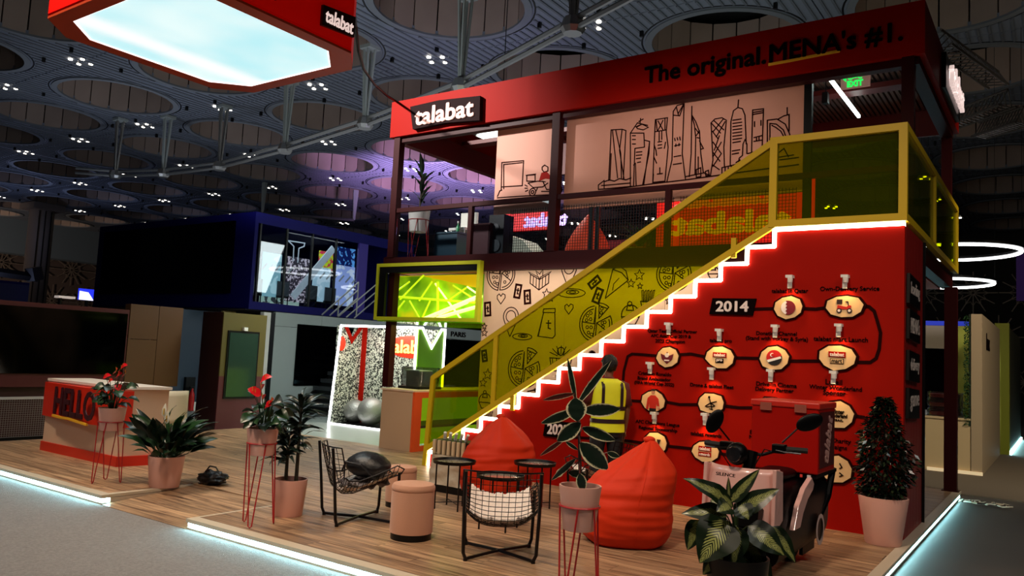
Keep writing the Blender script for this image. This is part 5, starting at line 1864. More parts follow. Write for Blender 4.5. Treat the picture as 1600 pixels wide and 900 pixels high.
# small blue lit sign and wall bits above the video wall
t = thing('lit_sign', 'small glowing blue and white sign above the video wall', 'sign', tuple(at(135, 461, x=-30)))
a, b = at(121, 468, x=-30), at(149, 453, x=-30)
MB().box((-30, a.y, a.z), (-29.9, b.y, b.z)).build('panel', M('sign_blue', '#2030e0', .5, emit=1.0, ecol='#2838f0'), t)
MB().prism([(a.y, a.z), (a.y + (b.y - a.y) * .85, a.z), (a.y + (b.y - a.y) * .5, a.z + (b.z - a.z) * .7), (a.y, b.z - .1)], 'x', -29.9, -29.86).build('white_swoosh', M('sign_white', '#ffffff', .5, emit=1.2), t)
MB().box((-29.98, (a.y + b.y) / 2 - .05, -.1), (-29.92, (a.y + b.y) / 2 + .05, a.z)).build('post', BLACK, t)
t = thing('blue_booth', 'low dark blue booth far off at the left edge above the video wall', 'booth', (-32, 5, 0))
a, b = at(0, 470, x=-32), at(46, 446, x=-32)
MB().box((-36, a.y - 2, 0), (-32, b.y, b.z)).build('wall', M('far_blue', '#0c1458', .5), t)
MB().box((-36, a.y - 2, b.z), (-32, b.y, b.z + .1)).build('roof_edge', NAVY, t)
t = thing('projector_lamp', 'flat white lamp lying on top of the video wall', 'lamp', tuple(at(101, 467, x=-13.3)))
a, b = at(88, 466, x=-13.3), at(114, 470, x=-13.3)
MB().box((-13.38, a.y, 2.32), (-13.22, b.y, 2.36)).build('body', M('dim_white', '#e0d0c8', .5, emit=.4), t)
MB().box((-13.34, a.y + .05, 2.2), (-13.26, a.y + .08, 2.32)).build('foot', BLACK, t)
t = thing('balcony_rail', 'dark steel gantry rail crossing the far column at the left edge', 'gantry', tuple(at(30, 430, x=-60)))
a, b = at(-5, 425, x=-60), at(58, 434, x=-60)
MB().tube([a, b], .35, 6).build('beam', BLACK, t)
MB().tube([at(52, 418, x=-60), at(56, 438, x=-60)], .6, 6).build('bracket', BLACK, t)

# ================================================================ BACKGROUND RIGHT
t = thing('partition_wall', 'tall cream partition wall seen end-on at the right of the stand', 'wall', (0, 9.8, -0.1))
MB().box((-.06, 8.22, -.1), (.12, 13.4, 2.93)).build('wall_panel', M('partition_cream', '#b09c80', .6), t)
lettering(MB(), 'box', (.125, 9.6, 2.45), .8, .32, (0, 1, 0), (0, 0, 1), .02, .03).build('lettering', LETTER, t)
MB().box((-.8, 8.18, -.1), (.13, 8.22, -.04)).build('lit_plinth', M('plinth_glow', '#fff0d0', .5, emit=.3, ecol='#ffe0b0'), t)
t = thing('partition_wall', 'olive green partition behind the cream one at the right edge', 'wall', (.2, 15, -0.1))
MB().box((.0, 13.7, -.1), (.3, 14.0, 3.1)).build('end_panel', M('olive_green', '#7c8418', .5), t)
MB().box((.18, 14.0, -.1), (.3, 20, 3.0)).build('wall_panel', M('grey_olive', '#4a4838', .5), t)
MB().box((.3, 13.8, -.1), (.34, 20, -.02)).build('lit_skirting', LEDC, t)
t = thing('hedge_panel', 'narrow strip of green artificial hedge on the edge of the cream partition', 'hedge', (-.15, 8.3, .9))
q = MB()
rnd = random.Random(3)
for i in range(900):
    p = Vector((-.08 - rnd.random() * .1, 8.2 + rnd.random() * .15, .8 + rnd.random() * 2.1))
    d = Vector((rnd.uniform(-1, 1), rnd.uniform(-1, 0), rnd.uniform(-1, 1))) * .03
    s_ = d.orthogonal().normalized() * .015
    n0 = len(q.v)
    q.v += [p - s_, p + d, p + s_]
    q.f.append((n0, n0 + 1, n0 + 2))
q.build('leaves', M('hedge_green', '#1c4a1c', .6), t, kind='stuff')
MB().box((-.10, 8.23, .8), (-.065, 8.36, 2.93)).build('backing', M('hedge_dark', '#0c200c', .8), t)
t = thing('white_counter', 'plain cream counter at the right, seen past the lone column', 'counter', (-.4, 8.5, -0.1))
MB().box((-.84, 8.24, -.1), (-.07, 9.0, .9)).build('body', M('counter_cream', '#cbb48c', .5), t)
MB().box((-.86, 8.22, .9), (-.07, 9.02, .94)).build('top', M('counter_cream'), t)
t = thing('shrink_wrapped_stack', 'stack of red and black goods in shiny shrink wrap on the cream counter', 'stack', (-.5, 8.6, .94))
q = MB()
for k in range(5):
    MB().box((-.78 + .02 * (k % 2), 8.32, .96 + .085 * k), (-.3, 8.8, .96 + .085 * k + .075)).build('carton', M('carton_%d' % (k % 2), ['#7a2a28', '#2c1416'][k % 2], .5), t)
q = MB()
q.grid(lambda u, v: (-.53 + .29 * math.copysign(min(1, abs(math.cos(u * 6.2832)) * 1.35), math.cos(u * 6.2832)) + .03 * noise.noise(Vector((u * 22, v * 9, 0))),
                     8.56 + .27 * math.copysign(min(1, abs(math.sin(u * 6.2832)) * 1.35), math.sin(u * 6.2832)) + .03 * noise.noise(Vector((u * 22, v * 9, 5))), .95 + .46 * v), 32, 10, closed_u=True)
q.build('shrink_wrap', glass('cling_wrap', '#d8dcdc', .16, rough=.15), t, smooth='all')
t = thing('rear_booth', 'far booth with a pale fascia over a black screen, seen under the deck at right', 'booth', (-2.2, 15, -0.1))
a = at(1437, 508, y=15)
b = at(1512, 546, y=15)
MB().box((a.x - 2, 15, b.z), (b.x + .3, 15.2, a.z)).build('fascia', M('fascia_pale', '#a89c8c', .5), t)
MB().box((a.x - 2, 15.02, -.1), (b.x + .3, 15.2, b.z - .01)).build('black_screen', SCREEN, t)
MB().box((a.x - 2, 14.98, a.z), (b.x + .3, 15.2, a.z + .12)).build('blue_edge', M('blue_edge', '#1028a0', .5, emit=.5, ecol='#1030c0'), t)
MB().box((a.x - 2, 14.9, -.1), (b.x, 15.0, .5)).build('grey_plinth', GREY, t)
MB().box((a.x - 2, 14.86, .0), (b.x - .4, 14.9, .06)).build('led_line', LEDC, t)
MB().box((a.x - 1, 15.0, -.08), (a.x + .9, 15.04, .8)).build('side_panel', GREY, t)
t = thing('olive_wall', 'olive green wall return beyond the hedge strip', 'wall', (-.8, 12, -.1))
a = at(1497, 510, y=12)
MB().box((a.x, 12, -.1), (-.08, 12.2, a.z)).build('panel', M('olive_green'), t)
# ring lamps
for (cx_, cy_, z_, rx_, lb) in ((1490, 395, 5.4, 90, 'upper of two glowing white ring lamps right of the stand'), (1470, 443, 4.9, 72, 'lower of two glowing white ring lamps right of the stand')):
    c = at(cx_, cy_, z=z_)
    r_ = rx_ / ppm(c)
    t = thing('ring_lamp', lb, 'lamp', tuple(c))
    q = MB()
    q.tube([c + Vector((r_ * math.cos(2 * math.pi * i / 48), r_ * math.sin(2 * math.pi * i / 48), 0)) for i in range(48)], .045, 6, closed=True)
    q.build('glowing_ring', LEDN, t)
    q = MB().lathe([(r_ - .06, .05), (r_ + .06, .05), (r_ + .06, .12), (r_ - .06, .12), (r_ - .06, .05)], c, 48, caps=False)
    q.build('housing', BLACK, t)
    for i in range(3):
        an = 2.1 * i
        p = c + Vector((r_ * math.cos(an), r_ * math.sin(an), .1))
        MB().tube([p, (p.x, p.y, 13.88)], .008, 4).build('cord', BLACK, t)
t = thing('crumpled_cables', 'pale tangle of cables and wrap lying on the carpet at the right platform corner', 'cables', tuple(at(1535, 790, z=-.1)))
c = at(1530, 788, z=-.1)
rnd = random.Random(5)
for k in range(5):
    q = MB()
    pts = []
    for i in range(22):
        f = i / 21
        pts.append((c.x - .25 + f * .62 + .05 * math.sin(i * 1.3 + k), c.y + .05 * math.sin(i * .9 + k * 2) + .04 * k - .08, -.085 + .02 * abs(math.sin(i + k))))
    q.tube(pts, .011, 5)
    q.build('cable', M('cable_pale%d' % (k % 2), ['#d8d0b8', '#3a342c'][k % 2], .5), t)
# far right odds and ends
t = thing('violet_banner', 'tall dark violet banner at the right edge', 'banner', tuple(at(1592, 420, y=30)))
a, b = at(1588, 470, y=30), at(1610, 395, y=30)
MB().box((a.x, 30, a.z), (b.x, 30.05, b.z)).build('cloth', M('violet_cloth', '#3a1848', .6, emit=.05, ecol='#6030a0'), t)
MB().tube([(a.x, 30, b.z), (b.x, 30, b.z)], .05, 6).build('batten', BLACK, t)
# ================================================================ PLANTS
PLS = M('leaf_green', '#1c3c1c', .35, noise_amt=.3, noise_scale=20)
PLD = M('leaf_dark', '#12241a', .35, noise_amt=.3, noise_scale=20)
STEM = M('stem_brown', '#2c2618', .6)


def leaf(mb, base, tip, width, droop=0.0, up=(0, 0, 1), n=7, cup=.15, shape='oval', view=None):
    """curved leaf blade from base to tip; width in metres; droop bends it"""
    base, tip = Vector(base), Vector(tip)
    ax = tip - base
    L = ax.length
    d = ax.normalized()
    side = d.cross(Vector(up))
    if side.length < .05:
        side = d.cross(Vector((0.6, -.8, .1)))
    side.normalize()
    nr = side.cross(d).normalized()

    def prof(v):
        if shape == 'oval':
            return math.sin(math.pi * min(1, v * .96 + .02)) ** .7 * (1 - .15 * v)
        if shape == 'heart':
            return (math.sin(math.pi * v ** .62) ** .8) * 1.02
        if shape == 'lance':
            return math.sin(math.pi * v ** .8) ** .9
        return math.sin(math.pi * v ** .9)

    def fn(u, v):
        w = prof(v) * width / 2
        a = (u - .5) * 2
        h = math.sin(math.pi * v) * droop * L + abs(a) * w * cup * 1.6 + .012 * L * math.sin(v * 17 + a)
        return base + d * (L * v) + side * (a * w) + nr * h
    mb.grid(fn, 4, n, uv=True)
    return mb


def addleaf(parent, mat, *a, name='leaf', thick=.0015, **k):
    q = MB()
    leaf(q, *a, **k)
    o = q.build(name, mat, parent, smooth='all', fix=False)
    return o


def pot(t, x, y, z, r, h, mat=POT, taper=.82, lip=True):
    MB().lathe([(r * taper * .96, z), (r * taper, z + .01), (r, z + h - .01), (r * 1.0, z + h), (r * .93, z + h), (r * .9, z + h - .06), (0.001, z + h - .06)], (x, y, 0), 36, caps=True).build('pot', mat, t, smooth=True)
    MB().lathe([(r * .9, z + h - .05), (r * .5, z + h - .035), (.001, z + h - .03)], (x, y, 0), 24, caps=False).build('soil', SOIL, t, smooth=True)


def stand(t, x, y, r, h, n=3, rot=0.0, mat=REDWIRE, spread=1.15):
    """ring with hairpin legs"""
    MB().tube([(x + r * math.cos(2 * math.pi * i / 28), y + r * math.sin(2 * math.pi * i / 28), h) for i in range(28)], .007, 6, closed=True).build('ring', mat, t)
    for k in range(n):
        a = rot + 2 * math.pi * k / n
        w = .62
        p = []
        for aa, rr, zz in ((a - w, r, h), (a - .10, r * spread, .02), (a, r * spread * 1.01, .006), (a + .10, r * spread, .02), (a + w, r, h)):
            p.append((x + rr * math.cos(aa), y + rr * math.sin(aa), zz))
        MB().tube(p, .0065, 6).build('hairpin_leg', mat, t)


def anthurium(x, y, lab, pr, ph, ring, top, seed, flowers, rot):
    t = thing('potted_anthurium', lab, 'potted plant', (x, y, 0), group='red anthuriums on wire stands')
    stand(t, x, y, pr * .93, ring, 3, rot, spread=1.2)
    pot(t, x, y, top - ph, pr, ph)
    rnd = random.Random(seed)
    for k in range(32):
        a = rnd.uniform(0, 6.283)
        hh = rnd.uniform(.04, .36) * .95
        rr = rnd.uniform(.06, .20)
        b = Vector((x + .03 * math.cos(a), y + .03 * math.sin(a), top - .03))
        j = Vector((x + rr * .8 * math.cos(a), y + rr * .8 * math.sin(a), top + hh * .8))
        MB().tube([b, b.lerp(j, .5) + Vector((0, 0, .03)), j], .004, 5).build('stem', PLS, t)
        tip = j + Vector((math.cos(a) * .13, math.sin(a) * .13, -.03 + rnd.uniform(-.05, .03)))
        addleaf(t, PLS if k % 3 else PLD, j, tip, rnd.uniform(.09, .125), droop=.12, shape='heart', up=(rnd.uniform(-.6, .6), rnd.uniform(-1, .2), .7))
    rf = M('flower_red', '#c8101c', .3)
    for (fx, fy) in flowers:
        p = near(fx, fy, (x, y, top + .2), rnd.uniform(-.05, .05))
        b = Vector((x, y, top - .02))
        MB().tube([b, b.lerp(p, .5) + Vector((0, 0, .05)), p], .0035, 5).build('stem', PLS, t)
        a = rnd.uniform(0, 6.28)
        d = (CAM_R * math.cos(a) * .10 + Vector((0, 0, .04)) - CAM_F * .03)
        addleaf(t, rf, p - d * .5, p + d * .7, .11, droop=.1, shape='heart', up=tuple(-CAM_F * .6 + Vector((0, 0, .8))), name='red_spathe')
        MB().tube([p, p + Vector((0, 0, .05)) - CAM_F * .02], [.006, .003], 6).build('spadix', M('spadix_yellow', '#d8b040', .5), t)
    return t


anthurium(-7.76, -4.17, 'red anthurium on a red wire stand, in front of the HELLO desk', .150, .26, .70, .86, 4,
          [(182, 580), (190, 577), (196, 584), (186, 587), (172, 597), (184, 606), (193, 574), (166, 590)], .6)
anthurium(-4.85, -4.30, 'red anthurium on a red wire stand, beside the tall two-stemmed plant', .145, .25, .76, .90, 9,
          [(415, 593), (408, 606), (399, 615), (395, 612), (410, 622), (425, 628), (421, 634)], 1.1)

# peace lily
t = thing('potted_peace_lily', 'bushy peace lily with two white flowers in a wide cream pot by the desk', 'potted plant', (-7.14, -3.82, 0))
pot(t, -7.14, -3.82, 0, .20, .35)
rnd = random.Random(12)
for k in range(92):
    a = rnd.uniform(0, 6.283)
    el = rnd.uniform(.35, 1.45)
    L1 = rnd.uniform(.26, .46) * (.58 + .55 * abs(math.sin(el)))
    b = Vector((-7.14 + .06 * math.cos(a), -3.82 + .06 * math.sin(a), .31))
    d = Vector((math.cos(a) * math.cos(el), math.sin(a) * math.cos(el), math.sin(el)))
    j = b + d * L1 * .55
    tip = j + Vector((math.cos(a) * math.cos(el * .55), math.sin(a) * math.cos(el * .55), math.sin(el * .8) - .08)) * L1 * .85
    MB().tube([b, j], .004, 4).build('stem', PLS, t)
    addleaf(t, PLD if k % 2 else PLS, j, tip, rnd.uniform(.075, .12), droop=.15, shape='lance', up=(rnd.uniform(-.6, .6), rnd.uniform(-1, .2), .7))
for (fx, fy) in ((257, 642), (261, 653)):
    p = near(fx, fy, (-7.14, -3.82, .8))
    MB().tube([(-7.14, -3.82, .4), p - Vector((0, 0, .08))], .004, 4).build('stem', PLS, t)
    addleaf(t, M('flower_white', '#f0ead8', .4), p - Vector((0, 0, .07)), p + Vector((0.01, 0, .09)), .06, droop=.05, up=tuple(-CAM_F), name='white_spathe', shape='heart')
    MB().tube([p - Vector((0, 0, .04)) - CAM_F * .015, p + Vector((0, 0, .03)) - CAM_F * .015], .007, 6).build('spadix', M('spadix_yellow'), t)

# dracaena behind second anthurium
t = thing('potted_dracaena', 'tall two-stemmed dark leafy plant in a pale pot on the platform floor', 'potted plant', (-5.0, -3.80, 0))
pot(t, -5.0, -3.80, 0, .17, .36)
rnd = random.Random(21)
for (dx, dy, hh) in ((-.07, .0, .78), (.05, .03, 1.12)):
    b = Vector((-5.0 + dx, -3.8 + dy, .34))
    MB().tube([b, b + Vector((0, 0, hh - .34))], [.02, .012], 8).build('trunk', STEM, t)
    for k in range(64):
        f = rnd.random() ** .6
        a = rnd.uniform(0, 6.283)
        p = b + Vector((0, 0, (hh - .34) * (.25 + .75 * f)))
        L1 = rnd.uniform(.2, .36)
        up_ = -.1 + 1.0 * f * rnd.random()
        addleaf(t, PLD, p, p + Vector((math.cos(a), math.sin(a), up_)).normalized() * L1, rnd.uniform(.03, .052), droop=.2, shape='lance', n=6, up=(rnd.uniform(-.6, .6), rnd.uniform(-1, .3), .8))

# ficus at the corner
t = thing('potted_ficus', 'bushy weeping fig in a tall pale pot at the red wall corner', 'potted plant', (-.1, -.38, 0))
fx_, fy_ = -.13, -.32
pot(t, fx_, fy_, 0, .235, .47, taper=.72)
rnd = random.Random(33)
MB().tube([(fx_, fy_, .4), (fx_ + .02, fy_, .9), (fx_ - .01, fy_, 1.3)], [.022, .014, .006], 7).build('trunk', STEM, t)
for k in range(26):
    z = .55 + .028 * k
    a = k * 2.4
    r_ = .26 * (1 - (k / 30) ** 1.3) + .05
    MB().tube([(fx_, fy_, z), (fx_ + r_ * .6 * math.cos(a), fy_ + r_ * .6 * math.sin(a), z + .12), (fx_ + r_ * math.cos(a), fy_ + r_ * math.sin(a), z + .06)], .004, 4).build('branch', STEM, t)
for layer, (mt_, cnt) in enumerate(((M('leaf_black', '#0a140c', .25), 2600), (M('leaf_mid', '#2c3a24', .22, noise_amt=.4, noise_scale=20), 420))):
    q = MB()
    for k in range(cnt):
        z = .5 + .97 * rnd.random() ** 1.25
        fz = (z - .5) / .97
        rm = .28 * (1 - ((fz - .3) / .7) ** 1.3 * .88) if fz > .3 else .28 * (.72 + fz * .9)
        rm = max(.03, rm)
        a = rnd.uniform(0, 6.283)
        rr = rm * rnd.uniform(.35, 1.0) * (1 + .18 * math.sin(a * 3 + z * 9))
        p = Vector((fx_ + rr * math.cos(a), fy_ + rr * math.sin(a), z))
        d = Vector((math.cos(a) + rnd.uniform(-.5, .5), math.sin(a) + rnd.uniform(-.5, .5), rnd.uniform(-1.1, .3))).normalized() * rnd.uniform(.05, .075)
        s_ = d.cross(Vector((rnd.uniform(-1, 1), rnd.uniform(-1, 1), 1))).normalized() * .016
        n0 = len(q.v)
        q.v += [p, p + d * .45 + s_, p + d, p + d * .45 - s_]
        q.f.append((n0, n0 + 1, n0 + 2, n0 + 3))
    q.build('foliage', mt_, t, kind='stuff', fix=False)

# rubber plant, near foreground
RP = near(907, 758, at(907, 758, z=.95))
RX, RY = at(907, 758, z=.84).x, at(907, 758, z=.84).y
RR = 33 / ppm((RX, RY, .84))
t = thing('potted_rubber_plant', 'rubber plant with cream-edged leaves in a pale pot on a red stand', 'potted plant', (RX, RY, 0))
stand(t, RX, RY, RR * .95, .84 - RR * .95, 3, .35, spread=1.12)
pot(t, RX, RY, .84 - RR * 2.05, RR, RR * 2.05, taper=.76)
rub = leafmat('rubber_leaf', '#16261c', '#e0d8b0', 'edge')
rubr = leafmat('rubber_leaf_back', '#4c1c18', '#c8a888', 'edge')
P0 = Vector((RX, RY, .82))
stem_px = [(907, 762, 0), (906, 720, .0), (905, 680, .0), (902, 645, .0), (899, 625, .0)]
sp_ = [near(a, b, P0, c_) for a, b, c_ in stem_px]
MB().tube(sp_, [.013, .012, .010, .007, .005], 8).build('trunk', M('trunk_dark', '#2a1810', .6), t)
VU = tuple(-CAM_F)
RL = [((900, 628), (887, 560), 8, 0, .02, VU, rub, 0), ((902, 632), (955, 563), 11, -.03, .0, VU, rub, -.06), ((898, 615), (849, 625), 8, 0, -.05, VU, rubr, -.04), ((899, 622), (902, 658), 29, -.08, -.10, VU, rub, 0),
      ((910, 641), (969, 639), 19, 0, -.02, VU, rub, .06), ((900, 641), (846, 661), 14, .02, 0, VU, rub, .05), ((907, 661), (871, 689), 21, -.08, -.1, VU, rub, 0), ((910, 668), (961, 688), 16, .05, 0, VU, rub, .06),
      ((907, 692), (949, 733), 27, -.12, -.12, VU, rub, 0), ((949, 707), (968, 714), 9, .02, .02, VU, rub, 0), ((882, 686), (844, 712), 7, .02, 0, VU, rubr, 0), ((900, 716), (862, 750), 9, -.03, 0, VU, rub, 0),
      ((880, 733), (868, 745), 10, .05, 0, VU, rub, 0), ((906, 740), (911, 768), 15, -.12, -.12, VU, rub, 0), ((884, 690), (903, 703), 6, .0, .0, VU, rub, 0), ((888, 738), (915, 742), 12, .06, .06, VU, rub, 0)]
for (b, tp, wpx, ob, ot, up_, mt_, dr) in RL:
    pb, pt = near(b[0], b[1], P0, ob), near(tp[0], tp[1], P0, ot)
    k = ppm(pb)
    addleaf(t, mt_, pb, pt, wpx / k * 1.22, droop=dr, up=up_, shape='oval', n=9, cup=.1)
    st_ = min(sp_, key=lambda s_: (s_ - pb).length)
    if (st_ - pb).length > .015:
        MB().tube([st_, pb], .0035, 5).build('petiole', M('petiole_red', '#5a2018', .5), t)

# dieffenbachia, right foreground
DX, DYY = at(1152, 868, z=.40).x, at(1152, 868, z=.40).y
t = thing('potted_dieffenbachia', 'dieffenbachia with cream-veined leaves in a black pot in front of the scooter', 'potted plant', (DX, DYY, 0))
D0 = Vector((DX, DYY, .5))
pot(t, DX, DYY, 0, .215, .40, mat=BLACK)
dif = leafmat('dieffenbachia_leaf', '#0c1c0a', '#949a58', 'veins')
c0 = near(1150, 800, D0)
MB().tube([(DX, DYY, .34), near(1152, 850, D0), c0], [.022, .018, .012], 8).build('trunk', M('green_stem', '#243a18', .5), t)
DL = [((1146, 792), (1067, 747), 26, 0, -.05, .10), ((1140, 785), (1187, 733), 19, 0, 0, .02), ((1139, 790), (1138, 744), 8, 0, 0, 0), ((1152, 800), (1218, 764), 27, -.02, -.05, .08), ((1136, 806), (1064, 803), 27, 0, -.05, .12),
      ((1136, 812), (1093, 880), 56, -.08, -.2, .06), ((1092, 812), (1074, 860), 26, .0, -.05, .04), ((1168, 822), (1226, 868), 38, -.05, -.12, .06), ((1150, 822), (1146, 885), 34, -.08, -.15, .03), ((1140, 790), (1120, 800), 26, -.1, -.18, .1),
      ((1205, 822), (1243, 880), 24, .05, .0, .05), ((1155, 790), (1170, 812), 30, -.1, -.15, .05), ((1175, 835), (1215, 850), 24, .1, .05, .05), ((1130, 850), (1116, 905), 30, 0, -.05, .05), ((1160, 850), (1172, 910), 30, 0, -.08, .05),
      ((1150, 800), (1185, 790), 24, .1, .15, .05), ((1128, 800), (1110, 780), 18, .1, .15, .05), ((1175, 868), (1205, 915), 30, .05, 0, .05), ((1140, 830), (1105, 838), 30, .15, .15, .05),
      ((1140, 850), (1098, 898), 34, -.02, -.06, .06), ((1165, 845), (1196, 892), 32, -.02, -.06, .05), ((1150, 860), (1140, 918), 30, -.05, -.12, .04), ((1160, 862), (1168, 920), 26, -.04, -.14, .04)]
for (b, tp, wpx, ob, ot, dr) in DL:
    pb, pt = near(b[0], b[1], D0, ob), near(tp[0], tp[1], D0, ot)
    addleaf(t, dif, pb, pt, wpx / ppm(pb) * 1.2, droop=dr, up=tuple(-CAM_F * .8 + Vector((0, 0, .6))), shape='heart', n=10, cup=.1)
    MB().tube([near(1150, 850, D0), (near(1150, 850, D0) + pb) / 2 + Vector((0, 0, .03)), pb], .005, 5).build('petiole', M('green_stem'), t)

# ================================================================ BEANBAGS
BB_R = M('beanbag_red', '#d23210', .62, bump=.2, bump_scale=8, spec=.2)


def beanbag(cx_, cy_, R, Hh, lean, seed, lab):
    """filled sack: wide base, bulging sides, gathered peak that flops towards lean"""
    RZ = [(0, .74), (.04, .86), (.12, .96), (.28, 1.0), (.45, .985), (.58, .93), (.68, .84), (.77, .68), (.85, .50), (.92, .33), (.97, .20), (1, .10)]
    la = math.atan2(lean[1], lean[0])

    def prof(h):
        for (h0, r0), (h1, r1) in zip(RZ, RZ[1:]):
            if h <= h1:
                w = (h - h0) / (h1 - h0)
                return r0 + (r1 - r0) * w
        return RZ[-1][1]

    def fn(u, v):
        a = u * 2 * math.pi
        h = v
        r = R * prof(h)
        c, s_ = math.cos(a), math.sin(a)
        away = max(0, -math.cos(a - la))           # side opposite the peak: the shoulder sinks
        n = noise.noise(Vector((c * 1.4 + seed, s_ * 1.4, h * 3)))
        wr = noise.noise(Vector((c * .9 + seed, s_ * .9, h * 16)))
        up_ = max(0, h - .5) * 2
        folds = .24 * up_ * abs(math.sin(a * 2.5 + seed + 1.8 * noise.noise(Vector((c * 2, s_ * 2, h * 2)))))
        r *= 1 + .08 * n + .035 * wr * (1 if h > .12 else .2) + folds - .08 * up_
        t_ = max(0, h - .38) / .62
        z = h * Hh - .17 * Hh * away * t_ * (1 - t_ * .85) * 1.4
        k = t_ ** 1.25
        return (cx_ + r * c + lean[0] * k, cy_ + r * s_ + lean[1] * k, max(0.0, z))
    t = thing('beanbag', lab, 'beanbag', (cx_, cy_, 0), group='red beanbags')
    q = MB()
    q.grid(fn, 84, 64, closed_u=True)
    q.f.append(tuple(range(83, -1, -1)))
    q.f.append(tuple(range(len(q.v) - 84, len(q.v))))
    q.build('cover', BB_R, t, smooth='all')
    tx, ty = cx_ + lean[0], cy_ + lean[1]
    MB().ball((tx, ty, Hh), (R * .13, R * .11, .035), 14, 8, lambda d: 1 + .2 * noise.noise(d * 4)).build('gather_knot', BB_R, t, smooth='all')
    q = MB()
    for sa in (1.2, 3.3, 5.4):
        q.tube([Vector(fn(sa / 6.2832, .03 + .93 * i / 26)) for i in range(27)], .004, 4)
    q.build('piping', BB_R, t, kind='stuff')
    return t


g = (CAM_R * 1).xy.normalized()
beanbag(-4.22, -1.34, .45, .96, (.02 * g.x, .02 * g.y), 3.1, 'red beanbag nearest the foot of the stairs, behind the tray tables')
beanbag(-2.06, -2.22, .46, .96, (.20 * g.x, .20 * g.y), 8.4, 'large red beanbag before the timeline wall, right of the foreground rubber plant')

# ================================================================ OTTOMANS
for (x, y, r_, h_, lab) in ((-3.52, -3.62, .195, .50, 'round beige ottoman on a black base, right of the black bag chair'), (-4.60, -2.60, .165, .44, 'smaller round beige ottoman half hidden behind the front one')):
    t = thing('ottoman', lab, 'ottoman', (x, y, 0), group='round beige ottomans')
    FB = M('ottoman_fabric', '#c89478', .8, bump=.15, bump_scale=120, sheen=.2)
    MB().lathe([(r_ * .95, 0), (r_ * .95, .06)], (x, y, 0), 40).build('base', BLACK, t, smooth=True)
    MB().lathe([(r_, .06), (r_ * 1.005, .075), (r_ * 1.005, h_ - .08), (r_, h_ - .07)], (x, y, 0), 40).build('body', FB, t, smooth=True)
    MB().lathe([(r_ * .98, h_ - .07), (r_ * 1.02, h_ - .06), (r_ * 1.02, h_ - .035), (r_ * .95, h_ - .012), (r_ * .6, h_), (.001, h_ + .002)], (x, y, 0), 40, caps=False).build('cushion', FB, t, smooth=True)

# ================================================================ TRAY TABLES
for (px, py, lab) in ((710, 722, 'left of three black tray tables, beside the ottomans'), (782, 745, 'front tray table, behind the fluffy wire chair'), (836, 725, 'right of three black tray tables, before the red beanbag wall gap')):
    c = at(px, py, z=.5)
    t = thing('tray_table', 'black round ' + lab, 'table', (c.x, c.y, 0), group='black tray tables')
    MB().lathe([(.001, .498), (.225, .498), (.235, .525), (.24, .525), (.232, .49), (.001, .488)], (c.x, c.y, 0), 40, caps=False).build('tray', BLACK, t, smooth=True)
    MB().lathe([(.001, .4985), (.20, .4985), (.20, .5)], (c.x, c.y, 0), 32).build('mirror_top', M('tray_mirror', '#b8a898', .15, metal=.6), t)
    for k in range(4):
        a = math.pi / 4 + k * math.pi / 2 + .2
        e = Vector((c.x + .2 * math.cos(a), c.y + .2 * math.sin(a), 0))
        MB().tube([(e.x, e.y, .49), (e.x, e.y, 0)], .009, 6).build('leg', BLACKM, t)
    for k in range(2):
        a = math.pi / 4 + k * math.pi / 2 + .2
        d = Vector((.2 * math.cos(a), .2 * math.sin(a), 0))
        cc_ = Vector((c.x, c.y, .07))
        MB().tube([cc_ - d, cc_ + d], .005, 6).build('cross_brace', BLACKM, t)


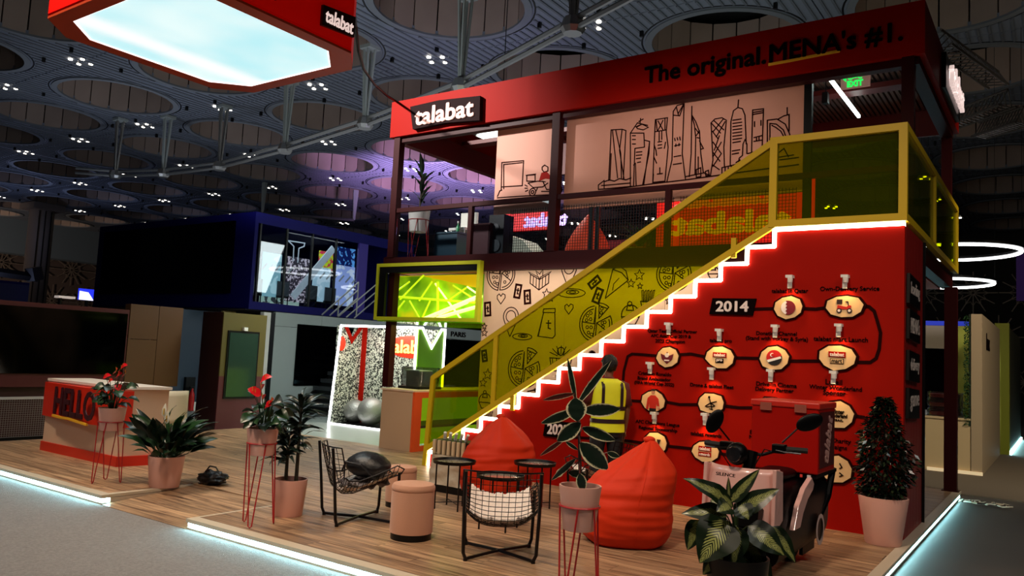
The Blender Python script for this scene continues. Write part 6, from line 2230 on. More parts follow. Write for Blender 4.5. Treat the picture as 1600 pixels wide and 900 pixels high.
# ================================================================ WIRE CHAIRS
def wire_chair(x, y, ang, lab, fluff=None, scale=1.0):
    t = thing('wire_chair', lab, 'chair', (0, 0, 0), group='black wire lounge chairs')
    Wd = .33

    # section: front edge -> back crease -> top of backrest (x forward)
    prof = [(.34, .44), (.20, .38), (.05, .32), (-.10, .27), (-.20, .27), (-.27, .33), (-.31, .45), (-.35, .58), (-.39, .74)]

    def S(u, v):
        f = v * (len(prof) - 1)
        i = min(int(f), len(prof) - 2)
        w = f - i
        px_, pz_ = prof[i][0] * (1 - w) + prof[i + 1][0] * w, prof[i][1] * (1 - w) + prof[i + 1][1] * w
        a = (u - .5) * 2
        side = abs(a) ** 3
        seat = max(0, 1 - max(0, (f - 4.5) / 2.5))
        return Vector((px_ + (.10 * side if f > 4.5 else .0) * (1 - seat), a * Wd, pz_ + .16 * side * seat * (1 if f > .0 else .6)))
    q = MB()
    for i in range(13):
        q.tube([S(i / 12, j / 16) for j in range(17)], .0036, 4)
    q.build('lengthwise_wires', BLACKM, t)
    q = MB()
    for j in range(25):
        q.tube([S(i / 12, j / 24) for i in range(13)], .0036, 4)
    q.build('crosswise_wires', BLACKM, t)
    edge = [S(0, j / 16) for j in range(17)] + [S(i / 8, 1) for i in range(1, 9)] + [S(1, 1 - j / 16) for j in range(1, 17)] + [S(1 - i / 8, 0) for i in range(1, 8)]
    MB().tube(edge, .007, 6, closed=True).build('rim', BLACKM, t)
    # legs: X frame on the floor, uprights bent at the corners
    for sx in (-1, 1):
        top_r = Vector((-.37, sx * .31, .74))
        top_f = Vector((.30, sx * .31, .50))
        MB().tube([top_r, Vector((-.33, sx * .31, .40)), Vector((-.30, sx * .30, .07)), Vector((-.28, sx * .28, .018))], .015, 8).build('rear_leg', BLACKM, t)
        MB().tube([top_f, Vector((.30, sx * .31, .35)), Vector((.29, sx * .30, .07)), Vector((.27, sx * .28, .018))], .015, 8).build('front_leg', BLACKM, t)
        MB().tube([(-.28, sx * .28, .018), (0, 0, .03), (.27, -sx * .28, .018)], .014, 8).build('floor_bar', BLACKM, t)
        for xx in (-.28, .27):
            MB().lathe([(.018, .0), (.018, .03)], (xx, sx * .28, 0), 10).build('foot', BLACK, t)
    if fluff:
        FM = M('sheepskin', '#e8d8cc', .95, bump=1.0, bump_scale=30, sheen=.6)
        q = MB()

        def F(u, v):
            uu, vv = .10 + .8 * u, fluff[0] + (fluff[1] - fluff[0]) * v
            p = S(uu, vv)
            e = .012 + .03 * math.sin(math.pi * u) ** .4 * math.sin(math.pi * v) ** .4
            n = noise.noise(Vector((u * 16, v * 16, 1))) * .022 + noise.noise(Vector((u * 40, v * 40, 3))) * .014
            return p + Vector((.5, 0, .87)) * (e + n) if vv < .6 else p + Vector((.95, 0, .2)) * (e + n)
        q.grid(F, 60, 60)
        o = q.build('sheepskin', FM, t, smooth='all')
    t.location = (x, y, 0)
    t.rotation_euler = (0, 0, ang)
    t.scale = (scale,) * 3
    return t


wc1 = wire_chair(-4.40, -3.42, R_(60), 'black wire chair holding a black bag, left of the ottomans', (.05, .55))
wc2 = wire_chair(-2.62, -3.50, R_(127), 'black wire chair seen from behind with a fluffy white fleece', (.0, .62))
wc3 = wire_chair(-2.95, -1.05, R_(230), 'black wire chair half hidden between the beanbags near the person', (.05, .6))
# bag on chair 1
t = thing('black_bag', 'rounded black bag and grey cloth lying on the left wire chair', 'bag', (-4.38, -3.36, .36))
q = MB()
B1 = Vector((-4.38, -3.36, .41))
q.ball(B1 + Vector((-.02, .03, .10)), (.25, .20, .15), 36, 24, lambda d: (1 + .05 * noise.noise(d * 2.3) + .04 * noise.noise(d * 7)) * (1 if d.z > -.1 else 1 - .35 * abs(d.z + .1)))
q.build('bag_body', M('bag_black', '#0a0b10', .45, bump=.4, bump_scale=20), t, smooth='all')
q = MB()
q.grid(lambda u, v: B1 + Vector(((u - .5) * .40 - .04, (v - .5) * .36, -.035 + .05 * noise.noise(Vector((u * 5, v * 5, 0))) - .05 * abs(u - .5) + .02 * noise.noise(Vector((u * 15, v * 15, 9))))), 26, 26)
o = q.build('grey_cloth', M('cloth_grey', '#7a7476', .9), t, smooth='all')
o.modifiers.new('s', 'SOLIDIFY').thickness = .015
q = MB().tube([B1 + Vector((-.2, -.15, .05)), B1 + Vector((-.1, -.2, .16)), B1 + Vector((.1, -.19, .15)), B1 + Vector((.22, -.1, .02))], .012, 6)
q.build('strap', M('bag_black'), t)
# black bag on the floor
t = thing('floor_bag', 'small crumpled black bag on the platform floor beside the ramp trim', 'bag', (-6.93, -3.33, 0))
q = MB()
q.ball((-6.94, -3.33, .07), (.20, .13, .085), 36, 24, lambda d: 1 + .35 * noise.noise(d * 2.2) + .22 * noise.noise(d * 6))
q.build('bag_body', M('bag_black'), t, smooth='all')
MB().tube([(-7.02, -3.38, .14), (-6.98, -3.35, .21), (-6.92, -3.31, .20), (-6.88, -3.29, .14)], .009, 6).build('strap', M('bag_black'), t)
# paper bag and crate at the foot of the stairs
c = at(690, 772, z=0)
t = thing('plastic_bag', 'pale crumpled plastic bag standing behind the left tray table', 'bag', (c.x, c.y + .2, 0))
q = MB()
q.grid(lambda u, v: (c.x + .3 * math.copysign(min(1, abs(math.cos(u * 6.2832)) * 1.3), math.cos(u * 6.2832)) * (1 - .1 * v) + .04 * noise.noise(Vector((math.cos(u * 6.283) * 3, math.sin(u * 6.283) * 3, v * 4))),
                     c.y + .25 + .18 * math.copysign(min(1, abs(math.sin(u * 6.2832)) * 1.3), math.sin(u * 6.2832)) + .04 * noise.noise(Vector((math.cos(u * 6.283) * 3, math.sin(u * 6.283) * 3, v * 4 + 7))), .09 + .36 * v), 40, 12, closed_u=True)
q.build('bag_body', M('bag_pale', '#c8b8a0', .35, bump=.6, bump_scale=14), t, smooth='all')
MB().box((c.x - .28, c.y + .08, 0), (c.x + .28, c.y + .42, .09)).build('black_base', BLACK, t)
t = thing('slatted_crate', 'small crate of pale and black slats on the pale bag beside the stairs', 'crate', (c.x, c.y + .25, .45))
for k in range(7):
    MB().box((c.x - .26 + .075 * k, c.y + .09, .45), (c.x - .222 + .075 * k, c.y + .12, .62)).build('slat', M('crate_wood', '#d0b48c', .6), t)
MB().box((c.x - .28, c.y + .12, .46), (c.x + .28, c.y + .40, .62)).build('inner_box', BLACK, t)
q = MB()
for k in range(5):
    q.tube([(c.x - .2 + .08 * k, c.y + .25, .6), (c.x - .16 + .09 * k, c.y + .2, .71)], .02, 6)
q.build('rolled_paper', M('paper_white', '#e0dccc', .6), t)
# red beanbag and things on the upper deck
beanb = None


def deck_thing():
    z = 3.30
    c = at(916, 380, y=2.1)
    t = thing('beanbag', 'coral beanbag on the upper deck behind the wire mesh', 'beanbag', (c.x, 2.1, z))
    q = MB()
    q.grid(lambda u, v: (c.x + .40 * (1 - v ** 1.7) * math.cos(u * 6.283) * (1 + .06 * math.sin(u * 31)) + .02, 2.1 + .38 * (1 - v ** 1.7) * math.sin(u * 6.283), z + .80 * v ** .9), 36, 16, closed_u=True)
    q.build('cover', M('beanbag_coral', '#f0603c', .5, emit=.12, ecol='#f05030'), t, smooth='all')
    c = at(652, 385, y=2.3)
    t = thing('potted_plant', 'leafy plant in a white pot on a red wire stand on the upper deck', 'potted plant', (c.x, 2.3, z))
    MB().lathe([(.17, z + .72), (.22, z + 1.15), (.2, z + 1.15), (.19, z + 1.1), (.001, z + 1.1)], (c.x, 2.3, 0), 28).build('pot', WHITE, t, smooth=True)
    MB().tube([(c.x + .2 * math.cos(i * .314), 2.3 + .2 * math.sin(i * .314), z + .95) for i in range(20)], .008, 5, closed=True).build('ring', REDWIRE, t)
    for k in range(3):
        a = k * 2.094 + .5
        MB().tube([(c.x + .2 * math.cos(a - .6), 2.3 + .2 * math.sin(a - .6), z + .95), (c.x + .24 * math.cos(a), 2.3 + .24 * math.sin(a), z + .01), (c.x + .2 * math.cos(a + .6), 2.3 + .2 * math.sin(a + .6), z + .95)], .008, 5).build('hairpin_leg', REDWIRE, t)
    rnd = random.Random(3)
    MB().tube([(c.x, 2.3, z + 1.1), (c.x + .02, 2.3, z + 1.8)], .015, 6).build('trunk', STEM, t)
    for k in range(12):
        a = rnd.uniform(0, 6.28)
        p = Vector((c.x + .02, 2.3, z + 1.25 + .055 * k))
        addleaf(t, PLD, p, p + Vector((math.cos(a), math.sin(a) * .6, rnd.uniform(.5, 1.1))).normalized() * rnd.uniform(.35, .5), .10, droop=.1, shape='lance')
    a_, b_ = at(680, 366, y=2.0), at(712, 404, y=2.0)
    t = thing('dark_counter', 'dark teal counter on the left part of the upper deck', 'counter', ((a_.x + b_.x) / 2, 2.2, z))
    MB().box((a_.x, 2.0, z), (b_.x, 2.5, a_.z)).build('body', M('dark_teal', '#1a3a48', .4), t)
    MB().box((a_.x - .02, 1.98, a_.z), (b_.x + .02, 2.52, a_.z + .03)).build('top', M('dark_teal'), t)
    t = thing('green_bottle', 'small green bottle with a white cap on the teal counter upstairs', 'bottle', (b_.x - .15, 2.2, a_.z + .03))
    MB().lathe([(.035, a_.z + .03), (.035, a_.z + .15), (.012, a_.z + .19), (.012, a_.z + .22)], (b_.x - .15, 2.2, 0), 12).build('body', M('bottle_green', '#208a50', .3), t, smooth=True)
    MB().lathe([(.016, a_.z + .22), (.016, a_.z + .26)], (b_.x - .15, 2.2, 0), 10).build('cap', WHITE, t)
    a_ = at(723, 372, y=2.7)
    t = thing('bar_stool', 'white bar stool beside the teal counter upstairs', 'stool', (a_.x, 2.7, z))
    MB().box((a_.x - .2, 2.5, z + .75), (a_.x + .2, 2.9, z + .8)).build('seat', WHITE, t)
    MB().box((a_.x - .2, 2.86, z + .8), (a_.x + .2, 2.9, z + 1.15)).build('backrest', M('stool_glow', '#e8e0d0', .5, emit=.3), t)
    for xx in (-.18, .18):
        for yy in (2.52, 2.88):
            MB().tube([(a_.x + xx, yy, z), (a_.x + xx, yy, z + .75)], .014, 5).build('leg', WHITE, t)
    # maroon cabinet and dark speaker right of the glass
    a_, b_ = at(737, 350, y=1.75), at(760, 400, y=1.75)
    t = thing('maroon_cabinet', 'plain maroon cabinet behind the upper railing', 'cabinet', ((a_.x + b_.x) / 2, 1.9, z))
    MB().box((a_.x, 1.75, z), (b_.x + .05, 2.1, a_.z)).build('body', DRED, t)
    MB().box((a_.x + .03, 1.745, z + .05), (b_.x + .02, 1.75, a_.z - .04)).build('door', M('maroon_panel'), t)
    a_ = at(777, 375, y=1.9)
    t = thing('black_speaker', 'black loudspeaker cabinet beside the maroon cabinet upstairs', 'speaker', (a_.x, 2.0, z))
    MB().box((a_.x - .16, 1.85, z), (a_.x + .16, 2.15, z + .85)).build('cabinet', BLACK, t)
    for zz, rr in ((.3, .11), (.62, .07)):
        MB().lathe([(rr, 1.83), (rr * .4, 1.86)], (a_.x, 0, z + zz), 16, axis='y').build('cone', M('cone_grey', '#242426', .5), t)
    a_ = at(800, 388, y=2.6)
    t = thing('lounge_sofa', 'pale curved sofa with a black tray in front, seen through the left mesh bay', 'sofa', (a_.x, 2.6, z))
    q = MB()
    q.prism([(a_.x - .55, z), (a_.x + .62, z), (a_.x + .58, z + .25), (a_.x + .35, z + .48), (a_.x - .1, z + .62), (a_.x - .5, z + .64)], 'y', 2.4, 2.9)
    q.build('back_cushion', M('sofa_pale_glow', '#d8d0a8', .6, emit=.5, ecol='#d8d8c0'), t)  # emission in the cushion material stands in for light on the sofa
    MB().box((a_.x - .4, 2.28, z), (a_.x + .45, 2.4, z + .24)).build('seat', BLACK, t)
    a_, b_ = at(872, 400, y=4.2), at(1000, 372, y=4.2)
    t = thing('low_sofa', 'low maroon sofa at the back of the upper deck behind the coral beanbag', 'sofa', ((a_.x + b_.x) / 2, 4.3, z))
    MB().box((a_.x, 4.2, z), (b_.x, 4.6, z + .4)).build('seat', M('sofa_maroon', '#8a1820', .6), t)
    MB().box((a_.x, 4.5, z + .4), (b_.x, 4.7, z + .75)).build('backrest', M('sofa_maroon'), t)
    a_ = at(1000, 360, y=3.4)
    t = thing('potted_plant', 'bushy green plant on the upper deck by the sloping handrail', 'potted plant', (a_.x, 3.4, z))
    MB().lathe([(.16, z), (.2, z + .4)], (a_.x, 3.4, 0), 20).build('pot', WHITE, t, smooth=True)
    rnd = random.Random(8)
    for k in range(26):
        a = rnd.uniform(0, 6.28)
        p = Vector((a_.x, 3.4, z + .38))
        el = rnd.uniform(.4, 1.3)
        addleaf(t, M('leaf_bright', '#2c5c24', .4, emit=.03, ecol='#206020'), p, p + Vector((math.cos(a) * math.cos(el), math.sin(a) * math.cos(el), math.sin(el))) * rnd.uniform(.35, .7), .09, droop=.15, shape='lance')


deck_thing()
light('upper_deck_light', 'AREA', (-6.2, 2.6, 5.4), (-6.2, 2.6, 3), 30, (1, .9, .85), 1.0)
light('mural_fill', 'AREA', (-3.5, .4, 5.4), (-3.5, 1.42, 4.6), 9, (1, .82, .72), 3.0, .2)  # extra light put in to brighten the mural boards
# ================================================================ DELIVERY SCOOTER (heading towards the camera side, -Y)
SX, SYF, SYR = -.68, -3.02, -1.72
SCO = thing('delivery_scooter', 'black and pale pink delivery scooter with a large red box, parked by the timeline wall', 'scooter', (SX, -2.4, 0))
PINK = M('scooter_pink', '#d8a8a0', .3, coat=.5)
GB = M('scooter_black', '#010102', .42, spec=.18)
TYRE = M('tyre', '#0c0b0b', .7)


def wheel(y, x, r, nm):
    MB().lathe([(r * .62, -.055), (r * .9, -.06), (r, -.03), (r, .03), (r * .9, .06), (r * .62, .055)], (x, y, r), 36, axis='x', caps=False).build(nm, TYRE, SCO, smooth=True)
    h = MB().lathe([(.03, -.05), (r * .62, -.04), (r * .62, .04), (.03, .05)], (x, y, r), 30, axis='x').build('hub', M('hub_dark', '#1c1a1c', .4, metal=.5), SCO, smooth=True)
    MB().lathe([(r * .50, .052), (r * .62, .058), (r * .62, .062), (r * .50, .062)], (x, y, r), 36, axis='x', caps=False).build('rim_ring', M('rim_pale', '#b8a8a8', .35), h)


wheel(SYF, SX, .24, 'front_wheel')
wheel(SYR, SX, .25, 'rear_wheel')
# side body: cross-section profiles along y
q = MB()


def bodyfn(u, v):
    # v along y from rear to front, u round the section
    y = -1.34 - 1.42 * v
    top = .80 - .05 * v if v < .7 else .765 - (v - .7) * .5
    bot = .14 - .02 * math.sin(min(1, v * 1.6) * math.pi / 2)
    hw = .255 - .03 * v
    a = u * 2 * math.pi
    cz, sz = (top + bot) / 2, (top - bot) / 2
    f = lambda c_: math.copysign(abs(c_) ** .6, c_)
    return (SX + hw * f(math.cos(a)), y, cz + sz * f(math.sin(a)))


q.grid(bodyfn, 28, 20, closed_u=True)
q.f.append(tuple(range(27, -1, -1)))
q.f.append(tuple(range(len(q.v) - 28, len(q.v))))
q.build('body_shell', GB, SCO, smooth=True)
MB().box((SX - .17, -2.72, .16), (SX + .17, -2.3, .24)).build('footboard', GB, SCO, bevel=.02)
# white side accent, curved blade
for sx in (1, -1):
    xx = SX + sx * .262
    q = MB().prism([(-2.58, .42), (-2.40, .42), (-2.32, .52), (-2.18, .62), (-2.02, .68), (-1.98, .73), (-2.06, .79), (-2.28, .72), (-2.46, .60)], 'x', xx - .02, xx + .022)
    q.build('side_blade', PINK, SCO, bevel=.006)
# seat
q = MB()
q.grid(lambda u, v: (SX + (.15 - .03 * v) * math.copysign(abs(math.cos(u * 6.283)) ** .7, math.cos(u * 6.283)), -1.95 - .5 * v, .80 + .05 * math.copysign(abs(math.sin(u * 6.283)) ** .7, math.sin(u * 6.283))), 20, 8, closed_u=True)
q.f.append(tuple(range(19, -1, -1)))
q.f.append(tuple(range(len(q.v) - 20, len(q.v))))
q.build('seat', GB, SCO, smooth=True)
# rear frame arm holding the rack
for sx in (-1, 1):
    MB().tube([(SX + sx * .22, -1.62, .34), (SX + sx * .25, -1.36, .55), (SX + sx * .27, -1.25, .80)], [.03, .035, .03], 8).build('rear_frame', GB, SCO)
MB().box((SX - .27, -2.0, .77), (SX + .30, -1.24, .80)).build('rack', GB, SCO)
q = MB()
for k, (a, b) in enumerate(((.06, .16), (.22, .34), (.44, .46), (.5, .53))):
    MB().box((SX - .27 + a, -2.015, .775), (SX - .27 + b, -2.0, .80)).build('sticker', M('sticker%d' % (k % 2), ['#e84840', '#d8d0d0'][k % 2], .5), SCO)
# red box
bx = MB().box((SX - .26, -2.02, .81), (SX + .32, -1.42, 1.40)).build('red_box', M('box_red_dark', '#a01008', .4, spec=.15), SCO, bevel=.012)
MB().box((SX - .27, -2.03, 1.365), (SX + .33, -1.41, 1.42)).build('box_lid', M('lid_red', '#c0281c', .35), bx, bevel=.01)
MB().box((SX + .315, -1.98, .86), (SX + .326, -1.46, 1.34)).build('side_label', M('label_dark', '#4a1010', .5), bx)
lettering(MB(), 'talabat', (SX + .33, -1.72, 1.10), .42, .16, (0, .35, .94), (0, -.94, .35), .008, .04).build('lettering', M('letter_dim', '#c89890', .5), bx)
for xx in (SX - .13, SX + .17):
    MB().box((xx - .05, -2.04, 1.33), (xx + .05, -2.02, 1.40)).build('latch', M('latch_shine', '#c87060', .25, metal=.5), bx)
# front shield: faceted pale apron
q = MB()


def shield(u, v):
    a = (u - .5) * 2
    z = .42 + .50 * v
    hw = .25 + .07 * math.sin(v * math.pi * .75) - .02 * v
    y = -3.06 - .06 * (1 - a * a) + .10 * abs(a) ** 3 + (.10 * v)
    return (SX - .04 + hw * a, y, z)


q.grid(shield, 16, 10)
o = q.build('front_apron', PINK, SCO, smooth='all')
s_ = o.modifiers.new('s', 'SOLIDIFY')
s_.thickness = .03
for xx in (SX + .22, SX - .33):
    MB().prism([(-3.02, .44), (-2.78, .52), (-2.80, .90), (-2.98, .93)], 'x', xx, xx + .03).build('apron_side', PINK, SCO, bevel=.008)
MB().box((SX - .27, -2.94, .48), (SX + .19, -2.80, .86)).build('apron_core', GB, SCO, bevel=.02)
q = MB().prism([(SX - .02, .50), (SX + .16, .50), (SX + .17, .62), (SX + .12, .70), (SX - .02, .66)], 'y', -3.145, -3.0)
q.build('lamp_recess', GB, SCO)
lettering(MB(), 'SILENCE', (SX - .10, -3.118, .865), .15, .024, (1, 0, 0), (0, .2, .98), .006, .02).build('lettering', LETTER, SCO)
# fork, fender
for sx in (-1, 1):
    MB().tube([(SX + sx * .09, SYF, .24), (SX + sx * .085, -2.93, .62)], .02, 8).build('fork', GB, SCO)
q = MB()
q.grid(lambda u, v: (SX + (u - .5) * .17, SYF + (.285 - .03 * abs(u - .5) ** 2) * math.cos(R_(20 + 150 * v)) * -1 * -1, .24 + .285 * math.sin(R_(20 + 150 * v)) - .03 * (2 * u - 1) ** 2), 6, 14)
o = q.build('front_fender', GB, SCO, smooth='all')
o.modifiers.new('s', 'SOLIDIFY').thickness = .012
# steering column, handlebar
hx, hy, hz = SX + .02, -2.86, 1.04
MB().tube([(SX, -2.90, .88), (hx, hy, hz)], .05, 10).build('steering_column', GB, SCO)
hd = MB().ball((SX - .06, -2.98, 1.02), (.085, .09, .09), 20, 14).build('headlight', GB, SCO, smooth='all')
MB().lathe([(.06, -3.06), (.055, -3.075)], (SX - .06, 0, 1.02), 20, axis='y').build('lens', M('lens_dark', '#18181c', .08, spec=.8), hd)
hb = MB().tube([(hx - .40, hy + .06, hz + .02), (hx - .18, hy, hz + .01), (hx - .06, hy, hz - .02), (hx + .08, hy, hz - .02), (hx + .18, hy, hz + .02), (hx + .40, hy + .06, hz + .04)], .013, 8).build('handlebar', GB, SCO)
for sx in (-1, 1):
    zz = hz + .03 + .01 * sx
    MB().tube([(hx + sx * .25, hy + .03, zz), (hx + sx * .41, hy + .065, zz)], .022, 10).build('grip', TYRE, SCO)
    MB().box((hx + sx * .21 - .05, hy - .03, zz - .035), (hx + sx * .21 + .05, hy + .05, zz + .035)).build('switch_housing', GB, SCO, bevel=.008)
    MB().tube([(hx + sx * .2, hy - .04, zz - .01), (hx + sx * .28, hy - .07, zz - .015), (hx + sx * .38, hy - .02, zz - .02)], .006, 6).build('brake_lever', M('lever_dark', '#3a3a3c', .3, metal=.8), SCO)
# mirrors
for (b, e, c_, sz, tl) in (((1140, 688), (1124, 668), (1117, 658), (12, 20), .5), ((1222, 692), (1248, 668), (1265, 660), (22, 13), -.35)):
    ref = (hx, hy, 1.2)
    pb, pe, pc = near(*b, ref), near(*e, ref), near(*c_, ref, -.02)
    MB().tube([pb, pe, pc], .007, 6).build('mirror_stalk', GB, SCO)
    k = ppm(pc)
    mm_ = Matrix((CAM_R, -CAM_F, CAM_U)).transposed() @ Matrix.Rotation(tl, 3, 'Y')
    q = MB()
    q.ball((0, 0, 0), (sz[0] / k, .022, sz[1] / k), 20, 12)
    q.v = [pc + mm_ @ v for v in q.v]
    m_ = q.build('mirror', GB, SCO, smooth='all')
# cables
MB().tube([(hx - .15, hy - .03, hz + .02), (SX - .2, -3.02, 1.05), (SX - .1, -2.98, .9)], .005, 5).build('cable', GB, SCO)
MB().tube([(hx + .15, hy - .03, hz + .02), (SX + .16, -3.0, 1.08), (SX + .05, -2.96, .9)], .005, 5).build('cable', GB, SCO)
MB().lathe([(.10, .0), (.135, .008), (.135, .012), (.10, .012)], (SX + .262, SYR + .02, .30), 32, axis='x', caps=False).build('side_ring', M('rim_pale'), SCO, smooth=True)
MB().lathe([(.001, .0), (.10, .004)], (SX + .262, SYR + .02, .30), 28, axis='x', caps=False).build('side_disc', GB, SCO)
# rear fender and stand
q = MB()
q.grid(lambda u, v: (SX + (u - .5) * .2, SYR + .31 * math.cos(R_(-30 + 140 * v)), .25 + .31 * math.sin(R_(-30 + 140 * v))), 6, 14)
o = q.build('rear_fender', GB, SCO, smooth='all')
o.modifiers.new('s', 'SOLIDIFY').thickness = .012
MB().box((SX + .13, SYR - .12, .08), (SX + .16, SYR + .28, .16)).build('swing_arm', GB, SCO)
MB().tube([(SX - .12, -2.0, .25), (SX - .22, -2.02, .012)], .012, 6).build('side_stand', GB, SCO)

# ================================================================ PERSON
PXY = Vector((-3.20, -.50, 0))
PA = R_(139)
PE = thing('person', 'person in a yellow hi-vis vest and black trousers, back to us by the red wall', 'person', (0, 0, 0))


def skinmesh(nodes, edges, name, mat, parent, sub=2):
    """nodes: list of (x,y,z,rx,ry)"""
    me = bpy.data.meshes.new(name)
    me.from_pydata([n[:3] for n in nodes], edges, [])
    o = bpy.data.objects.new(name, me)
    COL.objects.link(o)
    o.modifiers.new('skin', 'SKIN')
    for i, n in enumerate(nodes):
        sv = me.skin_vertices[0].data[i]
        sv.radius = (n[3], n[4] if len(n) > 4 else n[3])
        sv.use_root = (i == 0)
    ss = o.modifiers.new('sub', 'SUBSURF')
    ss.levels = ss.render_levels = sub
    bpy.context.view_layer.update()
    dg = bpy.context.evaluated_depsgraph_get()
    m2 = bpy.data.meshes.new_from_object(o.evaluated_get(dg))
    m2.polygons.foreach_set('use_smooth', [True] * len(m2.polygons))
    bpy.data.objects.remove(o)
    m2.materials.clear()
    m2.materials.append(mat)
    r = bpy.data.objects.new(name, m2)
    COL.objects.link(r)
    r.parent = parent
    return r


SKIN = M('skin_brown', '#7a4c36', .55)
N = [(0, 0, .94, .13, .15), (0, 0, 1.08, .115, .14), (.0, 0, 1.25, .12, .16), (.0, 0, 1.38, .10, .15), (-.01, 0, 1.46, .055), (.0, 0, 1.51, .05), (.015, 0, 1.57, .07, .068), (.02, 0, 1.64, .088, .076), (.015, 0, 1.695, .07, .062),
     (.0, .19, 1.40, .055), (.04, .27, 1.15, .042), (.24, .20, 1.22, .032), (.30, .17, 1.25, .022),
     (.0, -.19, 1.40, .055), (-.02, -.25, 1.13, .042), (.06, -.26, .90, .032), (.08, -.26, .83, .022),
     (.0, .10, .90, .09), (.07, .10, .50, .06), (.0, .11, .10, .04), (.02, .11, .05, .035), (.16, .12, .03, .03),
     (.0, -.10, .90, .09), (-.02, -.11, .50, .06), (-.12, -.11, .10, .04), (-.10, -.11, .05, .035), (.05, -.12, .03, .03)]
ED = [(0, 1), (1, 2), (2, 3), (3, 4), (4, 5), (5, 6), (6, 7), (7, 8), (3, 9), (9, 10), (10, 11), (11, 12), (3, 13), (13, 14), (14, 15), (15, 16), (0, 17), (17, 18), (18, 19), (19, 20), (20, 21), (0, 22), (22, 23), (23, 24), (24, 25), (25, 26)]
# five fingers on each hand
for (hand, d, lat) in ((12, Vector((.9, -.15, .25)), Vector((0, .6, .8))), (16, Vector((.15, 0, -1)), Vector((1, 0, .1)))):
    hp = Vector(N[hand][:3])
    d.normalize()
    lat.normalize()
    for k, L_ in enumerate((.055, .075, .085, .078, .06)):
        off = (k - 2) * .019
        if k == 0:
            a_ = hp + lat * -.03
            pts = [a_ + d * .02 - lat * .02, a_ + d * .05 - lat * .03]
        else:
            curl = Vector((.02, 0, .0)) if hand == 16 else Vector((0, -.02, -.01))
            pts = [hp + lat * off + d * .05, hp + lat * off + d * (.05 + L_ * .55) + curl * .3, hp + lat * off + d * (.05 + L_ * .95) + curl * 1.2]
        last = hand
        for p in pts:
            N.append((p.x, p.y, p.z, .009))
            ED.append((last, len(N) - 1))
            last = len(N) - 1
skinmesh(N, ED, 'body', SKIN, PE)


def shell(name, rings, mat, n=28):
    """loft of super-ellipse rings (cx, cy, z, rx, ry)"""
    q = MB()

    def fn(u, v):
        f = v * (len(rings) - 1)
        i = min(int(f), len(rings) - 2)
        w = f - i
        cx_, cy_, z, rx, ry = [rings[i][k] * (1 - w) + rings[i + 1][k] * w for k in range(5)]
        a = u * 2 * math.pi
        g_ = lambda c_: math.copysign(abs(c_) ** .8, c_)
        fold = 1 + .025 * noise.noise(Vector((math.cos(a) * 2, math.sin(a) * 2, z * 9)))
        return (cx_ + rx * g_(math.cos(a)) * fold, cy_ + ry * g_(math.sin(a)) * fold, z)
    q.grid(fn, n, (len(rings) - 1) * 4, closed_u=True)
    return q.build(name, mat, PE, smooth='all')


HV = M('hivis_yellow', '#d8d820', .6, noise_amt=.1, emit=.10, ecol='#d0d010')
SH = M('shirt_maroon', '#5c1418', .7)
TR = M('trousers_black', '#0c0c12', .7)
shell('hivis_vest', [(0, 0, .84, .165, .215), (0, 0, 1.0, .155, .20), (0, 0, 1.2, .155, .215), (0, 0, 1.34, .15, .22), (-.01, 0, 1.43, .125, .19), (-.01, 0, 1.48, .08, .10)], HV)
# dark bands of the vest
BD = M('vest_band', '#2c1c20', .4)
shell('vest_band', [(0, 0, .945, .166, .214), (0, 0, .995, .164, .211)], BD)
shell('vest_band', [(0, 0, 1.10, .160, .214), (0, 0, 1.15, .160, .217)], BD)
for sy in (-1, 1):
    MB().grid(lambda u, v: (-.163 + .01 * u * 0 + .0 + (.012 if v < .8 else .012 + (v - .8) * .2), sy * (.10 + .04 * u), 1.14 + .30 * v), 3, 10).build('vest_strap', BD, PE, smooth='all')
lettering(MB(), 'SECURITY', (-.162, 0, 1.31), .13, .022, (0, -1, 0), (0, 0, 1), .006, .02)
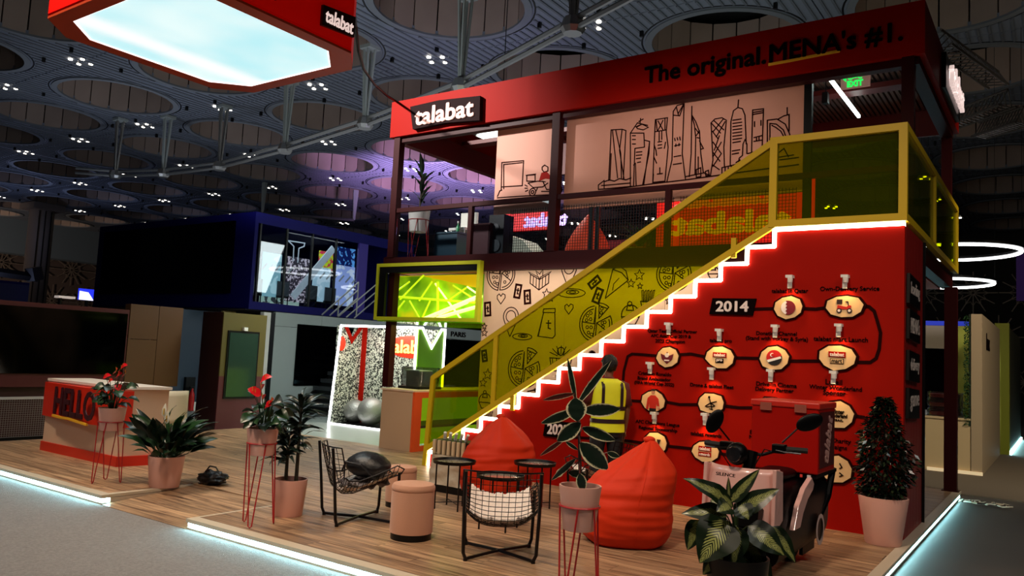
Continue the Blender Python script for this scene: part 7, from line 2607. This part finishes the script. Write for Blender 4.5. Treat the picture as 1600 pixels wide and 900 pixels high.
# shirt sleeves
for sy, e in ((1, (.04, .27, 1.15)), (-1, (-.02, -.25, 1.13))):
    MB().tube([(0, sy * .15, 1.41), (0, sy * .20, 1.39), ((e[0]) * .5, (sy * .20 + e[1]) / 2, 1.27), (e[0], e[1], e[2] + .02)], [.06, .075, .066, .06], 16).build('sleeve', SH, PE, smooth='all')
MB().tube([(0, 0, 1.44), (.0, 0, 1.50)], [.085, .06], 16).build('collar', SH, PE, smooth='all')
# trousers
shell('trousers', [(0, 0, .78, .14, .19), (0, 0, .88, .15, .20), (0, 0, 1.0, .145, .19)], TR)
for sy, kx_, ax in ((1, .07, .0), (-1, -.02, -.12)):
    MB().tube([(0, sy * .095, .90), (kx_ * .6, sy * .10, .70), (kx_, sy * .105, .50), ((kx_ + ax) / 2, sy * .11, .30), (ax, sy * .11, .09)], [.11, .098, .078, .07, .062], 18).build('trouser_leg', TR, PE, smooth='all')
    MB().ball((ax + .07, sy * .115, .045), (.145, .052, .05), 18, 10).build('shoe', BLACK, PE, smooth='all')
# head turned left: hair, ears, nose
q = MB()
q.ball((.0, 0, 1.665), (.118, .10, .108), 28, 18, lambda d: (1 + .14 * noise.noise(d * 6) if (d.z > .1 or d.x < -.05) else .86))
q.build('hair', M('hair_black', '#0a0808', .7, bump=.6, bump_scale=60), PE, smooth='all')
for sy in (-1, 1):
    MB().ball((.015, sy * .083, 1.60), (.022, .012, .032), 12, 8).build('ear', SKIN, PE, smooth='all')
    MB().ball((.093, sy * .03, 1.625), (.01, .013, .009), 10, 6).build('eye', M('eye_white', '#e8e0d8', .3), PE, smooth='all')
MB().prism([(.09, 1.64), (.125, 1.59), (.09, 1.58)], 'y', -.012, .012).build('nose', SKIN, PE)
MB().box((.088, -.022, 1.553), (.096, .022, 1.560)).build('mouth', M('lip', '#5c2c28', .5), PE)
MB().ball((.05, 0, 1.55), (.055, .06, .035), 16, 8).build('beard', M('hair_black'), PE, smooth='all')
# held phone
MB().obox((.345, .16, 1.275), (.012, .07, .14), .2).build('phone', BLACK, PE)
PE.location = PXY
PE.rotation_euler = (0, 0, PA)
